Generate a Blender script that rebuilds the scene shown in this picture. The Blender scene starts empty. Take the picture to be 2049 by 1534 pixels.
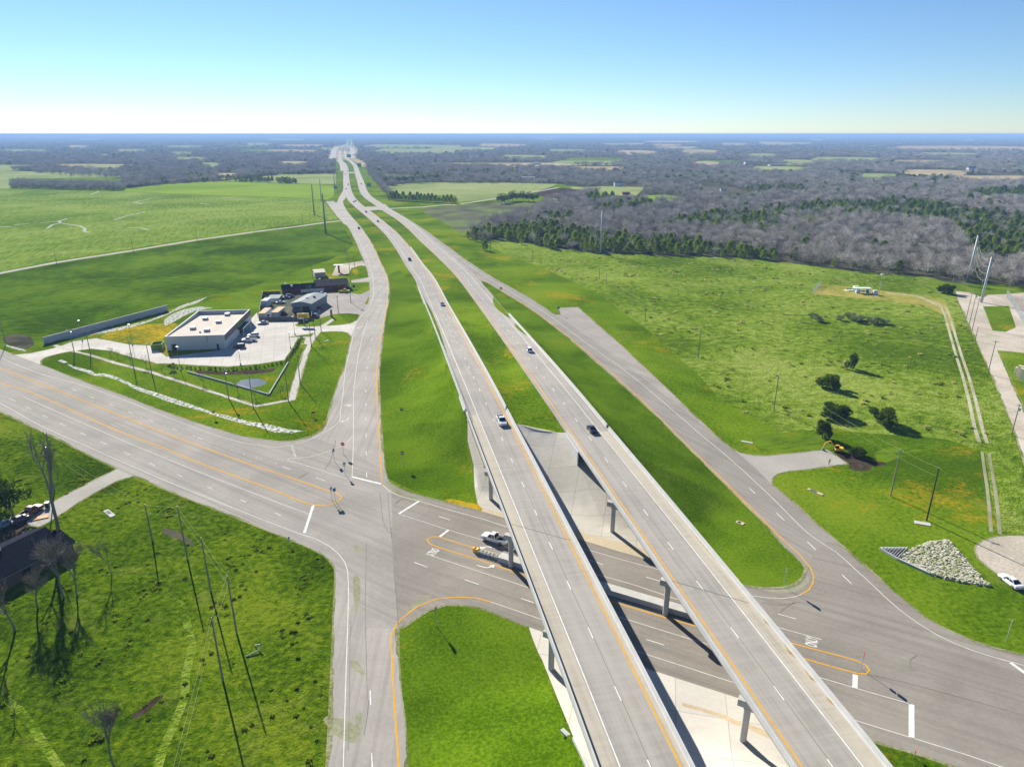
import bpy, bmesh, math, random
import numpy as np
from mathutils import Vector, Matrix
from mathutils.geometry import delaunay_2d_cdt

# ---------------------------------------------------------------- camera, sky, sun, exposure
scene = bpy.context.scene
H = 81.0                                   # camera height above the cross road, metres
FPX, CX, CY = 1366.0, 1024.5, 767.0        # focal length and centre, in photo pixels
TILT = math.radians(20.07)
cam_data = bpy.data.cameras.new("camera")
cam = bpy.data.objects.new("camera", cam_data)
scene.collection.objects.link(cam)
cam.location = (0, 0, H)
cam.rotation_euler = (math.pi / 2 - TILT, 0, 0)
cam_data.sensor_width = 36.0
cam_data.lens = 36.0 * FPX / 2049.0
cam_data.clip_start = 0.5
cam_data.clip_end = 200000.0
scene.camera = cam

SUN_EL = math.radians(26.5)
HAZE_D = 1.3e-4
HAZE_COL = (.33, .54, .92, 1)
SUN_AZ = math.radians(-30.0)               # from straight ahead, negative = to the left
world = bpy.data.worlds.new("World")
scene.world = world
world.use_nodes = True
wn = world.node_tree
bg = wn.nodes["Background"]
sky = wn.nodes.new("ShaderNodeTexSky")
sky.sky_type = 'NISHITA'
sky.sun_disc = False
sky.sun_elevation = SUN_EL
sky.sun_rotation = SUN_AZ
sky.altitude = 3500
sky.air_density = 1.3
sky.dust_density = 0.0
sky.ozone_density = 5.5
wn.links.new(sky.outputs[0], bg.inputs[0])
bg.inputs[1].default_value = 0.056
sd = bpy.data.lights.new("sun", 'SUN')
sd.energy = 5.0
sd.angle = math.radians(0.5)
sd.color = (1.0, 0.94, 0.82)
sun = bpy.data.objects.new("sun", sd)
scene.collection.objects.link(sun)
sdir = Vector((-math.sin(SUN_AZ) * math.cos(SUN_EL), -math.cos(SUN_AZ) * math.cos(SUN_EL), -math.sin(SUN_EL)))
sun.rotation_euler = sdir.to_track_quat('-Z', 'Y').to_euler()
sun.location = (0, 0, 300)
scene.view_settings.view_transform = 'Standard'
scene.view_settings.look = 'None'
scene.view_settings.gamma = 1.0
scene.view_settings.exposure = 1.2
scene.cycles.max_bounces = 5
scene.cycles.diffuse_bounces = 2
scene.cycles.glossy_bounces = 2
scene.cycles.transmission_bounces = 2
scene.cycles.volume_bounces = 0
scene.cycles.transparent_max_bounces = 4

rnd = random.Random(7)
rng = np.random.default_rng(11)
sT, cT = math.sin(TILT), math.cos(TILT)

# ---------------------------------------------------------------- where photo points lie in the world
def G(px, py, h=0.0):
    u = (px - CX) / FPX; v = (py - CY) / FPX
    z = (H - h) / (sT + v * cT)
    return (u * z, z * (cT - v * sT))

def height_at(py, y):
    """height above z=0 of the photo row py over forward distance y"""
    v = (py - CY) / FPX
    return H - y * (sT + v * cT) / (cT - v * sT)

DECK = 8.5
def hm(y):
    """height of the main carriageways along the forward distance"""
    t = min(max((y - 178.0) / 170.0, 0.0), 1.0)
    return 0.02 + (DECK - 0.02) * (1 - t * t * (3 - 2 * t))

def GM(px, py):
    h = DECK if py > 800 else 4.0
    for _ in range(60):
        x, y = G(px, py, h)
        h = 0.6 * h + 0.4 * hm(y)
    return (x, y)

def catmull(pts, step=6.0):
    P = [Vector(p) for p in pts]
    P = [P[0] * 2 - P[1]] + P + [P[-1] * 2 - P[-2]]
    out = []
    for i in range(1, len(P) - 2):
        p0, p1, p2, p3 = P[i - 1], P[i], P[i + 1], P[i + 2]
        L = (p2 - p1).length
        t0 = 0; t1 = t0 + max((p1 - p0).length, 1e-3) ** .5; t2 = t1 + max(L, 1e-3) ** .5; t3 = t2 + max((p3 - p2).length, 1e-3) ** .5
        st = max(step, L / 24.0)
        n = max(1, int(L / st))
        for k in range(n):
            t = t1 + (t2 - t1) * k / n
            A1 = p0 * ((t1 - t) / (t1 - t0)) + p1 * ((t - t0) / (t1 - t0))
            A2 = p1 * ((t2 - t) / (t2 - t1)) + p2 * ((t - t1) / (t2 - t1))
            A3 = p2 * ((t3 - t) / (t3 - t2)) + p3 * ((t - t2) / (t3 - t2))
            B1 = A1 * ((t2 - t) / (t2 - t0)) + A2 * ((t - t0) / (t2 - t0))
            B2 = A2 * ((t3 - t) / (t3 - t1)) + A3 * ((t - t1) / (t3 - t1))
            out.append(B1 * ((t2 - t) / (t2 - t1)) + B2 * ((t - t1) / (t2 - t1)))
    out.append(P[-2].copy())
    return [(p[0], p[1]) for p in out]

def smooth_line(pts, it=2):
    """soften a run of points without moving its ends"""
    P = [list(p) for p in pts]
    for _ in range(it):
        Q = [p[:] for p in P]
        for i in range(1, len(P) - 1):
            Q[i][0] = .25 * P[i - 1][0] + .5 * P[i][0] + .25 * P[i + 1][0]
            Q[i][1] = .25 * P[i - 1][1] + .5 * P[i][1] + .25 * P[i + 1][1]
        P = Q
    return [tuple(p) for p in P]

# lane lines between the two lanes of each main carriageway, near to far
L_PX = [(1302, 1534), (1261, 1440), (1204.4, 1316), (1170.2, 1234), (1119.8, 1133), (1087.8, 1060), (1061.3, 1001.5),
        (1037.9, 950.6), (1017.9, 906.6), (999.6, 867.4), (983.4, 832.7), (970.1, 803.3), (946, 751.2), (926, 709.4),
        (909.8, 675), (889.5, 633.9), (868.7, 591.3), (850.4, 554.7), (832.6, 532.6), (815, 505), (797.4, 482),
        (783.9, 466.3), (756.9, 442.4), (735, 424.6), (718.7, 411.7), (707.3, 401), (700.5, 391), (696.3, 379.1),
        (694, 363.5), (693.2, 347.8), (692.4, 336), (688.7, 327.5), (682.8, 322), (680.5, 312.8), (681.5, 300), (686, 292.5), (693, 290),
        (695.5, 286), (695.3, 281.5), (696.0, 277.5)]
R_PX = [(1666, 1534), (1614.1, 1460.5), (1520.3, 1334), (1443.9, 1230.1), (1380.8, 1144.4), (1327, 1072), (1281.2, 1010.6),
        (1242.7, 958.4), (1208, 913), (1177.8, 873.4), (1151.3, 838.1), (1127.9, 807.8), (1105.8, 777.9), (1088, 754.9),
        (1055.1, 711.8), (1027.7, 676.5), (1004.1, 646.1), (984.2, 621), (967, 599.2), (952.4, 581), (928.8, 552),
        (900, 524), (878, 504), (853.1, 482.2), (830.2, 460.5), (803.2, 438.7), (775, 421.5), (757.5, 409.7), (739.9, 398),
        (731, 390), (726.1, 381.5), (722.5, 371.3), (719, 359.6), (714.9, 347.8), (712.8, 340), (710.7, 333.4), (706.3, 327.5),
        (700.4, 322.4), (692.5, 316), (690.6, 308), (691, 299), (696, 292.5), (702.5, 290), (703, 286), (702.0, 281.5), (701.0, 277.5)]
CLW = [GM(*p) for p in L_PX]
CRW = [GM(*p) for p in R_PX]
def extend_near(pts, d):
    a = Vector(pts[0]); b = Vector(pts[3]); u = (a - b).normalized()
    return [tuple(a + u * d)] + pts
CLW = extend_near(CLW, 75.0); CRW = extend_near(CRW, 75.0)
CL = smooth_line(catmull(CLW, 5.0), 14)
CR = smooth_line(catmull(CRW, 5.0), 14)

def offset_line(line, d):
    """shift a near-to-far line sideways, d > 0 to the right"""
    P = [Vector(p) for p in line]; out = []
    for i, p in enumerate(P):
        a = P[max(i - 1, 0)]; b = P[min(i + 1, len(P) - 1)]
        t = (b - a).normalized()
        out.append((p[0] + t[1] * d, p[1] - t[0] * d))
    return out

SH_L, SH_R = 3.66 + 2.9, 3.66 + 1.3
DL = offset_line(CL, -SH_L); DLr = offset_line(CL, SH_R)
DRl = offset_line(CR, -SH_R); DR = offset_line(CR, SH_L)
def x_of(line):
    ys = np.array([p[1] for p in line]); xs = np.array([p[0] for p in line])
    o = np.argsort(ys)
    return ys[o], xs[o]
YL, XL = x_of(DL); YLr, XLr = x_of(DLr); YRl, XRl = x_of(DRl); YR, XR = x_of(DR)

def T(x, y):
    """ground height"""
    if y > 420 or y < -60:
        return 0.0
    top = hm(y)
    q = y + 0.52 * x
    if q < 169:
        if q > 142: f = (q - 142) / 27.0
        elif q > 89: f = 0.0
        else: f = min((89 - q) / 27.0, 1.0)
        top = (top - 0.35) * f
    else:
        top = top - 0.35 * min(1.0, max(0.0, 1 - (q - 169) / 8.0))
    if top <= 0: return 0.0
    xl = np.interp(y, YL, XL); xr = np.interp(y, YR, XR)
    if x < xl:
        d = (xl - x) - 1.0
        wall = 1.0 + 1.4 * min(max((330 - y) / 140.0, 0), 1) if y > 150 else 0.6
        if d > 0: top = min(top, top - (wall if d > 0.2 else 0) - max(d, 0) / 3.4 * (top / 8.0 * 0.7 + 0.5))
    elif x > xr:
        d = (x - xr) - 1.2
        if d > 0: top = top - min(1.6 * top / 8.0, d * 2) - d / (3.2 + max(0.0, y - 260) / 40.0)
    else:
        a = np.interp(y, YLr, XLr); b = np.interp(y, YRl, XRl)
        if a < x < b and b - a > 3:
            t = (x - a) / (b - a)
            top -= 0.9 * math.sin(math.pi * t) * min(1, (b - a) / 12.0)
    return max(top, 0.0)

def GT(px, py):
    h = 0.0; x, y = G(px, py, 0)
    if y > 430: return (x, y)
    for _ in range(40):
        x, y = G(px, py, h)
        h = 0.55 * h + 0.45 * T(x, y)
    return (x, y)

def GTz(px, py):
    x, y = GT(px, py)
    return (x, y, T(x, y))

# ---------------------------------------------------------------- materials
def new_mat(name):
    m = bpy.data.materials.new(name)
    m.use_nodes = True
    nt = m.node_tree
    return m, nt, nt.nodes["Principled BSDF"]

def mat(name, col, rough=0.6, metal=0.0, spec=0.5, var=0.0, scale=3.0, bump=0.0, bscale=20.0):
    m, nt, b = new_mat(name)
    b.inputs["Roughness"].default_value = rough
    b.inputs["Metallic"].default_value = metal
    b.inputs["Specular IOR Level"].default_value = spec
    tc = nt.nodes.new("ShaderNodeTexCoord")
    n = nt.nodes.new("ShaderNodeTexNoise"); n.inputs["Scale"].default_value = scale; n.inputs["Detail"].default_value = 4
    nt.links.new(tc.outputs["Object"], n.inputs["Vector"])
    r = nt.nodes.new("ShaderNodeValToRGB")
    c0 = [max(c * (1 - var), 0) for c in col]; c1 = [min(c * (1 + var), 1) for c in col]
    r.color_ramp.elements[0].position = .3; r.color_ramp.elements[0].color = (*c0, 1)
    r.color_ramp.elements[1].position = .7; r.color_ramp.elements[1].color = (*c1, 1)
    nt.links.new(n.outputs["Fac"], r.inputs["Fac"]); nt.links.new(r.outputs["Color"], b.inputs["Base Color"])
    if bump:
        n2 = nt.nodes.new("ShaderNodeTexNoise"); n2.inputs["Scale"].default_value = bscale; n2.inputs["Detail"].default_value = 3
        nt.links.new(tc.outputs["Object"], n2.inputs["Vector"])
        bp = nt.nodes.new("ShaderNodeBump"); bp.inputs["Strength"].default_value = bump; bp.inputs["Distance"].default_value = .1
        nt.links.new(n2.outputs["Fac"], bp.inputs["Height"]); nt.links.new(bp.outputs["Normal"], b.inputs["Normal"])
    return m

class NT:
    """small helper for ground materials in world metres"""
    def __init__(s, name):
        s.m, s.nt, s.b = new_mat(name)
        g = s.nt.nodes.new("ShaderNodeNewGeometry"); s.pos = g.outputs["Position"]
    def mapped(s, sc=(1, 1, 1), rot=0.0):
        mp0 = s.nt.nodes.new("ShaderNodeMapping"); mp0.inputs["Rotation"].default_value = (0, 0, -rot)
        mp = s.nt.nodes.new("ShaderNodeMapping"); mp.inputs["Scale"].default_value = sc
        s.nt.links.new(s.pos, mp0.inputs["Vector"]); s.nt.links.new(mp0.outputs[0], mp.inputs["Vector"]); return mp.outputs[0]
    def noise(s, scale, detail=4, rough=.55, vec=None, dist=0.0):
        n = s.nt.nodes.new("ShaderNodeTexNoise"); n.inputs["Scale"].default_value = scale; n.inputs["Detail"].default_value = detail
        n.inputs["Roughness"].default_value = rough; n.inputs["Distortion"].default_value = dist
        s.nt.links.new(vec or s.pos, n.inputs["Vector"]); return n.outputs["Fac"]
    def ramp(s, fac, stops):
        r = s.nt.nodes.new("ShaderNodeValToRGB"); e = r.color_ramp.elements
        while len(e) < len(stops): e.new(0.5)
        for k, (p, c) in enumerate(stops):
            e[k].position = p; e[k].color = (*c, 1) if len(c) == 3 else c
        s.nt.links.new(fac, r.inputs["Fac"]); return r.outputs["Color"]
    def val(s, fac, a, b):
        r = s.nt.nodes.new("ShaderNodeMapRange"); r.inputs["From Min"].default_value = a; r.inputs["From Max"].default_value = b
        s.nt.links.new(fac, r.inputs["Value"]); return r.outputs["Result"]
    def mix(s, fac, a, b, mode='MIX'):
        x = s.nt.nodes.new("ShaderNodeMix"); x.data_type = 'RGBA'; x.blend_type = mode
        for k, v in (("Factor", fac),):
            if hasattr(v, "links") or hasattr(v, "is_linked"): s.nt.links.new(v, x.inputs[0])
            else: x.inputs[0].default_value = v
        for i, v in ((6, a), (7, b)):
            if isinstance(v, tuple): x.inputs[i].default_value = (*v, 1)
            else: s.nt.links.new(v, x.inputs[i])
        return x.outputs[2]
    def math(s, op, a, b):
        x = s.nt.nodes.new("ShaderNodeMath"); x.operation = op
        for i, v in ((0, a), (1, b)):
            if isinstance(v, (int, float)): x.inputs[i].default_value = v
            else: s.nt.links.new(v, x.inputs[i])
        return x.outputs[0]
    def bump(s, h, strength, dist, prev=None):
        bp = s.nt.nodes.new("ShaderNodeBump"); bp.inputs["Strength"].default_value = strength; bp.inputs["Distance"].default_value = dist
        s.nt.links.new(h, bp.inputs["Height"])
        if prev is not None: s.nt.links.new(prev, bp.inputs["Normal"])
        return bp.outputs["Normal"]
    def done(s, col, rough=.9, normal=None, spec=.2):
        s.nt.links.new(col, s.b.inputs["Base Color"]) if not isinstance(col, tuple) else None
        if isinstance(col, tuple): s.b.inputs["Base Color"].default_value = (*col, 1)
        s.b.inputs["Roughness"].default_value = rough; s.b.inputs["Specular IOR Level"].default_value = spec
        if normal is not None: s.nt.links.new(normal, s.b.inputs["Normal"])
        return s.m

def grass_mat(name, dark, mid, light, patch=.03, fine=1.6, bump=.5, bdist=.35, dry=None, dry_amt=.6, flower=None, fl_lo=.64, aniso=None, fine2=5.0):
    n = NT(name)
    big = n.noise(patch, 5, .6, dist=.4)
    vec = n.mapped(*aniso) if aniso else None
    f = n.noise(fine, 6, .7, vec=vec)
    f2 = n.noise(fine2, 3, .7)
    mixf = n.math('ADD', n.math('MULTIPLY', big, .42), n.math('ADD', n.math('MULTIPLY', f, .42), n.math('MULTIPLY', f2, .16)))
    col = n.ramp(mixf, [(.43, dark), (.5, mid), (.57, light)])
    if dry:
        d = n.noise(patch * 2.3, 6, .68, dist=.8)
        col = n.mix(n.math('MULTIPLY', n.val(d, .56, .70), dry_amt), col, dry)
    if flower:
        d = n.noise(patch * 1.3 + .004, 7, .7, dist=.5)
        g = n.noise(.9, 4, .75)
        fac = n.math('MULTIPLY', n.val(d, fl_lo, fl_lo + .10), n.val(g, .42, .62))
        col = n.mix(fac, col, flower)
    h = n.math('ADD', f, n.math('MULTIPLY', f2, .35))
    nb = n.bump(h, bump, bdist)
    return n.done(col, 1.0, nb, 0.0)

M = {}
M['verge'] = grass_mat('verge_grass', (.044, .090, .001), (.090, .162, .003), (.155, .222, .010), .022, 1.1, .55, .35, dry=(.20, .22, .05), dry_amt=.3, flower=(.40, .24, .01), fl_lo=.55)
M['lawn'] = grass_mat('rough_lawn', (.026, .056, .001), (.070, .126, .002), (.150, .202, .010), .035, .8, .9, .6, dry=(.19, .21, .045), dry_amt=.4, fine2=3.0)
M['mown'] = grass_mat('mown_grass', (.038, .082, .001), (.076, .142, .003), (.122, .195, .009), .03, 1.8, .5, .22, flower=(.3, .2, .01), fl_lo=.60)
M['meadow'] = grass_mat('meadow_grass', (.066, .122, .004), (.142, .218, .014), (.245, .312, .055), .014, .28, .95, 1.6, dry=(.34, .32, .12), dry_amt=.35, fine2=1.5)
M['crop'] = grass_mat('crop_field', (.085, .150, .010), (.150, .222, .026), (.220, .285, .055), .008, .35, .25, .25, dry=(.27, .30, .11), dry_amt=.5, aniso=((1.0, .14, 1), .35), fine2=1.2)
M['crop_dark'] = grass_mat('young_crop_field', (.028, .062, .001), (.062, .122, .003), (.110, .178, .009), .018, .30, .5, .35, dry=(.060, .075, .020), dry_amt=.6, aniso=((.5, 1.6, 1), .25), fine2=1.4)
M['bright'] = grass_mat('bright_field', (.125, .205, .010), (.175, .270, .018), (.215, .31, .03), .006, .3, .15, .2)
M['pale'] = grass_mat('pale_field', (.17, .22, .07), (.23, .28, .10), (.29, .32, .14), .006, .2, .15, .2, dry=(.33, .29, .16), dry_amt=.6)
M['tan'] = grass_mat('dry_field', (.26, .21, .12), (.34, .28, .16), (.42, .36, .22), .004, .1, .1, .2)
M['plough'] = grass_mat('ploughed_field', (.075, .075, .055), (.12, .13, .075), (.14, .19, .06), .02, .15, .2, .3, aniso=((.3, 1.5, 1), .1), flower=(.30, .42, .02), fl_lo=.63)
M['soil'] = grass_mat('bare_soil', (.035, .026, .018), (.055, .042, .030), (.08, .062, .042), .05, .8, .6, .4)
M['scrub'] = grass_mat('woodland_floor', (.045, .05, .03), (.085, .082, .055), (.12, .115, .075), .01, .12, .5, 1.2)
M['orange'] = grass_mat('flowering_weeds', (.09, .14, .006), (.24, .21, .012), (.44, .28, .014), .05, .5, .5, .3, fine2=2.0)
M['pad'] = grass_mat('worn_grass', (.16, .18, .03), (.26, .25, .05), (.36, .29, .09), .03, .3, .3, .2)

def concrete_mat(name, base, stain, joint=0.0, ang=0.0, tone=.18, streak=None, rough=.85):
    n = NT(name)
    a = n.noise(.06, 6, .65, dist=.3)
    b = n.noise(1.4, 5, .7)
    col = n.ramp(n.math('ADD', n.math('MULTIPLY', a, .65), n.math('MULTIPLY', b, .35)),
                 [(.40, tuple(c * (1 - tone) for c in base)), (.5, base), (.60, tuple(min(1, c * (1 + tone)) for c in base))])
    if streak is not None:
        v = n.mapped((.012, .85, 1), streak)
        s = n.noise(1.0, 4, .6, vec=v)
        col = n.mix(n.math('MULTIPLY', n.val(s, .47, .66), .45), col, tuple(c * .62 for c in base))
    d = n.noise(.11, 6, .75, dist=1.2)
    col = n.mix(n.math('MULTIPLY', n.val(d, .60, .76), .5), col, stain)
    if joint:
        v = n.mapped((1, 1, 1), ang)
        br = n.nt.nodes.new("ShaderNodeTexBrick"); br.offset = 0.0
        br.inputs["Scale"].default_value = 1.0; br.inputs["Brick Width"].default_value = joint; br.inputs["Row Height"].default_value = joint
        br.inputs["Mortar Size"].default_value = .045; br.inputs["Color1"].default_value = (1, 1, 1, 1); br.inputs["Color2"].default_value = (.9, .9, .9, 1)
        br.inputs["Mortar"].default_value = (.55, .54, .5, 1)
        n.nt.links.new(v, br.inputs["Vector"])
        col = n.mix(1.0, col, br.outputs["Color"], 'MULTIPLY')
    return n.done(col, 1.0, n.bump(b, .15, .03), .08)

M['front'] = concrete_mat('frontage_pavement', (.335, .312, .280), (.20, .21, .15), 0, 0, .12, streak=math.radians(-88))
M['cross'] = concrete_mat('cross_road_pavement', (.300, .280, .250), (.20, .20, .16), 0, 0, .13, streak=math.radians(-33))
M['crossc'] = concrete_mat('junction_pavement', (.248, .226, .196), (.19, .18, .145), 0, 0, .14, streak=math.radians(-28))
M['access'] = concrete_mat('access_pavement', (.33, .31, .275), (.25, .26, .18), 0, 0, .12)
M['lot'] = concrete_mat('lot_concrete', (.50, .475, .43), (.36, .35, .30), 4.6, .3, .10)
M['walk'] = concrete_mat('sidewalk_concrete', (.47, .45, .40), (.34, .33, .26), 1.8, .5, .10)
M['stub'] = concrete_mat('weathered_pavement', (.30, .275, .25), (.22, .24, .15), 0, 0, .14, streak=math.radians(-62))
M['slip'] = concrete_mat('slip_road_pavement', (.255, .235, .208), (.21, .21, .16), 0, 0, .12, streak=math.radians(-60))
M['stain'] = grass_mat('dusty_stain', (.20, .20, .13), (.26, .26, .17), (.31, .30, .22), .1, 1.5, .1, .02)
M['edge'] = grass_mat('gritty_grass_edge', (.10, .13, .03), (.20, .21, .10), (.32, .30, .20), .1, 1.6, .4, .06)
M['riprap'] = concrete_mat('slope_paving', (.52, .49, .43), (.30, .26, .18), 7.5, math.radians(-12), .12)
M['slope_s'] = concrete_mat('sunlit_slope_paving', (.58, .55, .49), (.45, .33, .18), 7.5, math.radians(-12), .08)  # lighter base puts the sunlight on the south slope into the colour
M['silt'] = concrete_mat('silt_stained_paving', (.50, .40, .26), (.36, .23, .09), 0, 0, .2)
M['kerbstrip'] = concrete_mat('stained_concrete', (.50, .42, .29), (.38, .26, .10), 0, 0, .14)
M['gravel'] = grass_mat('gravel', (.34, .30, .24), (.44, .39, .32), (.54, .48, .41), .04, 1.5, .4, .1, dry=(.2, .24, .08), dry_amt=.4)
M['yard'] = grass_mat('oily_yard', (.06, .07, .045), (.11, .115, .085), (.17, .17, .13), .06, .6, .2, .1)
M['rut'] = grass_mat('worn_track', (.28, .27, .17), (.38, .36, .26), (.46, .43, .34), .08, .8, .3, .1)
M['dark_fill'] = mat('dark_grey_and_pit_shade', (.05, .05, .052), .9, var=.2, scale=.5)
w_ = NT('standing_water'); wcol = w_.ramp(w_.noise(.6, 4), [(.3, (.05, .055, .05)), (.7, (.12, .12, .10))])
M['water'] = w_.done(wcol, .12, w_.bump(w_.noise(4.0, 2), .15, .05), .9)
w_ = NT('wet_ditch_painted_glare'); wcol = w_.ramp(w_.noise(.9, 7, .8), [(.42, (.06, .11, .004)), (.46, (.13, .15, .05)), (.50, (.42, .42, .39)), (.57, (.62, .63, .63))])  # pale stops paint sun glare on the puddles into the colour
M['wet'] = w_.done(wcol, 1.0, w_.bump(w_.noise(3.0, 3), .4, .1), .0)
M['tyre'] = mat('tyre_mark', (.20, .185, .165), 1.0, spec=.05, var=.2, scale=.6)
M['rust'] = mat('brown_silt', (.34, .25, .14), 1.0, spec=.05, var=.3, scale=1.5)
M['white'] = mat('white_road_paint', (.66, .65, .61), 1.0, spec=.05, var=.16, scale=.8)
M['yellow'] = mat('yellow_road_paint', (.66, .33, .015), 1.0, spec=.05, var=.10, scale=.8)

def deck_mat(name, base, streak_rot, cross_rot=None, tone=.10):
    n = NT(name)
    a = n.noise(.09, 6, .65)
    v = n.mapped((1.1, .025, 1), streak_rot)
    s = n.noise(1.0, 4, .6, vec=v)
    v2 = n.mapped((.12, 1.6, 1), streak_rot)
    g = n.noise(1.0, 3, .6, vec=v2)
    fac = n.math('ADD', n.math('MULTIPLY', a, .35), n.math('ADD', n.math('MULTIPLY', s, .45), n.math('MULTIPLY', g, .2)))
    col = n.ramp(fac, [(.41, tuple(c * (1 - tone * 1.6) for c in base)), (.5, base), (.59, tuple(c * (1 + tone) for c in base))])
    d = n.noise(.05, 6, .7)
    col = n.mix(n.math('MULTIPLY', n.val(d, .54, .70), .35), col, (base[0] * 1.1, base[1] * 1.02, base[2] * .86))
    return n.done(col, 1.0, n.bump(g, .1, .02), .08)
M['main'] = deck_mat('highway_pavement', (.31, .29, .265), math.radians(11.5))
M['deck'] = deck_mat('bridge_deck', (.325, .305, .275), math.radians(11.5))
M['shoulder'] = deck_mat('deck_shoulder', (.40, .365, .30), math.radians(11.5))
M['wheel_track'] = mat('dark_seam', (.16, .155, .14), .9)
M['barrier'] = mat('barrier_concrete', (.46, .465, .455), 1.0, spec=.1, var=.07, scale=.6, bump=.1)
M['pier'] = mat('pier_concrete', (.46, .455, .43), 1.0, spec=.1, var=.08, scale=.8, bump=.1)
M['cream'] = mat('painted_block_wall', (.62, .59, .50), .8, var=.05)
M['steel'] = mat('galvanised_steel', (.42, .47, .50), .65, .2, var=.08, scale=1)
M['steeldark'] = mat('weathered_steel', (.20, .27, .27), .5, .3, var=.1)
M['wood'] = mat('utility_pole_wood', (.24, .22, .17), .9, var=.25, scale=6)
M['wire'] = mat('line_wire', (.30, .32, .17), .9, 0, spec=.1)
M['insul'] = mat('grey_ceramic', (.55, .58, .6), .4)
M['black'] = mat('black_rubber', (.012, .012, .013), .8)
M['glass'] = mat('dark_glass', (.012, .016, .02), .08, spec=.8)
M['chrome'] = mat('bright_metal', (.6, .6, .62), .25, .9)
M['tail'] = mat('tail_lamp_red', (.45, .01, .01), .3)
M['head'] = mat('head_lamp', (.8, .8, .78), .15)
M['signred'] = mat('sign_red', (.45, .012, .03), .5)
M['signwhite'] = mat('sign_white', (.8, .8, .8), .5)
M['signgreen'] = mat('sign_green', (.0, .22, .12), .5)
M['signblue'] = mat('sign_blue', (.03, .16, .42), .5)
M['signyellow'] = mat('sign_yellow', (.85, .45, .01), .5)
M['signback'] = mat('sign_back', (.26, .30, .30), .5, .4)
M['lamp'] = mat('lamp_head', (.7, .72, .74), .4)

# ---------------------------------------------------------------- mesh building helpers
COL = scene.collection
class MB:
    def __init__(s):
        s.v = []; s.f = []; s.m = []
    def add(s, vs, fs, mi=0):
        o = len(s.v); s.v += [tuple(v) for v in vs]; s.f += [tuple(i + o for i in f) for f in fs]; s.m += [mi] * len(fs)
        return s
    def box(s, x0, x1, y0, y1, z0, z1, mi=0, taper=0.0, tx=None, ty=None):
        tx = taper if tx is None else tx; ty = taper if ty is None else ty
        return s.add([(x0, y0, z0), (x1, y0, z0), (x1, y1, z0), (x0, y1, z0), (x0 + tx, y0 + ty, z1), (x1 - tx, y0 + ty, z1), (x1 - tx, y1 - ty, z1), (x0 + tx, y1 - ty, z1)],
                     [(0, 3, 2, 1), (4, 5, 6, 7), (0, 1, 5, 4), (1, 2, 6, 5), (2, 3, 7, 6), (3, 0, 4, 7)], mi)
    def prism(s, poly, z0, z1, mi=0):
        n = len(poly); z0f = z0 if callable(z0) else (lambda x, y: z0); z1f = z1 if callable(z1) else (lambda x, y: z1)
        a = sum(poly[i][0] * poly[(i + 1) % n][1] - poly[(i + 1) % n][0] * poly[i][1] for i in range(n))
        if a < 0: poly = poly[::-1]
        vs = [(x, y, z0f(x, y)) for x, y in poly] + [(x, y, z1f(x, y)) for x, y in poly]
        fs = [tuple(range(n - 1, -1, -1)), tuple(range(n, 2 * n))] + [(i, (i + 1) % n, (i + 1) % n + n, i + n) for i in range(n)]
        return s.add(vs, fs, mi)
    def tube(s, a, b, r0, r1=None, n=8, mi=0, cap=True):
        r1 = r0 if r1 is None else r1
        a = Vector(a); b = Vector(b); d = (b - a)
        if d.length < 1e-6: return s
        d.normalize()
        u = d.orthogonal().normalized(); w = d.cross(u)
        vs = []
        for c, r in ((a, r0), (b, r1)):
            for k in range(n):
                t = 2 * math.pi * k / n
                vs.append(c + u * math.cos(t) * r + w * math.sin(t) * r)
        fs = [(k, (k + 1) % n, (k + 1) % n + n, k + n) for k in range(n)]
        if cap: fs += [tuple(range(n - 1, -1, -1)), tuple(range(n, 2 * n))]
        return s.add(vs, fs, mi)
    def path(s, pts, r, n=5, mi=0):
        for a, b in zip(pts[:-1], pts[1:]): s.tube(a, b, r, r, n, mi, cap=False)
        return s
    def loft(s, rings, mi=0, closed=True):
        n = len(rings[0]); vs = [v for r in rings for v in r]; fs = []
        for i in range(len(rings) - 1):
            for k in range(n):
                fs.append((i * n + k, i * n + (k + 1) % n, (i + 1) * n + (k + 1) % n, (i + 1) * n + k))
        if closed: fs += [tuple(range(n - 1, -1, -1)), tuple((len(rings) - 1) * n + k for k in range(n))]
        return s.add(vs, fs, mi)
    def build(s, name, mats, parent=None, smooth=False, recalc=False, bevel=0.0):
        me = bpy.data.meshes.new(name)
        me.from_pydata(s.v, [], s.f)
        mats = mats if isinstance(mats, (list, tuple)) else [mats]
        for m_ in mats: me.materials.append(m_)
        me.polygons.foreach_set("material_index", s.m)
        if recalc or bevel:
            bm = bmesh.new(); bm.from_mesh(me)
            bmesh.ops.remove_doubles(bm, verts=bm.verts, dist=1e-4)
            if bevel:
                es = [e for e in bm.edges if e.is_manifold and e.calc_face_angle(0) > .5]
                bmesh.ops.bevel(bm, geom=es, offset=bevel, segments=2, affect='EDGES')
            bmesh.ops.recalc_face_normals(bm, faces=bm.faces)
            bm.to_mesh(me); bm.free()
        if smooth:
            for p in me.polygons: p.use_smooth = True
        me.update()
        o = bpy.data.objects.new(name, me); COL.objects.link(o)
        if parent is not None: o.parent = parent
        return o

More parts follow.
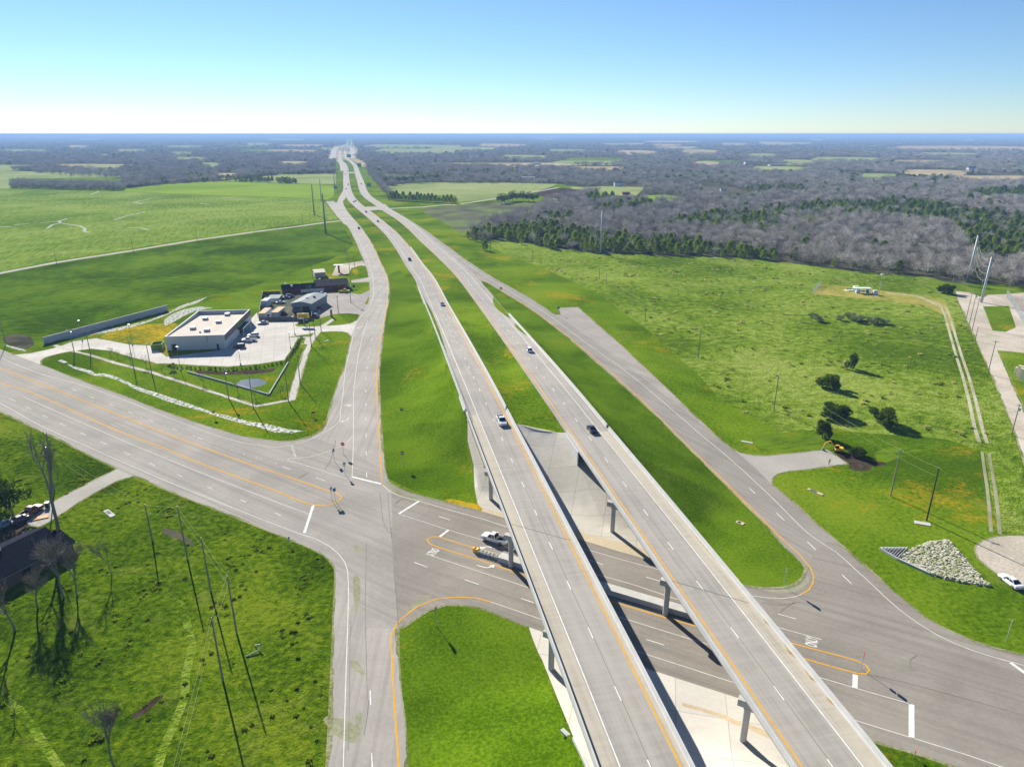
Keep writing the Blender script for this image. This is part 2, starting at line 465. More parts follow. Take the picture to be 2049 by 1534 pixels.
def tag(o, label=None, cat=None, group=None, kind=None):
    if label: o['label'] = label
    if cat: o['category'] = cat
    if group: o['group'] = group
    if kind: o['kind'] = kind
    return o
def thing(name, label, cat, loc=(0, 0, 0), rz=0.0, group=None):
    o = bpy.data.objects.new(name, None); COL.objects.link(o)
    o.location = loc; o.rotation_euler = (0, 0, rz); o.empty_display_size = .2
    return tag(o, label, cat, group)
def dup(root, loc, rz=0.0, label=None, scale=None, group=None):
    r = root.copy(); COL.objects.link(r); r.location = loc; r.rotation_euler = (0, 0, rz)
    if label: r['label'] = label
    if group: r['group'] = group
    if scale is not None: r.scale = (scale,) * 3 if not isinstance(scale, tuple) else scale
    for ch in list(root.children):
        c = ch.copy(); COL.objects.link(c); c.parent = r
        for g in list(ch.children):
            d = g.copy(); COL.objects.link(d); d.parent = c
    return r
def structure(o): o['kind'] = 'structure'; return o
def text_mesh(body, size, name, m_, extrude=.01, parent=None, width=None):
    cu = bpy.data.curves.new(name, 'FONT'); cu.body = body; cu.size = size; cu.align_x = 'CENTER'; cu.align_y = 'CENTER'; cu.extrude = extrude
    cu.offset = size * .02
    t = bpy.data.objects.new(name, cu); COL.objects.link(t)
    bpy.context.view_layer.update()
    me = bpy.data.meshes.new_from_object(t.evaluated_get(bpy.context.evaluated_depsgraph_get()))
    bpy.data.objects.remove(t); bpy.data.curves.remove(cu)
    me.materials.clear(); me.materials.append(m_)
    if width:
        xs = [v.co.x for v in me.vertices]; k = width / (max(xs) - min(xs))
        for v in me.vertices: v.co.x *= k
    o = bpy.data.objects.new(name, me); COL.objects.link(o)
    if parent is not None: o.parent = parent
    return o

# ---------------------------------------------------------------- ground regions (outlines)
REG = []          # (object name, material key, polygon in world xy)
def reg(obj, m_, px, smooth=0, raw=False):
    P = list(px) if raw else [GT(*p) for p in px]
    for _ in range(smooth):
        Q = []
        for i in range(len(P)):
            a, b = P[i], P[(i + 1) % len(P)]
            Q.append((.78 * a[0] + .22 * b[0], .78 * a[1] + .22 * b[1])); Q.append((.22 * a[0] + .78 * b[0], .22 * a[1] + .78 * b[1]))
        P = Q
    REG.append((obj, m_, P)); return P
def ray_ext(p, q, d):
    a = Vector(GT(*p)); b = Vector(GT(*q)); return tuple(a + (a - b).normalized() * d)
def strip(centre, w, px=True, step=None):
    P = [GT(*p) for p in centre] if px else centre
    if step: P = catmull(P, step)
    a = offset_line(P, -w / 2); b = offset_line(P, w / 2)
    return a + b[::-1]

# --- frontage road on the left, from the far ramp down past the crossing
F_LEFT = [(688, 340), (688, 347), (687.5, 363), (687, 379), (684, 386), (680, 391.5), (677, 398), (675, 404.5), (671, 405.3), (667.5, 402.3), (652, 402.6),
          (662, 417), (675, 434), (683, 441.5), (686, 446.5), (694.7, 452), (701, 462), (709.3, 479.8), (717.6, 497.4), (724, 512.7), (728.5, 524), (731.6, 531.5), (735, 542),
          (737.3, 553.8), (738.7, 565.5), (739.6, 579), (738.3, 598), (735.5, 609), (730, 617.5), (719, 631), (713, 643), (703, 673.5), (696.2, 701.6), (691, 727.7),
          (675.4, 766.8), (665, 798), (657.1, 826.7), (650.6, 850.2), (641.5, 860.6), (623, 871.5), (600, 880), (612, 960), (640, 1106), (647, 1110.6), (662.6, 1124.3), (670.4, 1138), (670.8, 1159.5),
          (667.5, 1226), (665.5, 1284.7), (662.6, 1350), (653.7, 1534), (640, 1800)]
F_RIGHT = [(830, 1800), (816, 1534), (810.2, 1439.4), (801.4, 1380.7), (798, 1322), (797.5, 1257.5), (797.3, 1240), (791, 1160), (785.5, 1060), (783, 968), (775.6, 958.8), (771.3, 942.7), (766, 884), (762.4, 840),
           (760, 782.4), (758.7, 765), (759.9, 738), (762.3, 716), (764.5, 694), (767.5, 672), (769.7, 650), (773.3, 628), (777.7, 606), (779.2, 584), (779.2, 569.3), (776.3, 553.2), (770.4, 540),
           (762, 524.4), (752.8, 502), (741, 481), (727, 459.9), (715.2, 445.8), (703.5, 432.9), (694, 421), (688.2, 410.6), (686.2, 405), (687.3, 400.5), (691, 398), (694, 385), (694, 363), (692, 340)]
# cross road
CN = [(82, 729.5), (143.4, 753), (208.6, 776.4), (260.8, 796), (312.9, 816.8), (365, 835), (400, 846.8), (440, 859.5), (480, 870.5), (520, 878), (560, 882.5), (589.3, 880.5), (623, 871.5),
      (700, 900), (771.3, 942.7), (775.6, 958.8), (787.4, 969), (824, 985.2), (860, 995.5), (900, 1005.4), (958.7, 1021), (1001.7, 1033.7), (1100, 1062)]
CNE = [(1174.3, 1082.7), (1221.3, 1097.4), (1276, 1113), (1305.5, 1121), (1400, 1146), (1496, 1171), (1531, 1175.6), (1566.4, 1174), (1589.8, 1166.8), (1604.5, 1155), (1611, 1137.4), (1640, 1090), (1672, 1078.8),
       (1713, 1117), (1757, 1152), (1786.4, 1181.5), (1830.4, 1216.7), (1852.7, 1235.8), (1889.5, 1255.6), (1946, 1281), (2002.6, 1298), (2049, 1309.3), (2250, 1352), (2600, 1410)]
CS = [(2600, 1760), (2200, 1605), (2049, 1572), (1903.6, 1532.8), (1850.7, 1513), (1808, 1500.5), (1760.6, 1488), (1484, 1397.9), (1390, 1367.8), (1297.3, 1337.7), (1180, 1296), (1058.2, 1254), (1025, 1242.5),
      (1000, 1232), (971.6, 1220.2), (932.5, 1211.4), (893.4, 1210.4), (860, 1220.2), (834.7, 1235.8), (811.3, 1253.4), (797.5, 1257.5), (740, 1255), (690, 1160), (670.4, 1138), (662.6, 1124.3), (647, 1110.6), (623.5, 1097), (600, 1088),
      (560, 1071), (480, 1039), (400, 1006.7), (322.6, 976), (290, 960), (264, 953), (234.6, 937.5), (180, 912), (130, 886), (52, 849.4), (0, 823.4)]
far_n = ray_ext((82, 729.5), (143.4, 753), 520.0); far_s = ray_ext((0, 823.4), (52, 849.4), 480.0)
near_cross = [GT(*p) for p in CN + CNE + CS]
cross_poly = [far_n] + near_cross + [far_s]
# junction pavement (the part east of the long joint) has its own colour
J = [(783, 968), (787.4, 969), (824, 985.2), (860, 995.5), (900, 1005.4), (958.7, 1021), (1001.7, 1033.7), (1100, 1062)] + CNE + CS[:CS.index((797.5, 1257.5)) + 1] + [(791, 1160), (785.5, 1060)]
for bx in ([(640, 1430), (668, 1470), (712, 1490), (722, 1465), (700, 1440)], [(700, 1322), (712, 1318), (732, 1345), (728, 1352), (704, 1335)], [(706, 1150), (720, 1152), (722, 1190), (712, 1240), (707, 1180)], [(712, 1420), (724, 1422), (722, 1470), (708, 1476)], [(708, 1090), (722, 1092), (725, 1104), (712, 1103)],
           [(812, 1218), (850, 1190), (868, 1187), (850, 1200), (818, 1228)], [(1500, 1176), (1560, 1186), (1600, 1182), (1622, 1160), (1616, 1150), (1608, 1166), (1570, 1179), (1520, 1180)], [(775, 960), (800, 985), (850, 1000), (840, 1003), (795, 990), (770, 968)]):
    reg('road_stain', 'stain', bx, 1)
reg('cross_road', 'crossc', J)
reg('cross_road', 'cross', cross_poly, raw=True)
reg('frontage_road', 'front', F_LEFT + F_RIGHT)
# frontage road and ramp on the right
RR = [(962.6, 540), (987.6, 555.6), (1025, 576), (1064.3, 598), (1094, 618), (1110.5, 630), (1150, 655), (1202, 692), (1260, 735), (1330, 790), (1458, 891), (1507, 932), (1545.8, 970.2), (1554.6, 976), (1595.7, 1009.8), (1630.9, 1043.5), (1672, 1078.8), (1757, 1152),
      (1640, 1180), (1611, 1137.4), (1604.5, 1125.7), (1589.8, 1111), (1566.4, 1090.5), (1531, 1049.4), (1493, 1011.3), (1449, 967.3), (1432, 951), (1373.4, 893), (1314.7, 834), (1253.7, 777.4), (1192.7, 724.4), (1138.7, 677.5), (1080, 632),
      (1048.7, 608.9), (1017.4, 591.6), (993.9, 576.8), (970.4, 563.5), (962.6, 562), (968.9, 571.3), (987.6, 591.6), (975, 597), (940, 562), (920, 540), (890, 515), (853.1, 482.2), (803.2, 438.7), (775, 421.5), (739.9, 398), (723.7, 371.3), (712.8, 340),
      (717.5, 340), (722, 347.8), (726.9, 359.6), (731.2, 371.3), (735, 383), (744, 394.8), (755, 402.3), (769, 413), (782, 421.5), (809, 435.2), (826.7, 444.6), (856, 463.4), (879.5, 481), (903, 497.4), (920, 510.3)]
reg('slip_road', 'slip', RR)
# tapering worn slab beside the right frontage road
reg('slip_road', 'stub', [(1110.5, 630), (1123, 629.2), (1116, 619.8), (1119, 615.4), (1156.7, 613.9), (1202, 654), (1244.3, 691.5), (1291.3, 736), (1338.2, 779.6), (1385, 825.4), (1432, 870), (1458, 891.5), (1330, 791), (1260, 736), (1202, 693), (1150, 656)])
reg('driveway', 'access', [(1457.8, 891), (1478.3, 904.2), (1507.7, 910), (1537, 911), (1595.7, 905.6), (1654.4, 898.3), (1698.4, 928.2), (1625, 938), (1581, 942.3), (1557.6, 948.2), (1546, 957), (1544.4, 963), (1546, 971), (1500, 930)])
# small links and country lanes
reg('crossover', 'front', [(733, 413.5), (740, 413.8), (757, 413), (770, 408), (784, 421), (770, 421.5), (757, 420), (740, 421.5), (727, 419)])
reg('crossover', 'front', [(697, 344.6), (709, 344.6), (709, 346.6), (697, 346.6)])
reg('country_lane', 'access', strip([(757, 417), (783, 417.2), (844.3, 414.3), (879.5, 411), (912.9, 409), (952, 403.5), (1000, 396.4), (1040.6, 389.3), (1081.5, 382), (1116.7, 375.6)], 6.5), raw=True)
reg('country_lane', 'access', strip([(684, 441), (645.7, 446), (600, 452.5), (512.5, 463.4), (393, 480.2), (266.5, 501), (112.7, 525), (0, 546.5), (-300, 596)], 6.0), raw=True)
# far interchange slip roads
reg('slip_road', 'front', strip([(664.5, 316.5), (667, 306), (669, 298.5), (676, 295), (690, 292)], 26), raw=True)
reg('slip_road', 'front', strip([(702.5, 316.5), (703.5, 309), (706, 302.5), (703.5, 297), (697, 293)], 24), raw=True)
reg('country_lane', 'access', strip([(650, 299.5), (668, 299), (702, 300), (716, 300.3)], 14), raw=True)
reg('country_lane', 'access', strip([(655, 319.6), (690, 320.0), (722, 321.8)], 10), raw=True)
reg('frontage_road', 'front', strip([(688, 342), (687, 334), (684.5, 327), (679, 322.5), (675.5, 317.5)], 16), raw=True)

# --- south-west cottage drive
reg('driveway', 'access', [(236, 934), (229, 940.5), (205, 951), (160, 974), (122, 994), (93, 1011), (60, 1035), (50, 1046), (75, 1055), (92, 1047), (125, 1028), (160, 1003), (213, 973.5), (240, 960), (266, 954), (275, 948)], 1)
reg('driveway', 'soil', [(0, 1045), (30, 1036), (52, 1030), (62, 1042), (52, 1058), (40, 1075), (0, 1085), (-60, 1110), (-60, 1060)], 1)

# --- store and yard
reg('sidewalk', 'walk', strip([(109.5, 690.4), (135.6, 699.5), (182.5, 711), (234.7, 727), (300, 743.5), (404.3, 777.2), (456.4, 794), (513.8, 812.4)], 1.8), raw=True)
reg('sidewalk', 'walk', strip([(511, 812.4), (548, 806), (586, 799)], 1.9), raw=True)
reg('sidewalk', 'walk', strip([(582.5, 800.5), (599.8, 743.3), (612, 705), (620, 686), (628.5, 673), (644, 653.4), (667.6, 637.7)], 2.6), raw=True)
reg('store_lot', 'lot', [(714.5, 639.8), (703, 646), (685.8, 649.4), (659.8, 650.8), (623.3, 653.4), (594.6, 652.6), (592, 648.5), (623, 642.5), (519, 643), (514, 625), (440, 700), (336, 713), (302.5, 690.4), (260.8, 689), (193, 676), (146, 682.6), (109.5, 695.6), (62.6, 706), (18.3, 710),
     (82, 729.5), (83.4, 721.7), (90, 716), (104.3, 711.2), (125, 706), (146, 702.5), (182.5, 697.5), (221.6, 702), (260.8, 713.8), (313, 727.5), (333.9, 727), (391, 730.5), (456.4, 734), (519, 728.2), (571, 719.8), (597.2, 676.8), (576.3, 674.6), (597, 671), (618, 668.5), (631, 665), (659.8, 663), (685.8, 663.8), (695, 666), (703, 673.5), (709, 655)])
reg('store_lot', 'walk', [(576.3, 674.6), (619, 673.0), (621, 673.8), (613, 688.5), (604, 689), (600, 687.5), (606, 687), (611, 676), (578, 677)])
reg('kerb_island', 'verge', [(576.3, 674.6), (597, 671), (618, 668), (631, 665.2), (619, 673)])
reg('gravel_yard', 'yard', [(523, 592), (562, 590), (625, 586), (627, 606), (624, 626), (622.6, 642), (518, 643.4)])
reg('gravel_yard', 'stub', [(562.6, 589.5), (698.2, 585.5), (722, 588.7), (738.6, 580.8), (740, 590), (729.5, 608.2), (708.6, 616), (700, 616.5), (689, 616.7), (699.5, 604.3), (700.8, 593.9), (721.6, 588.7), (700.8, 594), (699.5, 604.3), (689, 616.7), (708.6, 616), (729.5, 608), (736, 608), (732, 617.3), (720.3, 630.4), (715, 628.4), (695.6, 626.5), (669.5, 628.4), (656.5, 631.7), (640.8, 636.3), (625, 637), (624, 600), (600, 592)])
reg('gravel_yard', 'gravel', [(673.4, 530), (696.9, 526.4), (725.6, 521.5), (732, 532), (722, 531), (703.4, 536), (700, 542), (698.2, 546.5), (682, 551), (664, 551)])
reg('gravel_yard', 'access', [(702, 561.3), (737, 554.8), (740, 564), (703.4, 565.6)])

# --- concrete slopes and aprons below the bridges
e0 = GT(1037, 848); e1 = GT(1137, 869)
reg('slope_paving', 'kerbstrip', [(962.6, 1022), (966, 1015), (1001, 1026), (1080, 1048), (1163, 1064), (1240, 1084), (1290, 1098), (1340, 1110), (1400, 1128), (1440, 1140), (1440, 1157), (1400, 1146), (1350, 1133), (1305.5, 1121), (1276, 1113), (1221.3, 1097.4), (1174.3, 1082.7), (1100, 1061), (1001.7, 1033.7)])
def skew(x, q): return (x, q - 0.52 * x)
def edge_x(line, off, q):
    P = offset_line(line, off); return min(P, key=lambda p: abs(p[1] + .52 * p[0] - q))[0]
reg('slope_paving', 'riprap', [skew(edge_x(CL, -SH_L - .2, 165), 165)] + [skew(edge_x(CL, -SH_L - k_, q_), q_) for q_, k_ in ((158, .9), (150, 1.3), (142, 1.8), (136, 2.0), (133.5, 1.5))] +
    [skew(edge_x(CR, SH_L + .9, q_), q_) for q_ in (133.5, 140, 150, 160, 169)] + [skew(12, 169.3), skew(1.5, 169.3)], raw=True)
reg('slope_paving', 'silt', strip([(1365, 1408), (1400, 1418), (1440, 1430), (1460, 1440), (1495, 1452), (1540, 1474)], .7, step=1.5), raw=True)
reg('slope_paving', 'silt', strip([(1448, 1432), (1470, 1444), (1500, 1452), (1540, 1470)], .9), raw=True)
reg('slope_paving', 'slope_s', [(1058.2, 1254), (1065, 1275), (1077, 1305), (1085, 1320), (1098, 1352), (1122, 1412), (1145, 1468), (1160, 1500), (1180, 1534), (1260, 1700), (1500, 1900), (1900, 1800), (1780, 1560), (1745, 1500), (1735, 1478), (1484, 1397.5), (1297.3, 1337.2)])

# --- right side: gravel road, wheel tracks, turning circle, well pad
reg('gravel_road', 'gravel', [(1915.7, 598.7), (1948.5, 671.5), (1974.4, 727.8), (2007.2, 805.3), (2033, 868.6), (2040, 900), (2060, 960), (2120, 1060), (2170, 1060), (2120, 950), (2075, 870), (2049, 819.3), (2014.3, 744.2), (1995.5, 700.6), (2049, 706), (2300, 740), (2300, 600), (2049, 585), (2014.3, 588), (1974.4, 589.5), (1967.3, 596), (1940, 585), (1912, 582)])
reg('paddock', 'verge', [(1967, 612.8), (2019, 612), (2033, 655), (2012, 664), (1985.7, 661)])
REG.insert(len(REG) - 2, REG.pop())
for off in (-.95, .95):
    tr = [(1770, 586.2), (1797, 588), (1823, 591), (1840, 593.8), (1866.4, 604.6), (1887.5, 615), (1894.5, 629.2), (1904, 662), (1918, 709), (1932, 751.3), (1946.2, 803), (1958, 857), (1967.3, 885)]
    c = offset_line([GT(*p) for p in tr], off); reg('wheel_track', 'rut', strip(c, .95, px=False), raw=True)
for off in (-.8, .8):
    tr = [(1972, 905), (1977, 940), (1983, 976), (1988, 1020), (1992, 1066)]
    c = offset_line([GT(*p) for p in tr], off); reg('wheel_track', 'stain', strip(c, .7, px=False), raw=True)
reg('turning_circle', 'gravel', [(2049, 1071.4), (2015, 1070.5), (1991.8, 1072.9), (1965.4, 1081.7), (1953, 1092), (1950.8, 1099.3), (1956.6, 1116.9), (1977, 1134.5), (2000.6, 1152), (2049, 1180), (2200, 1230), (2300, 1200), (2250, 1110)])
reg('slope_paving', 'dark_fill', [(1760.5, 1099.5), (1815, 1099.5), (1795, 1117.5)])  # flat dark patch stands for the shade inside the culvert pit
reg('rock_apron', 'gravel', [(1815.8, 1102), (1859.8, 1084.6), (1895, 1078.8), (1930, 1117), (1953.7, 1146), (1980, 1172.7), (1918.5, 1163.9), (1859.8, 1149), (1795.2, 1118.4)])
reg('dug_soil', 'soil', [(1668, 897), (1690, 903), (1720, 912), (1745, 921), (1775, 925), (1772, 931), (1740, 933), (1745, 940), (1718, 943), (1700, 938), (1698.4, 928), (1680, 916)], 1)

# worn trails over the lawn and scruffy patches
reg('ground', 'meadow', strip([(330, 1188), (362, 1208), (375, 1250), (385, 1290), (372, 1345), (368, 1400), (345, 1455), (325, 1500), (300, 1600)], 1.3, step=3), raw=True)
reg('ground', 'meadow', strip([(-20, 1380), (40, 1420), (70, 1460), (95, 1500), (140, 1560)], 1.1, step=3), raw=True)
reg('ground', 'soil', [(262, 1432), (285, 1415), (305, 1398), (325, 1388), (328, 1394), (305, 1412), (285, 1430), (266, 1440)], 1)
reg('ground', 'scrub', [(0, 676), (30, 668), (62, 672), (72, 690), (50, 700), (15, 690)], 1)
reg('ground', 'scrub', [(340, 1060 + 14), (320, 1062), (330, 1056), (350, 1060), (375, 1074), (392, 1090), (380, 1092), (358, 1078)], 1)
reg('ground', 'crop_dark', [(1500, 868), (1640, 868), (1680, 880), (1668, 896), (1600, 903), (1550, 906), (1515, 902)], 1)
reg('ground', 'crop_dark', [(1745, 900), (1850, 885), (1900, 888), (1800, 915), (1760, 930)], 1)
# --- water and wet ditches
def blob(cx, cy, rx, ry, n=14, jit=.25, rot=0):
    out = []
    for k in range(n):
        t = 2 * math.pi * k / n; r = 1 + rnd.uniform(-jit, jit)
        x, y = rx * math.cos(t) * r, ry * math.sin(t) * r
        out.append((cx + x * math.cos(rot) - y * math.sin(rot), cy + x * math.sin(rot) + y * math.cos(rot)))
    return out
reg('basin_mud_shade', 'soil', [(388, 740), (420, 742), (455, 743), (520, 739), (552, 737), (545, 744), (500, 749), (440, 750), (395, 747)])  # dark band paints in the shade below the hedge, over bare mud
reg('pond_water', 'water', [(473, 767), (480, 761), (495, 758), (515, 757), (531, 761), (534, 765), (527, 770), (510, 775), (492, 776.5), (478, 772)], 2)
reg('ditch_water', 'wet', [(134, 727), (150, 733), (170, 738), (184, 742), (190, 747), (210, 747), (230, 752), (250, 761), (268, 770), (290, 778), (318, 787), (345, 796), (372, 805), (400, 815), (430, 826), (460, 832), (500, 843), (540, 849), (575, 858), (608, 862), (585, 866), (550, 865), (520, 855), (480, 846), (440, 834), (400, 821), (365, 812), (330, 801), (300, 789), (275, 781), (255, 770), (235, 760), (210, 753), (187, 751), (170, 744), (150, 738), (137, 731)])
reg('ditch_water', 'wet', [(10, 688), (30, 694), (55, 701), (50, 703), (25, 697), (10, 691)])
reg('ditch_water', 'wet', [(223, 659), (262, 650), (300, 640), (340, 624), (360, 612), (385, 604), (415, 594), (428, 587), (422, 590), (395, 606), (370, 614), (350, 622), (320, 636), (280, 650), (240, 660), (200, 668)])
reg('ditch_water', 'wet', [(328, 640), (345, 628), (370, 618), (400, 613), (425, 616), (390, 622), (372, 630), (345, 645), (330, 652)])
reg('ditch_water', 'wet', [(110, 680), (150, 669), (200, 660), (250, 653), (235, 659), (190, 668), (150, 676)])
for a in [[(0, 453), (22, 454)], [(28, 450), (60, 447)], [(80, 446), (116, 443), (135, 437)], [(116, 442), (122, 446), (104, 450), (95, 457)], [(125, 447), (160, 452), (171, 458), (168, 463), (180, 465)], [(230, 456), (245, 455)], [(253, 456), (280, 456), (298, 460)],
          [(228, 440), (250, 433), (290, 424)], [(267, 405), (290, 400), (302, 397)], [(268, 404), (284, 408)], [(182, 389), (198, 383)], [(400, 407), (418, 409)], [(568, 404), (600, 404)], [(554, 424), (590, 425)], [(440, 397), (470, 396)]]:
    reg('ditch_water', 'wet', strip(a, 2.4), raw=True)

# --- fields
reg('ground', 'crop_dark', [(0, 549.5), (112.7, 528), (266.5, 504), (393, 483.2), (512.5, 466.4), (600, 455), (650, 449), (684, 446), (697, 470), (708, 490), (690, 505), (660, 520), (600, 540), (540, 560), (480, 583), (430, 592), (380, 604), (330, 622), (240, 648), (150, 664), (90, 678), (40, 690), (0, 690), (-350, 760), (-350, 607)])
reg('ground', 'crop', [(0, 543.5), (112.7, 521), (266.5, 497), (393, 476.2), (512.5, 459.4), (600, 448.6), (645.7, 442.5), (676, 438), (660, 418), (650, 405), (632, 399.5), (620, 398), (340, 388), (245, 383.5), (20, 379), (0, 379.5), (-350, 386), (-350, 600)])
reg('ground', 'bright', [(245, 382.5), (252, 377.5), (290, 373.5), (330, 368.5), (400, 364.5), (430, 363.2), (500, 365), (560, 367.4), (655, 370.5), (668, 371), (668, 392), (655, 399), (632, 399.2), (620, 397.2), (340, 387.2)])
reg('ground', 'pale', [(456, 361.5), (490, 357), (530, 352.5), (560, 349), (672, 347.6), (672, 369), (560, 366.2)])
reg('ground', 'pale', [(-350, 346), (0, 341.8), (120, 344), (292, 348.6), (275, 353.5), (245, 354.5), (140, 356), (30, 357.6), (21, 366), (22, 377), (-350, 384)])
reg('ground', 'pale', [(-350, 330), (0, 329.5), (96, 331), (60, 336), (25, 340.8), (-350, 342.5)])
reg('ground', 'pale', [(777, 373), (800, 368), (835, 365.2), (1040, 366), (1115, 368), (1095, 377), (1050, 388), (990, 397.5), (920, 404), (912, 391.5), (777, 388.5)])
reg('ground', 'plough', [(850, 417.5), (900, 412.8), (1000, 404), (1060, 406), (1112, 407), (1060, 424), (1000, 440), (945, 460), (922, 467), (880, 440), (845, 424)])
reg('ground', 'soil', [(1085, 378), (1130, 376.5), (1200, 383.5), (1170, 394), (1120, 398), (1070, 391)])
reg('ground', 'pale', [(761, 349), (900, 352), (905, 357), (765, 357)])
reg('ground', 'tan', [(835, 327.5), (900, 325.8), (1100, 326), (1156, 330), (1150, 336), (1000, 335), (920, 332.4)])
reg('ground', 'bright', [(1290, 391), (1330, 389.5), (1368, 395), (1350, 405), (1300, 402)])
reg('ground', 'pale', [(1140, 374), (1210, 374), (1215, 381), (1150, 381)])
rf_ = random.Random(4); FARP = []
for _k in range(46):
    y_ = 272 + 62 * rf_.random() ** 1.6; xa = rf_.uniform(-60, 2050)
    if not 600 < xa < 800: FARP.append((xa, xa + rf_.uniform(25, 110) * (.6 + (y_ - 268) / 60), y_, rf_.uniform(.8, 2.2), rf_.choice(['pale', 'tan', 'pale', 'verge'])))
for (x0, x1, y_, th, k) in [(720, 935, 291.3, 2.6, 'pale'), (745, 930, 301, 5, 'pale'), (955, 1055, 289.5, 2.5, 'tan'), (860, 1000, 296, 3, 'pale'), (1230, 1320, 303.5, 3.5, 'tan'), (1360, 1440, 302, 4, 'tan'), (1285, 1400, 282.5, 1.2, 'tan'), (1255, 1290, 287, 1.2, 'tan'),
                            (1770, 2100, 294.5, 3.4, 'tan'), (1520, 1600, 286.5, 1.8, 'tan'), (1385, 1440, 325, 2.6, 'tan'), (1495, 1560, 309, 2.2, 'pale'), (1620, 1770, 316.5, 3, 'pale'), (1800, 1940, 343, 5, 'tan'), (1720, 1800, 349, 3, 'pale'), (1500, 1620, 335, 3, 'pale'),
                            (340, 385, 305, 1.8, 'pale'), (200, 215, 309.5, 1.2, 'pale'), (0, 100, 300, 1.4, 'pale'), (150, 260, 331.5, 2.0, 'pale'), (530, 640, 300.5, 1.4, 'tan'), (640, 672, 296.5, 2.0, 'pale'), (430, 480, 347.5, 1.6, 'tan'), (330, 410, 292, 1.2, 'pale'),
                            (560, 650, 290, 1.2, 'tan'), (1180, 1290, 375.5, 3.2, 'pale'), (1090, 1150, 384, 2, 'tan'), (1560, 1640, 322, 3.4, 'pale'), (1000, 1100, 312, 2.6, 'pale'), (1900, 2100, 353, 2.4, 'tan')] + FARP:
    lo_ = th * .5 + .13 * (y_ - 267); th = th * 1.5
    reg('ground', k, [(x0, y_ + lo_ * .4), (x0 + .12 * (x1 - x0), y_ - th * .5), (x0 + .6 * (x1 - x0), y_ - th * .45), (x1, y_ - th * .1), (x0 + .85 * (x1 - x0), y_ + lo_), (x0 + .2 * (x1 - x0), y_ + lo_)])
reg('ground', 'orange', [(196, 676), (220, 664), (262, 654), (300, 648), (326, 647), (350, 646), (358, 650), (330, 672), (320, 690), (285, 688), (250, 686)], 1)
reg('ground', 'orange', [(900, 1006.5), (890, 999), (905, 998), (958, 1009), (964, 1014), (962, 1021), (940, 1017)])
reg('ground', 'orange', [(697, 525), (712, 530), (718, 546), (713, 552), (706, 545), (705, 530)])
reg('ground', 'pad', [(1640, 569), (1700, 574), (1780, 583), (1850, 590), (1890, 600), (1908, 640), (1914, 665), (1899, 660), (1889, 630), (1850, 612), (1770, 601), (1690, 594), (1625, 588)])
reg('ground', 'meadow', [(975, 487), (1000, 478), (1100, 496), (1200, 507), (1400, 513), (1500, 518), (1700, 541), (1870, 556), (1905, 572), (1914, 600), (1947, 672), (1972, 728), (2004, 805), (2030, 868), (2040, 910), (2060, 960), (2100, 1060), (2040, 1070), (1995, 1066), (1985, 1000), (1970, 905), (1900, 880), (1840, 872), (1760, 868), (1690, 862), (1660, 858),
     (1600, 862), (1560, 866), (1500, 830), (1440, 800), (1400, 752), (1345, 705), (1290, 655), (1250, 628), (1200, 590), (1140, 560), (1070, 530), (1010, 510)])
reg('ground', 'lawn', [(-300, 600 + 380), (-20, 830), (52, 851), (130, 888), (229, 940), (268, 958), (322, 978), (400, 1008.7), (480, 1041), (560, 1073), (600, 1090), (647, 1112), (668, 1138), (668, 1160), (664, 1226), (652, 1534), (636, 1800), (-900, 1900), (-900, 1400)])
reg('ground', 'mown', [(797.5, 1257), (860, 1215), (932, 1208), (1000, 1230), (1060, 1253), (1180, 1534), (1260, 1700), (1260, 1900), (840, 1900), (814, 1534)])
reg('ground', 'mown', [(1495, 1171), (1620, 1180), (1600, 1100), (1449, 955), (1314, 822), (1192, 712), (1080, 622), (960, 555), (1024, 640), (1240, 900)])
reg('ground', 'mown', [(757, 760), (764, 700), (776, 650), (782, 585), (778, 550), (800, 540), (850, 600), (900, 720), (960, 860), (975, 980), (860, 996), (771, 955), (762, 845)])
# open land where no wood grows
reg('ground', 'tan', [(656, 318), (661, 303), (668, 293), (690, 289.5), (708, 291), (716, 300), (712, 317), (725, 322), (736, 332), (726, 334), (712, 325), (700, 319), (676, 319)])
OPEN = [(-900, 390), (-350, 330), (96, 330), (25, 341), (120, 344), (292, 348.6), (245, 356), (250, 377), (330, 368.5), (430, 363), (456, 361), (530, 352), (560, 349), (671, 347.5), (673, 338), (670, 322), (655, 322), (655, 316), (662, 316), (664, 298),
        (690, 290), (691, 277), (706, 277), (708, 290), (716, 297), (712, 316), (718, 318), (731, 330), (738, 345), (752, 362), (764, 381), (775, 389), (777, 373), (835, 365), (1040, 365.5), (1115, 367.5), (1200, 382), (1190, 390), (1120, 400), (1112, 407), (1060, 424), (1000, 440), (950, 459), (930, 468), (945, 478),
        (970, 484), (1000, 478), (1060, 488), (1100, 496), (1200, 507), (1400, 513), (1500, 518), (1620, 530), (1700, 541), (1820, 551), (1905, 566), (1990, 568), (2100, 575), (2500, 600)]
ow = [GT(*p) for p in OPEN]
ow = [(-1400.0, ow[0][1] * .8)] + ow + [(900.0, 400.0), (900.0, -300.0), (-1400.0, -300.0)]
reg('ground', 'verge', ow, raw=True)

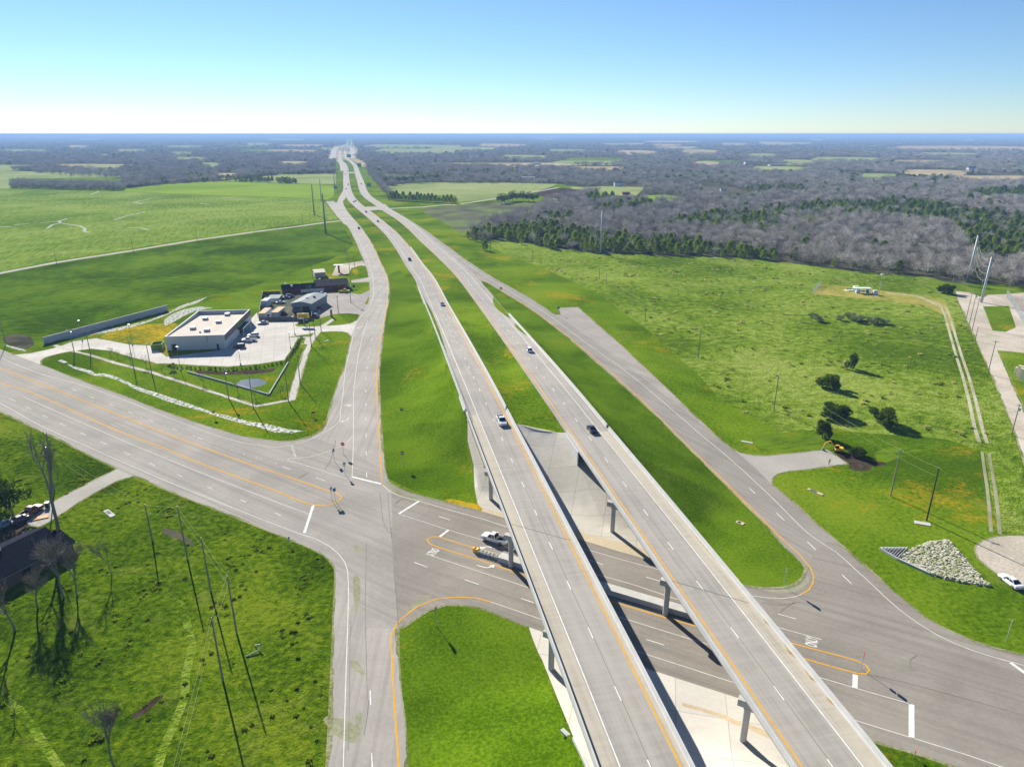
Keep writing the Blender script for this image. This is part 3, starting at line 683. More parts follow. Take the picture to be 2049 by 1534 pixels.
# ---------------------------------------------------------------- triangulate everything as one sheet
BIG = 60000.0
verts = []; edges = []
def add_poly(P):
    b = len(verts); n = len(P)
    verts.extend([Vector(p) for p in P]); edges.extend([(b + i, b + (i + 1) % n) for i in range(n)])
add_poly([(-BIG, -400), (BIG, -400), (BIG, BIG), (-BIG, BIG)])
for _, _, P in REG: add_poly(P)
for L in (DL, DLr, DRl, DR, offset_line(DL, -1.0), offset_line(DL, -1.25), offset_line(DR, 1.2)):
    P = [p for p in L if -40 < p[1] < 430]; b = len(verts)
    verts.extend([Vector(p) for p in P]); edges.extend([(b + i, b + i + 1) for i in range(len(P) - 1)])
for q in (169, 142, 89, 62):
    P = [skew(x, q) for x in np.linspace(-52, 75, 40)]; b = len(verts)
    verts.extend([Vector(p) for p in P]); edges.extend([(b + i, b + i + 1) for i in range(len(P) - 1)])
yy = -20.0
while yy < 425:
    st = 2.2 if yy < 240 else 4.0
    xc = np.interp(yy, YL, XL); xd = np.interp(yy, YR, XR)
    x = xc - 42
    while x < xd + 34:
        if T(x, yy) > 0.01 or rnd.random() < .15: verts.append(Vector((x + rnd.uniform(-.2, .2), yy + rnd.uniform(-.2, .2))))
        x += st
    yy += st
vo, eo, fo, *_rest = delaunay_2d_cdt(verts, edges, [], 0, 0.002)
V2 = np.array([(v[0], v[1]) for v in vo]); Ff = np.array([tuple(f) for f in fo], dtype=np.int64)
cen = V2[Ff].mean(axis=1)
def inside(pts, poly):
    x, y = pts[:, 0], pts[:, 1]; r = np.zeros(len(pts), bool); n = len(poly)
    P = np.array(poly); lo = P.min(0); hi = P.max(0)
    sel = np.where((x >= lo[0]) & (x <= hi[0]) & (y >= lo[1]) & (y <= hi[1]))[0]
    xs, ys = x[sel], y[sel]; c = np.zeros(len(sel), bool)
    for i in range(n):
        x1, y1 = P[i]; x2, y2 = P[(i + 1) % n]
        if y1 == y2: continue
        m_ = ((y1 > ys) != (y2 > ys)) & (xs < (x2 - x1) * (ys - y1) / (y2 - y1) + x1)
        c ^= m_
    r[sel] = c
    return r
# what lies on top of what: small worn patches first, then roads, then fields
order = {'kerb_island': 0, 'pond_water': 1, 'ditch_water': 2}
prio = sorted(range(len(REG)), key=lambda i: (order.get(REG[i][0], 3), i))
def first(pred): return [i for i in prio if pred(REG[i])]
seq = first(lambda r: r[0] in ('kerb_island',)) + first(lambda r: r[0] == 'store_lot' and r[1] == 'walk') + first(lambda r: r[0] == 'sidewalk') + first(lambda r: r[0] == 'slope_paving' and r[1] == 'kerbstrip')
seq += [i for i in range(len(REG)) if REG[i][0] == 'road_stain']
seq += [i for i in range(len(REG)) if i not in seq and REG[i][0] in ('cross_road', 'frontage_road', 'slip_road', 'driveway', 'crossover')]
seq += [i for i in range(len(REG)) if i not in seq and REG[i][0] in ('pond_water', 'ditch_water')]
seq += [i for i in range(len(REG)) if i not in seq]
owner = np.full(len(Ff), -1)
for i in seq:
    ins = inside(cen, REG[i][2]) & (owner < 0)
    owner[ins] = i
woods_mask_polys = [REG[i][2] for i in range(len(REG)) if REG[i][0] != 'x']
Z = np.array([T(float(p[0]), float(p[1])) if abs(p[0]) < 130 and -60 < p[1] < 430 else 0.0 for p in V2])
byobj = {}
for fi in range(len(Ff)):
    k = owner[fi]
    nm, mk = (REG[k][0], REG[k][1]) if k >= 0 else ('ground', 'scrub')
    byobj.setdefault(nm, []).append((fi, mk))
for nm, lst in byobj.items():
    mks = sorted({m_ for _, m_ in lst})
    idx = np.array([f for f, _ in lst]); tri = Ff[idx]
    used, inv = np.unique(tri.ravel(), return_inverse=True)
    me = bpy.data.meshes.new(nm)
    me.from_pydata([(float(V2[u][0]), float(V2[u][1]), float(Z[u])) for u in used], [], inv.reshape(-1, 3).tolist())
    for k in mks: me.materials.append(M[k])
    me.polygons.foreach_set("material_index", [mks.index(m_) for _, m_ in lst])
    if nm in ('ground', 'slope_paving'): me.polygons.foreach_set('use_smooth', [True] * len(me.polygons))
    o = bpy.data.objects.new(nm, me); COL.objects.link(o); structure(o)

PAVE = [P for nm, k, P in REG if nm in ('cross_road', 'frontage_road', 'slip_road', 'driveway', 'country_lane', 'crossover', 'store_lot', 'sidewalk', 'slope_paving', 'gravel_road', 'turning_circle', 'gravel_yard', 'wheel_track')]
def paved(pts):
    pts = np.array(pts); r = np.zeros(len(pts), bool)
    for P in PAVE: r |= inside(pts, P)
    return r
# ragged gritty margin where grass creeps over the edge of the paving
mb_e = None
def margins():
    V = []; F = []
    for nm, k, P in REG:
        if nm not in ('cross_road', 'frontage_road', 'slip_road', 'driveway', 'store_lot', 'turning_circle', 'gravel_road', 'country_lane', 'sidewalk'): continue
        Q = [p for p in P if -50 < p[1] < 700]
        if len(Q) < 3: continue
        R_ = [Vector(p) for p in P] + [Vector(P[0])]
        pts = []
        for a, b in zip(R_[:-1], R_[1:]):
            if max(abs(a[1]), abs(b[1])) > 800: continue
            n = max(1, int((b - a).length / .9)); d = (b - a).normalized() if (b - a).length > 0 else Vector((1, 0)); nn = Vector((-d[1], d[0]))
            for q in range(n): pts.append((a.lerp(b, q / n), a.lerp(b, (q + 1) / n), nn))
        if not pts: continue
        m = [(p + q) / 2 for p, q, _ in pts]
        s1 = paved([tuple(c + nn * .5) for c, (_, _, nn) in zip(m, pts)]); s2 = paved([tuple(c - nn * .5) for c, (_, _, nn) in zip(m, pts)])
        w0 = w1 = .15
        for (p, q, nn), a1, a2 in zip(pts, s1, s2):
            if a1 == a2: w0 = .12; continue
            w1 = min(.6, max(.05, w0 + rnd.uniform(-.12, .12))) if rnd.random() > .1 else rnd.uniform(.04, .5)
            s = 1 if a1 else -1
            for c, w_ in ((p, w0), (q, w1)):
                o1 = c - nn * s * .18; o2 = c + nn * s * w_
                V.append((o1[0], o1[1], T(*o1) + .012)); V.append((o2[0], o2[1], T(*o2) + .03))
            b = len(V) - 4; F.append((b, b + 1, b + 3, b + 2) if s < 0 else (b + 2, b + 3, b + 1, b)); w0 = w1
    me = bpy.data.meshes.new('road_margin'); me.from_pydata(V, [], F); me.materials.append(M['edge'])
    o = bpy.data.objects.new('road_margin', me); COL.objects.link(o); structure(o)
margins()
# ---------------------------------------------------------------- painted markings on the roads at ground level
def resample(P, step):
    out = [Vector(P[0])]
    for a, b in zip(P[:-1], P[1:]):
        a = Vector(a); b = Vector(b); n = max(1, int((b - a).length / step))
        out += [a.lerp(b, k / n) for k in range(1, n + 1)]
    return out
def ribbon(mb, P, w, z=None, lift=.018, mi=0):
    P = [tuple(p) for p in P]; a = offset_line(P, -w / 2); b = offset_line(P, w / 2)
    zf = z or T
    vs = [(x, y, zf(x, y) + lift) for x, y in a] + [(x, y, zf(x, y) + lift) for x, y in b]; n = len(P)
    mb.add(vs, [(i, i + n, i + n + 1, i + 1) for i in range(n - 1)], mi)
def paint(mb, px, w, curve=True, mi=0):
    P = [GT(*p) for p in px]
    if curve and len(P) > 2: P = catmull(P, 2.5)
    ribbon(mb, resample([tuple(p) for p in P], 3.0), w, mi=mi)
def dashes(mb, px, w, on, off, mi=0, start=0.0):
    P = resample(catmull([GT(*p) for p in px], 2.0) if len(px) > 2 else [GT(*p) for p in px], .5)
    s = -start; run = []
    prev = P[0]
    for p in P:
        s += (p - prev).length; prev = p
        ph = s % (on + off)
        if s >= 0 and ph < on: run.append(p)
        else:
            if len(run) > 1: ribbon(mb, run, w, mi=mi)
            run = []
mk = MB()
Wd, Yd = .125, .2
paint(mk, [(-300, 610), (0, 715.2), (65.2, 742.5), (156.5, 768.6), (234.7, 794.7), (313, 826), (400, 858.6), (450, 876), (500, 888), (560, 894.3), (589.3, 889), (618.7, 879.6), (648, 865.7), (670, 851.7), (679.5, 842), (681.5, 820), (685.8, 792.8), (691, 740.7), (702.8, 688.6), (712.5, 648.6), (722, 633.9),
           (735.2, 620.7), (743.3, 606), (747, 591.3), (747.7, 569.3), (745.5, 551.7), (741, 540), (738.7, 526.8), (729.3, 505.6), (718.7, 484.5), (708.2, 465.7)], Wd)
for a in [(148.6, 780.3), (183.8, 794.7), (221.6, 809.5), (260.8, 825.4), (302.5, 841.6), (349.4, 858.6), (400, 877)]:
    paint(mk, [(a[0] - 4.5, a[1] - 1.9), (a[0] + 4.5, a[1] + 1.9)], .16)
paint(mk, [(564.7, 932.6), (582, 939)], .16); paint(mk, [(632, 955), (650, 961.5)], .16)
dashes(mk, [(0, 732), (104, 771), (187.7, 802.5), (273.8, 831), (365, 863.8), (470, 902), (560, 929)], .16, .6, 1.8)
paint(mk, [(-300, 633), (0, 736), (78.2, 766), (156.5, 797.3), (234.7, 828.6), (312.9, 859.9), (400, 892.5), (480, 921.5), (560, 948.5), (611.3, 966), (655.3, 981.5), (674.4, 986.7), (683.2, 993.5), (680.3, 1000), (668.5, 1007), (651, 1011.6), (626, 1009.4), (589.3, 997.7), (560, 984.5), (480, 955.5), (400, 926.4), (312.9, 889.9), (234.7, 861.2), (156.5, 826), (91.3, 797.3), (39, 776.4), (0, 766), (-300, 650)], .30, mi=1)
paint(mk, [(47, 793.4), (130.4, 831), (208.6, 865), (312.9, 909.4), (400, 944.6), (480, 976), (560, 1006.5), (616.5, 1027)], Wd)
for a in [(24.8, 799.4), (56, 815.5), (89.2, 832.2), (125.2, 849), (165.6, 867.7), (207.8, 886), (254.2, 906.8), (303.8, 928.2), (359.8, 951), (420, 976), (487, 1002), (556, 1028)]:
    paint(mk, [(a[0] - 6, a[1] - 2.5), (a[0] + 6, a[1] + 2.5)], .16)
paint(mk, [(-300, 660), (0, 806.4), (78.2, 849.4), (182.5, 896.4), (249.3, 926), (330, 961), (400, 989), (500, 1029), (600, 1067.6), (629.3, 1076.4), (658.7, 1092), (678.2, 1108.7), (690, 1124.3), (695.8, 1142), (697.2, 1167.4), (696.8, 1216.3), (694.9, 1275), (692.3, 1350), (687, 1534), (679, 1800)], Wd)
paint(mk, [(627, 1010.5), (609, 1066)], .6, False)
for a, b in [((740.7, 1380.7), (741.5, 1410)), ((743.6, 1505), (745.5, 1545))]: paint(mk, [a, b], .17)
paint(mk, [(981.4, 1203.5), (952, 1195.7), (913, 1193.8), (873.8, 1197.7), (834.7, 1213.3), (805.4, 1235.8), (791.7, 1251.5), (782.9, 1271), (782.6, 1290), (784.8, 1323.8), (788.7, 1400), (798.4, 1534), (812, 1800)], .25, mi=1)
paint(mk, [(981.4, 1203.5), (1030, 1220), (1077.8, 1236.7), (1130, 1254)], Wd)
paint(mk, [(763.9, 969), (761.7, 928), (758, 869.3), (756, 840), (753.6, 779.8), (753.5, 745.4), (756.5, 708.7), (761.6, 675), (766, 650), (771.9, 622), (775.5, 591.3), (774.8, 566.4), (770.4, 548.8), (761, 526), (750.4, 501), (738.7, 481), (720, 457)], .25, mi=1)
dashes(mk, [(734, 960), (733.2, 929.5), (732.7, 892), (732.4, 858.3), (732, 826.7), (732.2, 773.3), (733, 749.8), (737.8, 708.4), (744.7, 672.8), (751.2, 642.4), (757, 616.3), (760.6, 593.1), (760.4, 566.4), (753.5, 540), (743.4, 512.7), (732.8, 489.2), (718.7, 465.7)], .17, 3.05, 9.15, start=1.5)
paint(mk, [(704.5, 953.7), (763.5, 968)], .6, False)
paint(mk, [(704.5, 953.7), (706.7, 898.7), (707.2, 840), (708, 779.8), (710.3, 760), (714.5, 727.7), (719, 701.4), (727.9, 664.7), (736, 639.8)], Wd)
paint(mk, [(706, 870.8), (696.4, 882.5), (677.4, 894.3), (648, 906), (618.7, 914), (590, 916.5), (579, 917), (575.4, 920), (582, 922.5), (596.7, 926.6), (633.4, 937.5), (692, 956.6), (701, 958), (704.5, 953.7)], Wd)
for k in range(9):
    t = k / 8; x = 582 + 6.5 * t; y = 892.5 + 20 * t
    paint(mk, [(x, y), (x + 4.6, y + .3)], .22, False)
paint(mk, [(764.6, 968.4), (777, 980.8), (797.6, 991), (838.7, 1002), (860, 1008), (900, 1020), (968.5, 1038.6), (1009.5, 1052.3), (1090, 1075), (1170.4, 1097.4), (1237, 1117), (1315.2, 1138.5), (1420, 1169), (1470, 1184), (1505.2, 1191.3), (1530, 1195), (1562.8, 1197), (1590.4, 1193.8), (1603, 1188.8)], Wd)
paint(mk, [(1603, 1188.8), (1618, 1180), (1626.7, 1166), (1628.5, 1152), (1622, 1136.4), (1601.6, 1111), (1566.4, 1078.8), (1528.2, 1040.6), (1487, 999.5), (1446, 959), (1385, 899.8), (1314.7, 829.5), (1244.3, 763.3), (1162, 693), (1080, 630), (1069, 623), (1009.5, 586), (962.6, 557.8), (942, 542.5)], .24, mi=1)
paint(mk, [(797.6, 1027.8), (860, 1047.6), (897.8, 1059.7), (966.3, 1080), (1060, 1108), (1130, 1130), (1209.5, 1153), (1276, 1171.7), (1350.4, 1197), (1460, 1226), (1561.6, 1255.7), (1644.2, 1279)], Wd)
paint(mk, [(838.7, 1002), (797.6, 1027.8)], .55, False); paint(mk, [(897.8, 1059.7), (879.2, 1074)], .55, False)
paint(mk, [(1032, 1119), (990, 1107), (948.7, 1095.8), (900, 1080.5), (878.2, 1074), (862.6, 1073.5), (854, 1079), (860.6, 1088), (917.4, 1106.6), (976, 1125.2), (1032.8, 1144.7), (1110, 1168), (1237, 1207), (1344.6, 1239), (1389.6, 1252), (1500, 1284), (1615.4, 1319), (1715.5, 1346.5), (1733, 1347.8), (1739.8, 1340.3), (1733, 1330.3), (1718, 1322.8), (1589, 1287.7), (1500, 1263)], .26, mi=1)
paint(mk, [(851.8, 1107.6), (950, 1140), (1054.3, 1174), (1150, 1205), (1240.8, 1234.3), (1320, 1259), (1397.6, 1282.7), (1520, 1319), (1646.7, 1356.6), (1750, 1387), (1823.2, 1408)], Wd)
for a, b in [((829.3, 1124.6), (854.8, 1134)), ((930.7, 1159.4), (958, 1168.8)), ((1042.6, 1196.6), (1068, 1205)), ((1293.4, 1278.6), (1329.6, 1290)), ((877, 1025.7), (900, 1039.8)), ((878, 1032.5), (901, 1039.8)), ((1180, 1120), (1207, 1129.5)), ((1293, 1154), (1322, 1162.5)), ((1557, 1227.6), (1592.9, 1237.6)), ((1480, 1336), (1515, 1347))]:
    if a != (877, 1025.7): paint(mk, [a, b], .17, False)
paint(mk, [(1200, 1276), (1277.8, 1303.4), (1350, 1326.5), (1461.4, 1362.8), (1560, 1393), (1646, 1420), (1719.3, 1443), (1825.7, 1475.5), (1850, 1483), (1930, 1508), (2002.6, 1532.8), (2200, 1590)], Wd)
paint(mk, [(1711.5, 1349), (1710.5, 1375)], .75, False); paint(mk, [(1824, 1408), (1824, 1475)], .75, False)
paint(mk, [(844.3, 465.7), (879.5, 489), (920, 517.4), (951.6, 540), (1009.5, 576), (1069, 612), (1080, 618), (1173.9, 686.5), (1267.8, 754.5), (1338.2, 813.6), (1408.6, 874.6), (1449, 907.5), (1537, 987.8), (1625, 1073), (1671.6, 1103), (1713, 1140), (1734, 1158.5), (1801, 1220), (1875.3, 1269.7), (1946, 1300.8), (2049, 1330.5), (2300, 1392)], Wd)
for a, b in [((1554, 1026), (1569.3, 1040.6)), ((1615.4, 1083), (1632.4, 1100)), ((1684.6, 1149), (1704.3, 1167.7)), ((1499, 976), (1511, 987))]: paint(mk, [a, b], .17, False)
paint(mk, [(2022, 1325), (2060, 1352)], .6, False)
paint(mk, [(686, 442), (694, 449)], .2, False)
structure(mk.build('road_marking', [M['white'], M['yellow']]))

tm = MB()
for pts, w in [([(760, 985), (763, 1010), (766, 1040), (775, 1062), (792, 1070)], .14), ([(776, 985), (778, 1020), (781, 1050), (783, 1075)], .12), ([(783.5, 1055), (786, 1100), (790, 1160), (794, 1210), (796.5, 1250)], .13), ([(733, 1085), (732.5, 1130), (731, 1190), (731.5, 1250), (733, 1320), (735, 1400)], .09),
               ([(702, 1240), (700, 1300), (699, 1400), (697, 1500)], .07), ([(738, 1400), (735, 1430), (728, 1470)], .12), ([(1835, 1310), (1822, 1318), (1820, 1330), (1828, 1342)], .2),
               ([(1740, 1348), (1800, 1362), (1870, 1380), (1950, 1402), (2049, 1430)], .10), ([(800, 985), (830, 975), (870, 1000)], .001), ([(1525, 1205), (1560, 1210), (1600, 1204)], .14), ([(1560, 1225), (1575, 1212), (1590, 1205)], .16),
               ([(650, 938), (660, 925), (666, 905), (672, 880)], .2), ([(596, 957), (608, 950), (616, 946)], .5), ([(790, 1008), (799, 1001), (808, 996)], .5)]:
    if w > .01: paint(tm, pts, w)
for a, b in zip([(733 + .3 * k, 730 + k * 26) for k in range(9)][:-1], [(733 + .3 * k, 730 + k * 26) for k in range(9)][1:]): pass
structure(tm.build('tyre_marks', M['tyre']))
bay = MB()
for k in range(9):
    paint(bay, [(505 + k * 3.4 - 1, 690 - k * 4.6), (520 + k * 3.4, 689.4 - k * 4.6)], .12, False)
for k in range(12): paint(bay, [(536 + k * 4.9, 648), (536 + k * 4.9 - 2.2, 655)], .12, False)
structure(bay.build('parking_bay_lines', M['white']))
# lane words and arrows
def flat(o, px, ang, lift=.02, sx=1, sy=1):
    x, y = GT(*px); o.location = (x, y, T(x, y) + lift); o.rotation_euler = (0, 0, ang); o.scale = (sx, sy, 1); return o
def lane_dir(a, b):
    A = GT(*a); B = GT(*b); return math.atan2(B[1] - A[1], B[0] - A[0])
for px, a, b in [((866, 1103.5), (851.8, 1107.6), (1054.3, 1174)), ((1625, 1284), (1561.6, 1255.7), (1644.2, 1279))]:
    ang = lane_dir(a, b)
    o = text_mesh('ONLY', 2.6, 'lane_word_marking', M['white'], .002); flat(o, px, ang - math.pi / 2 if px[0] < 1000 else ang + math.pi / 2, sx=.34, sy=1.0); structure(o)
o = text_mesh('ONLY', 2.4, 'lane_word_marking', M['white'], .002); flat(o, (696.5, 810.5), math.radians(180 - 4), sx=.36, sy=1.0); structure(o)
def arrow(px, ang, flip=1):
    m = MB(); pts = []
    P = [(0, -1.6), (.05, -.6), (-.15, .2), (-.75, .85)]
    A = [(-.09, 0), ]
    c = catmull([(0 * flip, -1.6), (.02 * flip, -.7), (-.25 * flip, .1), (-.9 * flip, .5)], .15)
    a = offset_line(c, -.11); b = offset_line(c, .11); n = len(c)
    m.add([(x, y, 0) for x, y in a] + [(x, y, 0) for x, y in b], [(i, i + n, i + n + 1, i + 1) for i in range(n - 1)])
    m.add([(-.75 * flip, .95, 0), (-1.75 * flip, .72, 0), (-.95 * flip, .02, 0)], [(0, 1, 2)])
    o = m.build('lane_arrow_marking', M['white']); return structure(flat(o, px, ang, sx=1.0, sy=1.35))
ecr = lane_dir((1054.3, 1174), (851.8, 1107.6)); ewr = lane_dir((851.8, 1107.6), (1054.3, 1174))
arrow((976, 1092.5), ecr - math.pi / 2, 1); arrow((973, 1136), ewr - math.pi / 2, 1)
arrow((694, 841), math.radians(178), -1); arrow((722.5, 655), math.radians(165), -1)

# ---------------------------------------------------------------- main carriageways
def section(line, x0, x1, y0=-1e9, y1=1e9):
    P = clip_line(line, y0, y1)
    return offset_line(P, x0), offset_line(P, x1)
def clip_line(line, y0, y1):
    P = []
    for a, b in zip(line[:-1], line[1:]):
        for yc in (y0, y1):
            if a[1] < yc < b[1]:
                t = (yc - a[1]) / (b[1] - a[1]); P.append((a[0] + t * (b[0] - a[0]), yc))
        if y0 <= b[1] <= y1: P.append(tuple(b))
    if line[0][1] >= y0: P.insert(0, tuple(line[0]))
    return sorted(P, key=lambda p: p[1])
def carriage(name, line, l, r, m_, y0, y1, thick=.25, lift=.06, z=hm, kind=True):
    a, b = section(line, l, r, y0, y1); n = len(a); mb = MB()
    vs = [(x, y, hm(y) + lift) for x, y in a] + [(x, y, hm(y) + lift) for x, y in b] + [(x, y, hm(y) + lift - thick) for x, y in a] + [(x, y, hm(y) + lift - thick) for x, y in b]
    fs = []
    for i in range(n - 1):
        fs += [(i, i + n, i + n + 1, i + 1), (i + 2 * n, i + 1 + 2 * n, i + 1, i), (i + n, i + 1 + n, i + 1 + 3 * n, i + 3 * n)]
    mb.add(vs, fs)
    return mb.build(name, m_)
def q_of(x, y): return y + .52 * x
JL, JR = 174.0, 161.0      # where the bridge decks begin on each carriageway
for side, line, l, r, J0 in (('L', CL, -SH_L, SH_R, JL), ('R', CR, -SH_R, SH_L, JR)):
    structure(carriage('highway', line, l, r, M['main'], J0 - 1, 20000))
mbp = MB()
for side, line, J0 in (('L', CL, JL), ('R', CR, JR)):
    s = -1 if side == 'L' else 1
    for off, w, mi, solid in ((3.66 * s, .17, 0, True), (-3.66 * s, .24, 1, True), (0, .17, 0, False)):
        P = offset_line([p for p in line if p[1] < (1500 if mi == 0 else 900)], off)
        if solid: ribbon(mbp, P, w, z=lambda x, y: hm(y) + (DECK and 0), lift=.085, mi=mi)
        else:
            R_ = resample(P, .5); s_ = 0; run = []; prev = R_[0]
            for p in R_:
                s_ += (p - prev).length; prev = p
                if s_ % 12.2 < 3.05: run.append(p)
                else:
                    if len(run) > 1: ribbon(mbp, run, w, z=lambda x, y: hm(y), lift=.085, mi=mi)
                    run = []
    P = [p for p in line if p[1] < 330]
    ribbon(mbp, [(p[0] + .12, p[1]) for p in P], .10, z=lambda x, y: hm(y), lift=.075, mi=2)
structure(mbp.build('lane_marking', [M['white'], M['yellow'], M['wheel_track']]))

# ---------------------------------------------------------------- bridges
def band(mb, line, x0, x1, z0, z1, y0, y1, mi=0, ends=True):
    """a long solid following a carriageway line: from offset x0 to x1, height z0 to z1 above the road"""
    a, b = section(line, x0, x1, y0, y1); n = len(a)
    f = lambda p, dz: (p[0], p[1], hm(p[1]) + dz)
    vs = [f(p, z0) for p in a] + [f(p, z0) for p in b] + [f(p, z1) for p in a] + [f(p, z1) for p in b]
    fs = []
    for i in range(n - 1):
        fs += [(i, i + 1, i + 1 + n, i + n), (i + 2 * n, i + 3 * n, i + 1 + 3 * n, i + 1 + 2 * n), (i, i + 2 * n, i + 1 + 2 * n, i + 1), (i + n, i + 1 + n, i + 1 + 3 * n, i + 3 * n)]
    if ends and n > 1:
        fs += [(0, n, 3 * n, 2 * n), (n - 1, 3 * n - 1, 4 * n - 1, 2 * n - 1)]
    mb.add(vs, fs, mi); return mb
def barrier_mb(line, off, s, y0, y1, wall=None):
    """traffic barrier: sloped foot and narrower top; s = +1 if the road is to the right of it"""
    mb = MB(); P = clip_line(line, y0, y1)
    prof = [(.42 * s, 0), (.30 * s, .25), (.22 * s, .86), (.0, .86), (-.04 * s, -.05)]
    if wall: prof = [(.42 * s, 0), (.30 * s, .25), (.22 * s, .86), (.0, .86), (-.06 * s, .0), (-.06 * s, -wall)]
    lines = [offset_line(P, off + d) for d, _ in prof]; n = len(P); k = len(prof)
    vs = [(lines[j][i][0], lines[j][i][1], hm(P[i][1]) + .06 + prof[j][1]) for i in range(n) for j in range(k)]
    fs = [(i * k + j, i * k + (j + 1) % k, (i + 1) * k + (j + 1) % k, (i + 1) * k + j) for i in range(n - 1) for j in range(k)]
    mb.add(vs, fs + [tuple(range(k)), tuple((n - 1) * k + j for j in range(k - 1, -1, -1))]); return mb

QC = [139.5, 115.3, 91.0]
edir = Vector((1, -.52)).normalized()
bridges = {}
for name, line, l, r, J0, lab in (('L', CL, -SH_L, SH_R, JL, 'grey concrete road bridge carrying the left carriageway, crossing over the junction'),
                                  ('R', CR, -SH_R, SH_L, JR, 'grey concrete road bridge carrying the right carriageway, beside the kerbed grass wedge')):
    A = Vector([p for p in line if p[1] > 100][0])
    b = thing('road_bridge', lab, 'bridge', (A[0], A[1], 0), 0, 'bridges over the cross road'); bridges[name] = b
    inv = Matrix.Translation((-A[0], -A[1], 0))
    def put(o):
        o.data.transform(inv); o.parent = b; return o
    mb = MB(); band(mb, line, l - .05, r + .05, -.30, .062, -40, J0 - 1, 0)
    put(mb.build('deck', M['deck']))
    # pale strips of the shoulders
    mb = MB()
    w0, w1 = (l + .42, -3.66 - .25) if name == 'L' else (3.66 + .25, r - .42)
    a_, b_ = section(line, w0, w1, -40, J0 + 0); n = len(a_)
    mb.add([(x, y, hm(y) + .068) for x, y in a_] + [(x, y, hm(y) + .068) for x, y in b_], [(i, i + n, i + n + 1, i + 1) for i in range(n - 1)])
    w0, w1 = (3.66 + .3, r - .42) if name == 'L' else (l + .42, -3.66 - .3)
    a_, b_ = section(line, w0, w1, -40, J0 + 0); n = len(a_)
    mb.add([(x, y, hm(y) + .068) for x, y in a_] + [(x, y, hm(y) + .068) for x, y in b_], [(i, i + n, i + n + 1, i + 1) for i in range(n - 1)])
    put(mb.build('shoulder_strip', M['shoulder']))
    # girders under the deck
    for k in range(5):
        c = l + 1.2 + k * (r - l - 2.4) / 4
        mb = MB(); band(mb, line, c - .35, c + .35, -1.25, -.30, -40, J0 - 3, 0)
        put(mb.build('girder', M['pier']))
    put(barrier_mb(line, l - .05, 1, -40, J0 + 1).build('parapet', M['barrier']))
    put(barrier_mb(line, r + .05, -1, -40, J0 + 1).build('parapet', M['barrier']))
    # joints across the deck above the middle pier
    for q in (QC[1],):
        c = min(line, key=lambda p: abs(q_of(*p) - q))
        p0 = Vector(c) - edir * (r - l) / 2 * 1.16 + Vector((.0, 0)); o0 = (l + r) / 2
        cc = Vector(min(offset_line(line, o0), key=lambda p: abs(q_of(*p) - q)))
        hw = (r - l) / 2 * 1.10
        m2 = MB(); nrm = Vector((-edir[1], edir[0])) * .05
        a1, a2 = cc - edir * hw, cc + edir * hw
        m2.add([(*(a1 - nrm), DECK + .09), (*(a2 - nrm), DECK + .09), (*(a2 + nrm), DECK + .09), (*(a1 + nrm), DECK + .09)], [(0, 1, 2, 3)])
        put(m2.build('expansion_joint', M['wheel_track']))
    # bents: cap beam on three round columns
    for q in QC:
        cc = Vector(min(catmull(offset_line(line, (l + r) / 2), .5) if False else offset_line(line, (l + r) / 2), key=lambda p: abs(q_of(*p) - q)))
        cc = cc + Vector((0, q - q_of(*cc)))
        hw = (r - l) / 2 * 1.12 + 1.35
        e = edir; nn = Vector((-e[1], e[0])) * .55
        a1, a2 = cc - e * hw, cc + e * hw
        poly = [tuple(a1 - nn), tuple(a2 - nn), tuple(a2 + nn), tuple(a1 + nn)]
        mb = MB(); mb.prism(poly, 6.15, DECK - 1.25, 0)
        a3, a4 = cc - e * (hw - 1.0), cc + e * (hw - 1.0)
        mb2 = [tuple(a3 - nn * .98), tuple(a4 - nn * .98), tuple(a4 + nn * .98), tuple(a3 + nn * .98)]
        mb.prism(mb2, 5.8, 6.15, 0)
        put(mb.build('pier_cap', M['pier'], bevel=.04))
        for k in (-1, 0, 1):
            c = cc + e * (hw - 1.35) * k
            g = T(*c)
            m2 = MB(); m2.tube((c[0], c[1], g - .6), (c[0], c[1], 5.85), .5, .5, 20)
            put(m2.build('column', M['pier'], smooth=False))
# retaining wall along the left carriageway, with barrier on top
P = [p for p in CL if JL + 1 <= p[1] <= 392]
mb = MB()
a = offset_line(P, -SH_L - .15); b = offset_line(P, -SH_L - 1.0)
n = len(P)
vs = []
for i in range(n):
    y = P[i][1]; top = hm(y) + .02
    vs += [(a[i][0], a[i][1], top), (b[i][0] + .85 - .25, b[i][1], top), (b[i][0] + .85 - .25, b[i][1], top - 3.6)]
mb.add(vs, [(i * 3 + j, i * 3 + j + 1, i * 3 + j + 4, i * 3 + j + 3) for i in range(n - 1) for j in range(2)])
rw = thing('retaining_wall', 'long grey retaining wall with a barrier on top, along the left carriageway', 'wall', (0, 0, 0))
mb.build('wall_face', M['barrier'], rw)
barrier_mb(CL, -SH_L - .05, 1, JL + 3, 378, wall=.5).build('parapet', M['barrier'], rw)
pts = [(x, y, hm(y) + 1.5) for x, y in offset_line([p for p in CL if JL - 5 < p[1] < 370], -SH_L + .1)]
m2 = MB()
m2.path(pts, .05, 5)
for i in range(0, len(pts), 1):
    m2.tube((pts[i][0], pts[i][1], pts[i][2] - .62), pts[i], .04, .04, 5)
m2.build('hand_rail', M['steel'], rw)
for line, off, s, y0, y1, lab in ((CL, SH_R + .05, -1, JL + 2.5, 520, 'pale concrete barrier along the median side of the left carriageway'),
                                  (CR, SH_L + .05, -1, JR + 2.5, 312, 'pale concrete barrier along the outer side of the right carriageway')):
    o = barrier_mb(line, off, s, y0, y1).build('traffic_barrier', M['barrier']); tag(o, lab, 'barrier')
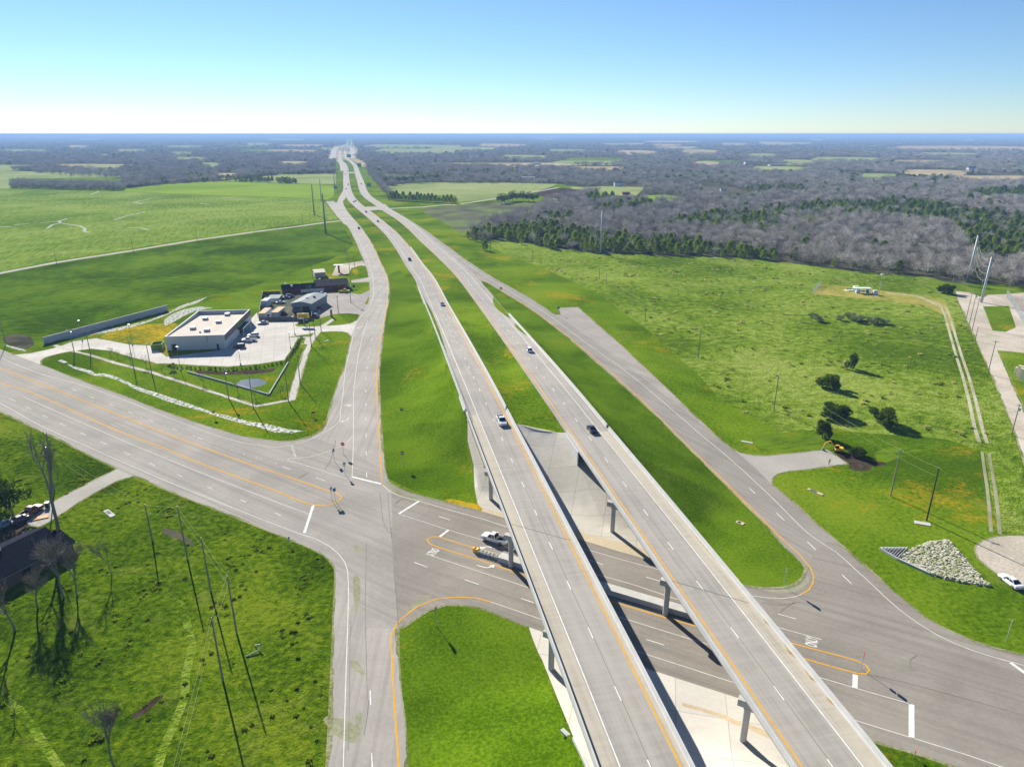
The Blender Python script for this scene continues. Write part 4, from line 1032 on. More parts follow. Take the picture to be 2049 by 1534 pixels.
# brown silt along the foot of the right parapet
def DKp(px, py): x, y = G(px, py, DECK + .07); return (x, y)
sl = MB()
for pts, w in [([(1487, 1182), (1500, 1198), (1512, 1214)], .35), ([(1526, 1233), (1534, 1243), (1542, 1254)], .85), ([(1569, 1287), (1580, 1300), (1592, 1316)], .95), ([(1608, 1337), (1620, 1349), (1634, 1366)], .85), ([(1651, 1391), (1660, 1401), (1671, 1413)], .7), ([(1719, 1471), (1730, 1487)], .4), ([(1370, 1045), (1400, 1082), (1440, 1128), (1475, 1168)], .22), ([(1142, 1376), (1150, 1393), (1156, 1405)], .35), ([(1186, 1484), (1194, 1505)], .3)]:
    P = [DKp(*p) for p in pts]; P = catmull(P, .8)
    nP = len(P); a_, b_ = [], []
    for i, p in enumerate(P):
        t_ = math.sin(math.pi * i / max(1, nP - 1)) * (.7 + .5 * rnd.random()); d_ = Vector(P[min(i + 1, nP - 1)]) - Vector(P[max(i - 1, 0)]); d_.normalize()
        a_.append((p[0] - d_[1] * w * t_ * .5, p[1] + d_[0] * w * t_ * .5, DECK + .078)); b_.append((p[0] + d_[1] * w * t_ * .5, p[1] - d_[0] * w * t_ * .5, DECK + .078))
    sl.add(a_ + b_, [(i, i + nP, i + nP + 1, i + 1) for i in range(nP - 1)])
structure(sl.build('deck_silt', M['rust']))
# wing wall on the median side of the right bridge
P = clip_line(CR, 151.0, JR + 1.5)
mb = MB(); aa = offset_line(P, -SH_R - .15); n = len(P)
vs = []
for i, p in enumerate(aa):
    g = T(*p) - .6
    for dx in (-.28, 0):
        vs += [(p[0] + dx, p[1], g), (p[0] + dx, p[1], hm(P[i][1]) - .0)]
fs = [(i * 4, (i + 1) * 4, (i + 1) * 4 + 1, i * 4 + 1) for i in range(n - 1)] + [(i * 4 + 1, (i + 1) * 4 + 1, (i + 1) * 4 + 3, i * 4 + 3) for i in range(n - 1)] + [(0, 1, 3, 2), ((n - 1) * 4, (n - 1) * 4 + 2, (n - 1) * 4 + 3, (n - 1) * 4 + 1)]
mb.add(vs, fs)
tag(mb.build('wing_wall', M['barrier']), 'low concrete wing wall where the right bridge leaves the grassy median', 'wall')
# abutment faces
for name, line, l, r in (('L', CL, -SH_L, SH_R), ('R', CR, -SH_R, SH_L)):
    for q, sgn in ((164.5, 1), (66.5, -1)):
        cc = Vector(min(offset_line(line, (l + r) / 2), key=lambda p: abs(q_of(*p) - q))); cc = cc + Vector((0, q - q_of(*cc)))
        hw = (r - l) / 2 * 1.12; nn = Vector((-edir[1], edir[0])) * .6
        a1, a2 = cc - edir * hw, cc + edir * hw
        mb = MB(); mb.prism([tuple(a1 - nn), tuple(a2 - nn), tuple(a2 + nn), tuple(a1 + nn)], 2.5, DECK - .31)
        o = mb.build('abutment', M['pier']); A = bridges[name].location
        o.data.transform(Matrix.Translation((-A[0], -A[1], 0))); o.parent = bridges[name]
# concrete flume beside the left bridge
fl = [GT(*p) for p in ((938, 838), (950, 872), (962, 905), (972, 932))]
mb = MB()
Pl = resample(fl, 2.0)
for off in (-.55, .45):
    L_ = offset_line([tuple(p) for p in Pl], off); L2 = offset_line([tuple(p) for p in Pl], off + .14); n = len(L_)
    mb.add([(x, y, T(x, y) - .1) for x, y in L_] + [(x, y, T(x, y) + .22) for x, y in L_] + [(x, y, T(x, y) + .22) for x, y in L2] + [(x, y, T(x, y) - .1) for x, y in L2],
           [f for i in range(n - 1) for f in ((i, i + 1, i + 1 + n, i + n), (i + n, i + 1 + n, i + 1 + 2 * n, i + 2 * n), (i + 2 * n, i + 1 + 2 * n, i + 1 + 3 * n, i + 3 * n))])
tag(mb.build('drain_flume', M['kerbstrip']), 'narrow concrete drain running down the grass bank under the left bridge end', 'drain')

# median wall with pier feet between the two directions of the cross road
w0, w1 = Vector(GT(1000, 1118)), Vector(GT(1500, 1266))
mid = [tuple(w0.lerp(w1, k / 14)) for k in range(15)]
mb = MB(); a = offset_line(mid, -.95); b = offset_line(mid, .95); n = 15
prof = [(-1.05, 0), (-.95, 1.05), (.95, 1.05), (1.05, 0)]
Ls = [offset_line(mid, d) for d, _ in prof]
mb.add([(Ls[j][i][0], Ls[j][i][1], prof[j][1]) for i in range(n) for j in range(4)],
       [(i * 4 + j, i * 4 + j + 1, i * 4 + j + 5, i * 4 + j + 4) for i in range(n - 1) for j in range(3)] + [(0, 1, 2, 3), ((n - 1) * 4 + 3, (n - 1) * 4 + 2, (n - 1) * 4 + 1, (n - 1) * 4)])
tag(mb.build('median_wall', M['pier']), 'wide pale concrete wall down the middle of the cross road beneath both bridges', 'wall')
# crash cushion at its west end
c0, c1 = Vector(GT(950, 1103)), Vector(GT(1001, 1119))
L = (c1 - c0).length; ang = math.atan2((c1 - c0)[1], (c1 - c0)[0])
cc = thing('crash_cushion', 'steel crash cushion with a yellow nose, on the striped island before the left bridge', 'crash cushion', (c0[0], c0[1], T(*c0)), ang)
mb = MB(); mb.box(0, .9, -.42, .42, .0, .95); mb.tube((0, 0, .0), (0, 0, .95), .42, .42, 14); mb.build('nose', mat('cushion_yellow', (.8, .42, .01), .5), cc)
mb = MB()
for s in (-1, 1):
    mb.box(.9, L, .50 * s - .04, .50 * s + .04, .38, .48); mb.box(.9, L, .50 * s - .04, .50 * s + .04, .68, .78)
mb.build('side_rail', M['steel'], cc)
k = .9
mb = MB()
while k < L - .2:
    mb.box(k, k + .08, -.52, .52, 0, .82); k += .85
mb.build('bay_frame', M['steel'], cc)
mb = MB(); mb.box(.9, L, -.2, .2, .02, .12); mb.build('slide_rail', M['steeldark'], cc)

# ---------------------------------------------------------------- poles, lamps, wires
def pole_at(base, top_py, **k):
    x, y = GT(*base); z = T(x, y); h = height_at(top_py, y) - z
    return x, y, z, h
def wood_pole(h, name, label, arm=1.2, xf=False, group='wooden utility poles'):
    t = thing(name, label, 'utility pole', group=group)
    mb = MB(); mb.tube((0, 0, -.4), (0, 0, h), .17, .11, 9); mb.build('pole', M['wood'], t)
    if arm:
        mb = MB(); mb.box(-arm, arm, -.06, .06, h - .55, h - .42); mb.build('cross_arm', M['wood'], t)
    for s in ((-arm, 0, arm) if arm else (0,)):
        mb = MB(); mb.tube((s * .93, 0, h - .42 if s else h), (s * .93, 0, h - .18 if s else h + .22), .06, .04, 7); mb.build('insulator', M['insul'], t)
    if xf:
        mb = MB(); mb.tube((.38, 0, h - 2.1), (.38, 0, h - 1.2), .26, .26, 12); mb.build('transformer', M['insul'], t)
    return t
WPOLES = [
    ('a', (109, 980), 886, 1.0, True, 'wooden utility pole with a grey transformer, standing among the limbs of the tall bare tree'),
    ('b', (305, 1082), 1010, 0, False, 'weathered utility pole first in the lawn row beside the cross road corner'),
    ('c', (375.4, 1119.6), 1014, 0, False, 'weathered utility pole second in the lawn row, throwing a long thin shadow'),
    ('d', (422, 1184), 1077, 0, False, 'weathered utility pole third in the lawn row, between its two neighbours'),
    ('e', (474, 1268), 1152, 0, False, 'weathered utility pole nearest the frontage road on the lawn, beside a bent pipe'),
    ('f', (446, 1361), 1237, 0, False, 'weathered utility pole nearest the bottom edge of the lawn, last of its row'),
    ('g', (149, 706), 657.8, 1.0, True, 'utility pole by the store drive mouth, nearer the cross road, with a transformer'),
    ('h', (181.3, 708), 660, 1.0, False, 'utility pole beside the wet ditch just east of the store drive'),
    ('i', (268, 737), 680, .0, False, 'utility pole between sidewalk and wet ditch, the first of a close pair'),
    ('j', (303.5, 746), 688.4, .0, False, 'utility pole between sidewalk and wet ditch, the second of a close pair'),
    ('k', (457.7, 797), 739.4, 1.0, True, 'utility pole with a transformer at the kerb of the pond basin sidewalk'),
    ('l', (507, 816), 751, .0, False, 'utility pole at the bend of the sidewalk below the pond'),
    ('m', (577.6, 804.6), 738, .0, False, 'utility pole at the corner where the two sidewalks meet'),
    ('n', (601, 768), 709.4, .0, False, 'utility pole along the wide sidewalk, halfway up from its corner'),
    ('o', (623.3, 693.8), 646.8, .0, False, 'utility pole beside the sidewalk opposite the store entrance drive'),
    ('p', (631, 676.8), 646.8, .0, False, 'short utility pole at the near kerb of the store entrance drive'),
    ('q', (642.8, 662.5), 620.8, .0, False, 'utility pole in the mouth of the store entrance drive'),
    ('r', (677.3, 626.5), 591.3, .6, False, 'utility pole on the grass strip before the open yard'),
    ('s', (702, 605.6), 566, 1.0, True, 'utility pole with a transformer on the rounded grass island by the yard'),
    ('t', (701.6, 565), 505.2, 1.0, False, 'tall utility pole at the end of the long dark roofed building'),
    ('u', (709.5, 534), 510.4, .0, False, 'utility pole on the flowering verge north of the long dark roofed building'),
    ('v', (625.8, 556), 526, .0, False, 'thin utility pole behind the long dark roofed building'),
    ('w', (693.6, 521), 493, .0, False, 'thin utility pole in yellow flowers north of the gravel pad'),
    ('x', (113.4, 527.5), 503.6, .0, False, 'utility pole beside the country lane, nearest the left edge'),
    ('y', (266.5, 501), 473, .0, False, 'utility pole beside the country lane, second from the left edge'),
    ('z', (394.6, 482), 454.6, .0, False, 'utility pole beside the country lane, third from the left edge'),
    ('aa', (508.6, 464), 440, .0, False, 'utility pole beside the country lane, fourth from the left edge'),
    ('ab', (606, 452), 425, .0, False, 'utility pole beside the country lane, closest to the steel pylon poles'),
    ('ac', (12, 690), 625, .8, False, 'utility pole beside the dark soil patch at the left edge'),
    ('ba', (981.4, 505), 480, .0, False, 'thin utility pole beside the small round cedars at the meadow tip'),
    ('bb', (1066, 521), 501.7, .0, False, 'thin utility pole in the meadow below the cedar grove'),
    ('bc', (1199, 559), 535.8, .0, False, 'thin utility pole in the meadow below the tall steel mast'),
    ('bd', (1213, 568), 546, .0, False, 'thin stub pole just right of another pole in the meadow'),
    ('be', (1290.6, 643.4), 606, .0, False, 'utility pole at the meadow edge level with the blue sign'),
    ('bf', (1397, 715), 656.3, .0, False, 'utility pole at the meadow edge above the orange weeds'),
    ('bg', (1548.3, 820.7), 752.6, .0, False, 'utility pole at the meadow edge left of the spreading bushes'),
    ('bh', (1782, 992), 900, .7, False, 'pale utility pole in the grass between driveway and rock apron'),
    ('bi', (1854, 1041), 936.4, .0, False, 'dark utility pole standing by a concrete inlet slab'),
    ('bj', (1913.7, 583), 548.7, 1.2, False, 'utility pole with a wide crossarm beside the round green bush'),
    ('bk', (1933.3, 637.4), 584.6, 1.3, False, 'utility pole in the close cluster by the gravel road, farthest of the three'),
    ('bl', (1939, 650.3), 585.8, 1.3, True, 'utility pole in the close cluster by the gravel road, with a transformer'),
    ('bm', (1945, 661), 596.3, 1.3, False, 'utility pole in the close cluster by the gravel road, nearest of the three'),
    ('bn', (1950.9, 682), 653.8, .0, False, 'short pole by the gravel road at the grass edge'),
    ('bo', (1976.2, 747.7), 680.8, 1.0, False, 'leaning utility pole beside the gravel road, with one crossarm'),
    ('bp', (2023.6, 870), 808, .6, True, 'utility pole with a white transformer beside the gravel road near the right edge'),
]
TOP = {}
for key, base, ty, arm, xf, lab in WPOLES:
    x, y, z, h = pole_at(base, ty)
    t = wood_pole(h, 'utility_pole', lab, arm, xf)
    t.location = (x, y, z); t.rotation_euler = (0, 0, .6 if base[0] < 700 else -.3)
    if key == 'bi':
        for c in t.children:
            if c.name.startswith('pole'): c.data.materials[0] = M['black']
    TOP[key] = Vector((x, y, z + h))
def wire(keys, sag=.8, r=.019, drop=(0.0,), offs=((0, 0),), name='power_line', lab=None):
    mb = MB()
    for (ox, oz) in offs:
        for a, b in zip(keys[:-1], keys[1:]):
            A = (TOP[a] if isinstance(a, str) else Vector(a)) + Vector((ox, 0, oz)); B = (TOP[b] if isinstance(b, str) else Vector(b)) + Vector((ox, 0, oz))
            s = sag * (B - A).length / 45.0
            pts = [A.lerp(B, k / 12) - Vector((0, 0, 4 * s * (k / 12) * (1 - k / 12))) for k in range(13)]
            mb.path(pts, r, 4)
    o = mb.build(name, M['wire']); return tag(o, lab, 'wire')
def P3(px, py, h):
    x, y = G(px, py, h); return (x, y, h)
wire([P3(-40, 838, 10), 'a', 'b', 'c', 'd', 'e'], lab='pale wires sagging from the left edge past the tall bare tree to the lawn poles', offs=((0, .1), (0, -1.8)))
wire(['e', 'f', P3(340, 1560, 10.5)], lab='pale wires running from the last lawn poles down to the bottom edge', offs=((0, .1), (0, -1.6)), sag=.5)
wire([P3(-30, 612, 10), 'g', 'h', 'i', 'j', 'k', 'l', 'm', 'n', 'o', 'q', 's', 't', 'w'], lab='thin wires linking the poles round the store and along the frontage road', offs=((0, .1),), r=.011)
wire(['ba', 'bb', 'bc', 'be', 'bf', 'bg', 'bh', 'bi'], lab='pale pair of wires stepping along the meadow edge to the grass by the rock apron', offs=((0, .1), (0, -1.9)), r=.022)
wire(['bj', 'bk', 'bm', 'bo', 'bp', P3(2080, 900, 9)], lab='bundle of wires above the gravel road at the right edge', offs=((-.9, .0), (0, .2), (.9, 0)), r=.02)

# steel poles
SP = [((652, 467), 386, 1.0, 'tall dark steel power pole beside the country lane junction, nearest of its row'),
      ((629, 430), 368, .9, 'tall steel power pole in the pale field, second of the row'),
      ((643, 399), 358.6, .8, 'tall steel power pole behind the bright field corner'),
      ((669.9, 377), 345.6, .8, 'steel power pole beside the merging ramp'),
      ((675.6, 357.3), 336.5, .8, 'steel power pole farthest up the highway on the left'),
      ((1201.3, 508), 420.7, .8, 'lone pale steel mast standing against the cedar edge of the wood')]
tops = []
for base, ty, r_, lab in SP:
    x, y = GT(*base); h = height_at(ty, y)
    t = thing('steel_power_pole', lab, 'power pole', (x, y, 0), 0, 'steel power poles')
    mb = MB(); mb.tube((0, 0, -.5), (0, 0, h), .85 * r_, .42 * r_, 14); mb.build('shaft', M['steeldark'] if base[0] < 700 else M['steel'], t, smooth=True)
    for k in range(3):
        z = h - 2.5 - k * 4.2
        mb = MB(); mb.tube((0, 0, z), (1.9, 0, z + .5), .12, .08, 6); mb.build('arm', M['steel'], t)
        mb = MB(); mb.tube((1.85, 0, z + .45), (1.85, 0, z - .7), .12, .12, 6); mb.build('insulator', M['insul'], t)
    tops.append((x, y, h))
for base, top, r_, lab in [((1936.7, 561.2), (1954.4, 471), .95, 'thick galvanised steel power pole in front of the dark green wood'),
                           ((1963.3, 604.5), (1981, 514.2), .85, 'galvanised steel power pole on the gravel yard, nearer of the tall pair')]:
    x, y = GT(*base); h = height_at(top[1], y)
    t = thing('steel_power_pole', lab, 'power pole', (x, y, 0), 0, 'steel power poles')
    mb = MB(); mb.tube((0, 0, -.5), (0, 0, h), .82 * r_, .45 * r_, 14); mb.build('shaft', M['steel'], t, smooth=True)
    for k in range(4):
        z = h - 1.5 - k * 3.6
        mb = MB(); mb.tube((0, 0, z), (-1.8, 0, z + .4), .1, .07, 6); mb.build('arm', M['steel'], t)
        mb = MB(); mb.tube((-1.75, 0, z + .35), (-1.75, 0, z - .7), .1, .1, 6); mb.build('insulator', M['insul'], t)
    tops.append((x, y, h))
mb = MB()
def cat(mb, A, B, s, r, n=16):
    A = Vector(A); B = Vector(B)
    mb.path([A.lerp(B, k / n) - Vector((0, 0, 4 * s * (k / n) * (1 - k / n))) for k in range(n + 1)], r, 4)
for k in range(3):
    for a, b in zip(tops[0:4], tops[1:5]):
        cat(mb, (a[0] + 1.8, a[1], a[2] - 3.2 - 4.2 * k), (b[0] + 1.8, b[1], b[2] - 3.2 - 4.2 * k), 5, .05)
tag(mb.build('transmission_line', M['wire']), 'three sagging transmission wires following the highway on the left', 'wire')
mb = MB()
for k in range(4):
    a, b = tops[6], tops[7]
    cat(mb, (a[0], a[1], a[2] - .5 - 3.6 * k), (b[0], b[1], b[2] - .5 - 3.6 * k), 5, .06)
tag(mb.build('transmission_line', M['wire']), 'four sagging wires between the tall galvanised pole pair at the right', 'wire')

# lot lamps
LP = [((265, 690), 649, 'lot lamp on a thin dark post beside the dumpster pen'), ((165, 682), 641.6, 'lot lamp on a thin dark post over the store drive'),
      ((361.5, 741), 694, 'lot lamp on a dark post behind the hedge, in front of the white store wall'), ((590, 669), 633.8, 'lot lamp on the narrow kerb island by the store entrance drive'),
      ((581.5, 696.4), 665, 'lot lamp at the hedge corner of the store lot'), ((481.7, 730.2), 701.6, 'lot lamp behind the hedge above the pond'),
      ((677, 627.5), 600, 'lot lamp on the strip between yard and street')]
for base, ty, lab in LP[:6]:
    x, y, z, h = pole_at(base, ty)
    t = thing('parking_lamp', lab, 'street lamp', (x, y, z), rnd.uniform(0, 3), 'lamps of the store lot')
    mb = MB(); mb.tube((0, 0, 0), (0, 0, .7), .28, .28, 12); mb.build('base', M['pier'], t)
    mb = MB(); mb.tube((0, 0, .7), (0, 0, h), .085, .07, 8); mb.build('pole', M['wood'], t)
    mb = MB(); mb.box(-.25, .55, -.2, .2, h - .02, h + .12); mb.build('lamp_head', M['lamp'], t, bevel=.02)

# ---------------------------------------------------------------- road signs
def sign(base, top, kind, label, rz=0.0, h=None, w=.76, hh=.76, extra=None):
    x, y = GT(*base); z = T(x, y); h = h or height_at(top, y) - z
    t = thing('road_sign', label, 'road sign', (x, y, z), rz)
    mb = MB(); mb.tube((0, .04, 0), (0, .04, h - .1), .045, .045, 7); mb.build('post', M['steel'], t)
    m2 = MB(); zc = h - hh / 2
    if kind == 'entry':          # red disc with a white bar
        m2.tube((0, -.03, zc), (0, -.01, zc), w / 2, w / 2, 28); m2.build('panel', M['signred'], t)
        m3 = MB(); m3.box(-w * .38, w * .38, -.045, -.031, zc - w * .085, zc + w * .085); m3.build('bar', M['signwhite'], t)
    elif kind == 'diamond':
        r = w * .7
        m2.add([(-r, -.02, zc), (0, -.02, zc - r), (r, -.02, zc), (0, -.02, zc + r), (-r, 0, zc), (0, 0, zc - r), (r, 0, zc), (0, 0, zc + r)], [(0, 1, 2, 3), (7, 6, 5, 4), (0, 4, 5, 1), (1, 5, 6, 2), (2, 6, 7, 3), (3, 7, 4, 0)])
        m2.build('panel', M['signyellow'], t)
        m3 = MB(); m3.box(-r * .1, r * .1, -.035, -.021, zc - r * .5, zc + r * .35); m3.add([(-r * .28, -.03, zc + .25 * r), (r * .28, -.03, zc + .25 * r), (0, -.03, zc + .62 * r)], [(0, 1, 2)]); m3.build('arrow', M['black'], t)
    else:
        m2.box(-w / 2, w / 2, -.02, 0, zc - hh / 2, zc + hh / 2)
        m2.build('panel', {'red': M['signred'], 'blue': M['signblue'], 'green': M['signgreen'], 'back': M['signback'], 'white': M['signwhite']}[kind], t)
    if extra: extra(t, zc, h)
    return t
def low_plate(kind):
    def f(t, zc, h):
        m = MB(); m.box(-.3, .3, -.02, 0, zc - 1.0, zc - .5); m.build('lower_plate', M[kind], t)
    return f
def stop_back(base, top, label, rz):
    x, y = GT(*base); z = T(x, y); h = height_at(top, y) - z
    t = thing('road_sign', label, 'road sign', (x, y, z), rz)
    mb = MB(); mb.tube((0, .04, 0), (0, .04, h - .1), .045, .045, 7); mb.build('post', M['steel'], t)
    m2 = MB(); zc = h - .42; r = .42
    ring = [(r * math.cos(math.pi / 8 + k * math.pi / 4), r * math.sin(math.pi / 8 + k * math.pi / 4)) for k in range(8)]
    m2.loft([[(a, -.02, zc + b) for a, b in ring], [(a, 0, zc + b) for a, b in ring]]); m2.build('panel', M['signback'], t)
    m3 = MB(); m3.box(-.3, .3, -.02, 0, zc - .75, zc - .47); m3.build('lower_plate', M['signback'], t)
sign((687.5, 909), 884.5, 'entry', 'round red no-entry sign with white bar on the painted traffic island', 0, w=1.05, hh=1.05)
sign((806.5, 931), 902.5, 'entry', 'round red no-entry sign with white bar on the grass slope right of the frontage road', .1, w=1.0, hh=1.0)
sign((803.5, 822), 815.5, 'entry', 'small red no-entry sign low in the grass farther up the slope', .1, w=.9, hh=.9)
sign((627.7, 834), 823, 'red', 'dull red sign seen in the grass by the frontage bend', .1, w=1.1, hh=.6)
sign((669, 922), 897, 'back', 'blue grey sign panel seen edge-on at the left of the traffic island', 1.15, w=.9, hh=1.0)
stop_back((690.5, 948.5), 924, 'grey back of an eight-sided sign at the island tip by the stop line', .25)
stop_back((664.5, 1001), 973.5, 'grey back of an eight-sided sign on the yellow-edged nose, left of a pair', 1.0)
sign((671, 1002), 976, 'blue', 'blue panel on a thin post on the yellow-edged nose, right of a pair', .7, w=.75, hh=.9)
sign((429, 836), 820, 'diamond', 'yellow diamond sign standing in the wet ditch', .5, w=.9, hh=1.2)
sign((1002.5, 590), 573.5, 'diamond', 'yellow diamond sign with black arrow between slip road and grass tip', -.1, w=1.35, hh=1.8)
sign((1117.5, 630), 613, 'blue', 'small blue sign at the corner of the worn concrete stub', -.5, w=1.0, hh=1.3)
sign((1723, 1338), 1300, 'red', 'red two-panel sign on a thin post inside the yellow-edged nose, by the right stop bars', 1.1, w=.75, hh=.75, extra=low_plate('signred'))
sign((1829, 1515), 1499, 'red', 'short orange red sign at the grass corner by the bottom right', 1.1, w=.6, hh=.8)
sign((2013, 1284), 1240, 'back', 'grey sign on a thin post at the grass edge near the right edge', .9, w=.6, hh=.9)
sign((873, 1250), 1212, 'back', 'dark edge-on double panel sign in the round grass corner below the junction', 1.35, w=.9, hh=.9, extra=low_plate('signback'))
sign((1568, 1172), 1136, 'back', 'dark edge-on double panel sign at the rounded tip of the grass wedge', 1.3, w=.9, hh=.9, extra=low_plate('signback'))
sign((579, 1088), 1073, 'back', 'small grey sign at the roadside edge of the lawn', 1.0, w=.5, hh=.6)
sign((672, 384), 375, 'blue', 'blue board beside the far left merge', 0, h=8, w=5, hh=3.5)
sign((738.5, 378), 370, 'green', 'green guide board beside the right carriageway, nearest of three', 0, h=9, w=7, hh=5)
sign((719.5, 337), 331, 'green', 'green guide board beside the right carriageway before the far bend', 0, h=12, w=10, hh=8)
sign((698.5, 319), 315, 'green', 'green guide board at the far interchange', 0, h=16, w=14, hh=10)
# small inlet slabs set in the grass
SLABS = [((1351, 846 + 0), 0), ]
def slab(px, w, l, rz, lab, m_='kerbstrip', hgt=.25, grate=True, name='drain_inlet'):
    x, y = GT(*px); z = T(x, y)
    t = thing(name, lab, 'drain inlet', (x, y, z), rz)
    m = MB(); m.box(-l / 2, l / 2, -w / 2, w / 2, -.1, hgt * .5, taper=.04); m.build('slab', M[m_], t)
    if grate:
        m = MB(); m.box(-l * .32, l * .1, -w * .3, w * .3, hgt * .5 + .002, hgt * .5 + .03); m.build('opening', M['black'], t)
slab((1631, 984), 1.0, 4.0, math.radians(-52), 'narrow concrete drain inlet in the grass by the right frontage road')
slab((1846, 1047), 1.4, 3.2, math.radians(-20), 'grey concrete inlet slab at the foot of the dark pole', 'pier', grate=False)
slab((1481, 1046), 1.2, 1.8, math.radians(-40), 'small concrete inlet in the middle of the grass wedge')
slab((219, 1027), 1.2, 4.2, math.radians(-40), 'pale culvert end with a black opening in the lawn', 'barrier')
slab((1494.5, 884.5), .8, 3.2, math.radians(-25), 'pale stone slab in the grass above the concrete driveway', 'barrier', grate=False)
slab((653.5, 682), 1.1, 2.0, math.radians(60), 'small drain inlet in the grass beside the frontage road below the store drive', 'barrier')
slab((709.5, 573), 1.2, 2.0, math.radians(80), 'small drain inlet on the grass island north of the yard', 'barrier')
slab((707, 602), 1.2, 2.0, math.radians(80), 'small drain inlet on the rounded grass island by the yard', 'barrier')
slab((125.5, 723.5), 1.5, 5.0, math.radians(-35), 'pale culvert end where the drive crosses the ditch', 'barrier')
slab((1131, 1465), .7, 1.5, math.radians(-50), 'small broken concrete slab at the grass edge by the left bridge', 'barrier', grate=False)
x0_, y0_ = GT(1152, 1490); 
t = thing('low_kerb_wall', 'low pale kerb wall beside the slope paving at the bottom edge', 'wall', (0, 0, 0))
Pw = resample([GT(1148, 1480), GT(1165, 1515), GT(1185, 1560)], 2.0); m = MB()
for a, b in zip(Pw[:-1], Pw[1:]):
    d = (b - a).normalized(); nn = Vector((-d[1], d[0])) * .2
    m.prism([tuple(a - nn), tuple(b - nn), tuple(b + nn), tuple(a + nn)], lambda x, y: T(x, y) - .3, lambda x, y: T(x, y) + .55)
m.build('kerb', M['barrier'], t)
# bent pipe left on the lawn
A = Vector(GTz(492, 1314)); B = Vector(GTz(520, 1303)); C_ = Vector(GTz(522, 1297)); m = MB()
m.path([A + Vector((0, 0, .1)), B + Vector((0, 0, .35)), C_ + Vector((0, 0, .9)), Vector(GTz(510, 1292)) + Vector((0, 0, .2))], .09, 7)
tag(m.build('bent_pipe', M['barrier']), 'bent white pipe lying on the lawn beside a pole shadow', 'pipe')

# ---------------------------------------------------------------- buildings
def frame_from(A, B, C=None):
    """local frame: origin A, +x towards B; returns (loc, rz, width, depth)"""
    A = Vector(A); B = Vector(B); d = B - A; rz = math.atan2(d[1], d[0]); depth = 0
    if C is not None:
        c = Vector(C) - A; n = Vector((-d[1], d[0])).normalized(); depth = c.dot(n)
    return (A[0], A[1]), rz, d.length, depth
S = {}
S['wall_tan'] = mat('store_wall_panel', (.50, .49, .46), .7, var=.04, scale=.5)
S['wall_white'] = mat('white_wall_panel', (.58, .58, .57), .8, spec=.1, var=.03)
S['band'] = mat('dark_wall_band', (.17, .14, .13), .7, var=.08)
S['roof_white'] = mat('pale_roof_membrane', (.52, .47, .41), 1.0, spec=.05, var=.08, scale=.35)
S['roof_dark'] = mat('charcoal_shingles', (.035, .038, .048), 1.0, spec=.05, var=.25, scale=1.5, bump=.4, bscale=8)
S['navy'] = mat('dark_blue_shingles', (.010, .013, .024), 1.0, spec=.03, var=.3, scale=1.2, bump=.4, bscale=8)
S['maroon'] = mat('maroon_siding', (.13, .018, .022), .7, var=.12, scale=2)
S['metal'] = mat('grey_metal_roof', (.24, .26, .27), .9, 0, spec=.1, var=.12, scale=.8)
S['tanroof'] = mat('tan_roof', (.36, .31, .24), .8, var=.12, scale=1)
S['creamroof'] = mat('cream_container_roof', (.50, .38, .24), .9, spec=.1, var=.08, scale=1)
S['contwall'] = mat('pale_blue_grey_wall', (.48, .52, .56), .6, var=.06)
S['beige'] = mat('beige_wall', (.42, .37, .31), .8, var=.06)
S['brown'] = mat('brown_brick_wall', (.13, .085, .06), .9, var=.25, scale=4)
S['awning'] = mat('dark_green_awning', (.02, .05, .05), .7)
S['signy'] = mat('yellow_sign_panel', (.82, .60, .01), .5)
S['signg'] = mat('lime_sign_panel', (.55, .62, .04), .5)
S['hvac'] = mat('rooftop_unit_grey', (.40, .43, .45), .6, .2, var=.08)
S['fence'] = mat('weathered_fence', (.15, .15, .15), .9, var=.25, scale=2)
S['wallblue'] = mat('grey_precast_wall', (.42, .43, .43), .8, var=.06, scale=.5)
S['green'] = mat('green_pen_fence', (.12, .22, .03), .8, var=.2)

A = G(334.6, 701.5); B = G(452.8, 697.6); C = G(506, 643.5)
loc, rz, W_, D_ = frame_from(A, B, C)
Hs = height_at(669.5, G(452.8, 697.6)[1]) * .98
t = thing('store_building', 'white flat-roofed store with a dark upper band, in its own concrete parking lot', 'store', (*loc, 0), rz)
mb = MB(); th = .35
mb.box(0, W_, 0, th, 0, Hs); mb.box(0, W_, D_ - th, D_, 0, Hs); mb.box(0, th, th, D_ - th, 0, Hs); mb.box(W_ - th, W_, th, D_ - th, 0, Hs)
mb.build('wall', S['wall_tan'], t)
mb = MB(); 
mb.box(-.06, W_ + .06, -.06, th + .06, Hs, Hs + .12); mb.box(-.06, W_ + .06, D_ - th - .06, D_ + .06, Hs, Hs + .12); mb.box(-.06, th + .06, th + .06, D_ - th - .06, Hs, Hs + .12); mb.box(W_ - th - .06, W_ + .06, th + .06, D_ - th - .06, Hs, Hs + .12)
mb.build('coping', S['wall_white'], t)
mb = MB(); mb.add([(th, th, Hs - .25), (W_ - th, th, Hs - .25), (W_ - th, D_ - th, Hs - 1.5), (th, D_ - th, Hs - 1.5)], [(0, 1, 2, 3)])
mb.add([(th, th, Hs - .30), (W_ - th, th, Hs - .30), (W_ - th, D_ - th, Hs - 1.55), (th, D_ - th, Hs - 1.55)], [(3, 2, 1, 0)]); mb.build('roof', S['roof_white'], t)
mb = MB(); mb.box(W_ + .003, W_ + .10, .0, D_, Hs * .58, Hs - .002); mb.build('dark_band', S['band'], t)
mb = MB(); mb.box(W_ + .003, W_ + .06, .0, D_, 0, Hs * .58 - .003); mb.build('lower_panel', S['wall_white'], t)
sg = MB().box(W_ + .10, W_ + .28, D_ * .47, D_ * .68, Hs * .66, Hs * .92).build('shop_sign', S['signg'], t)
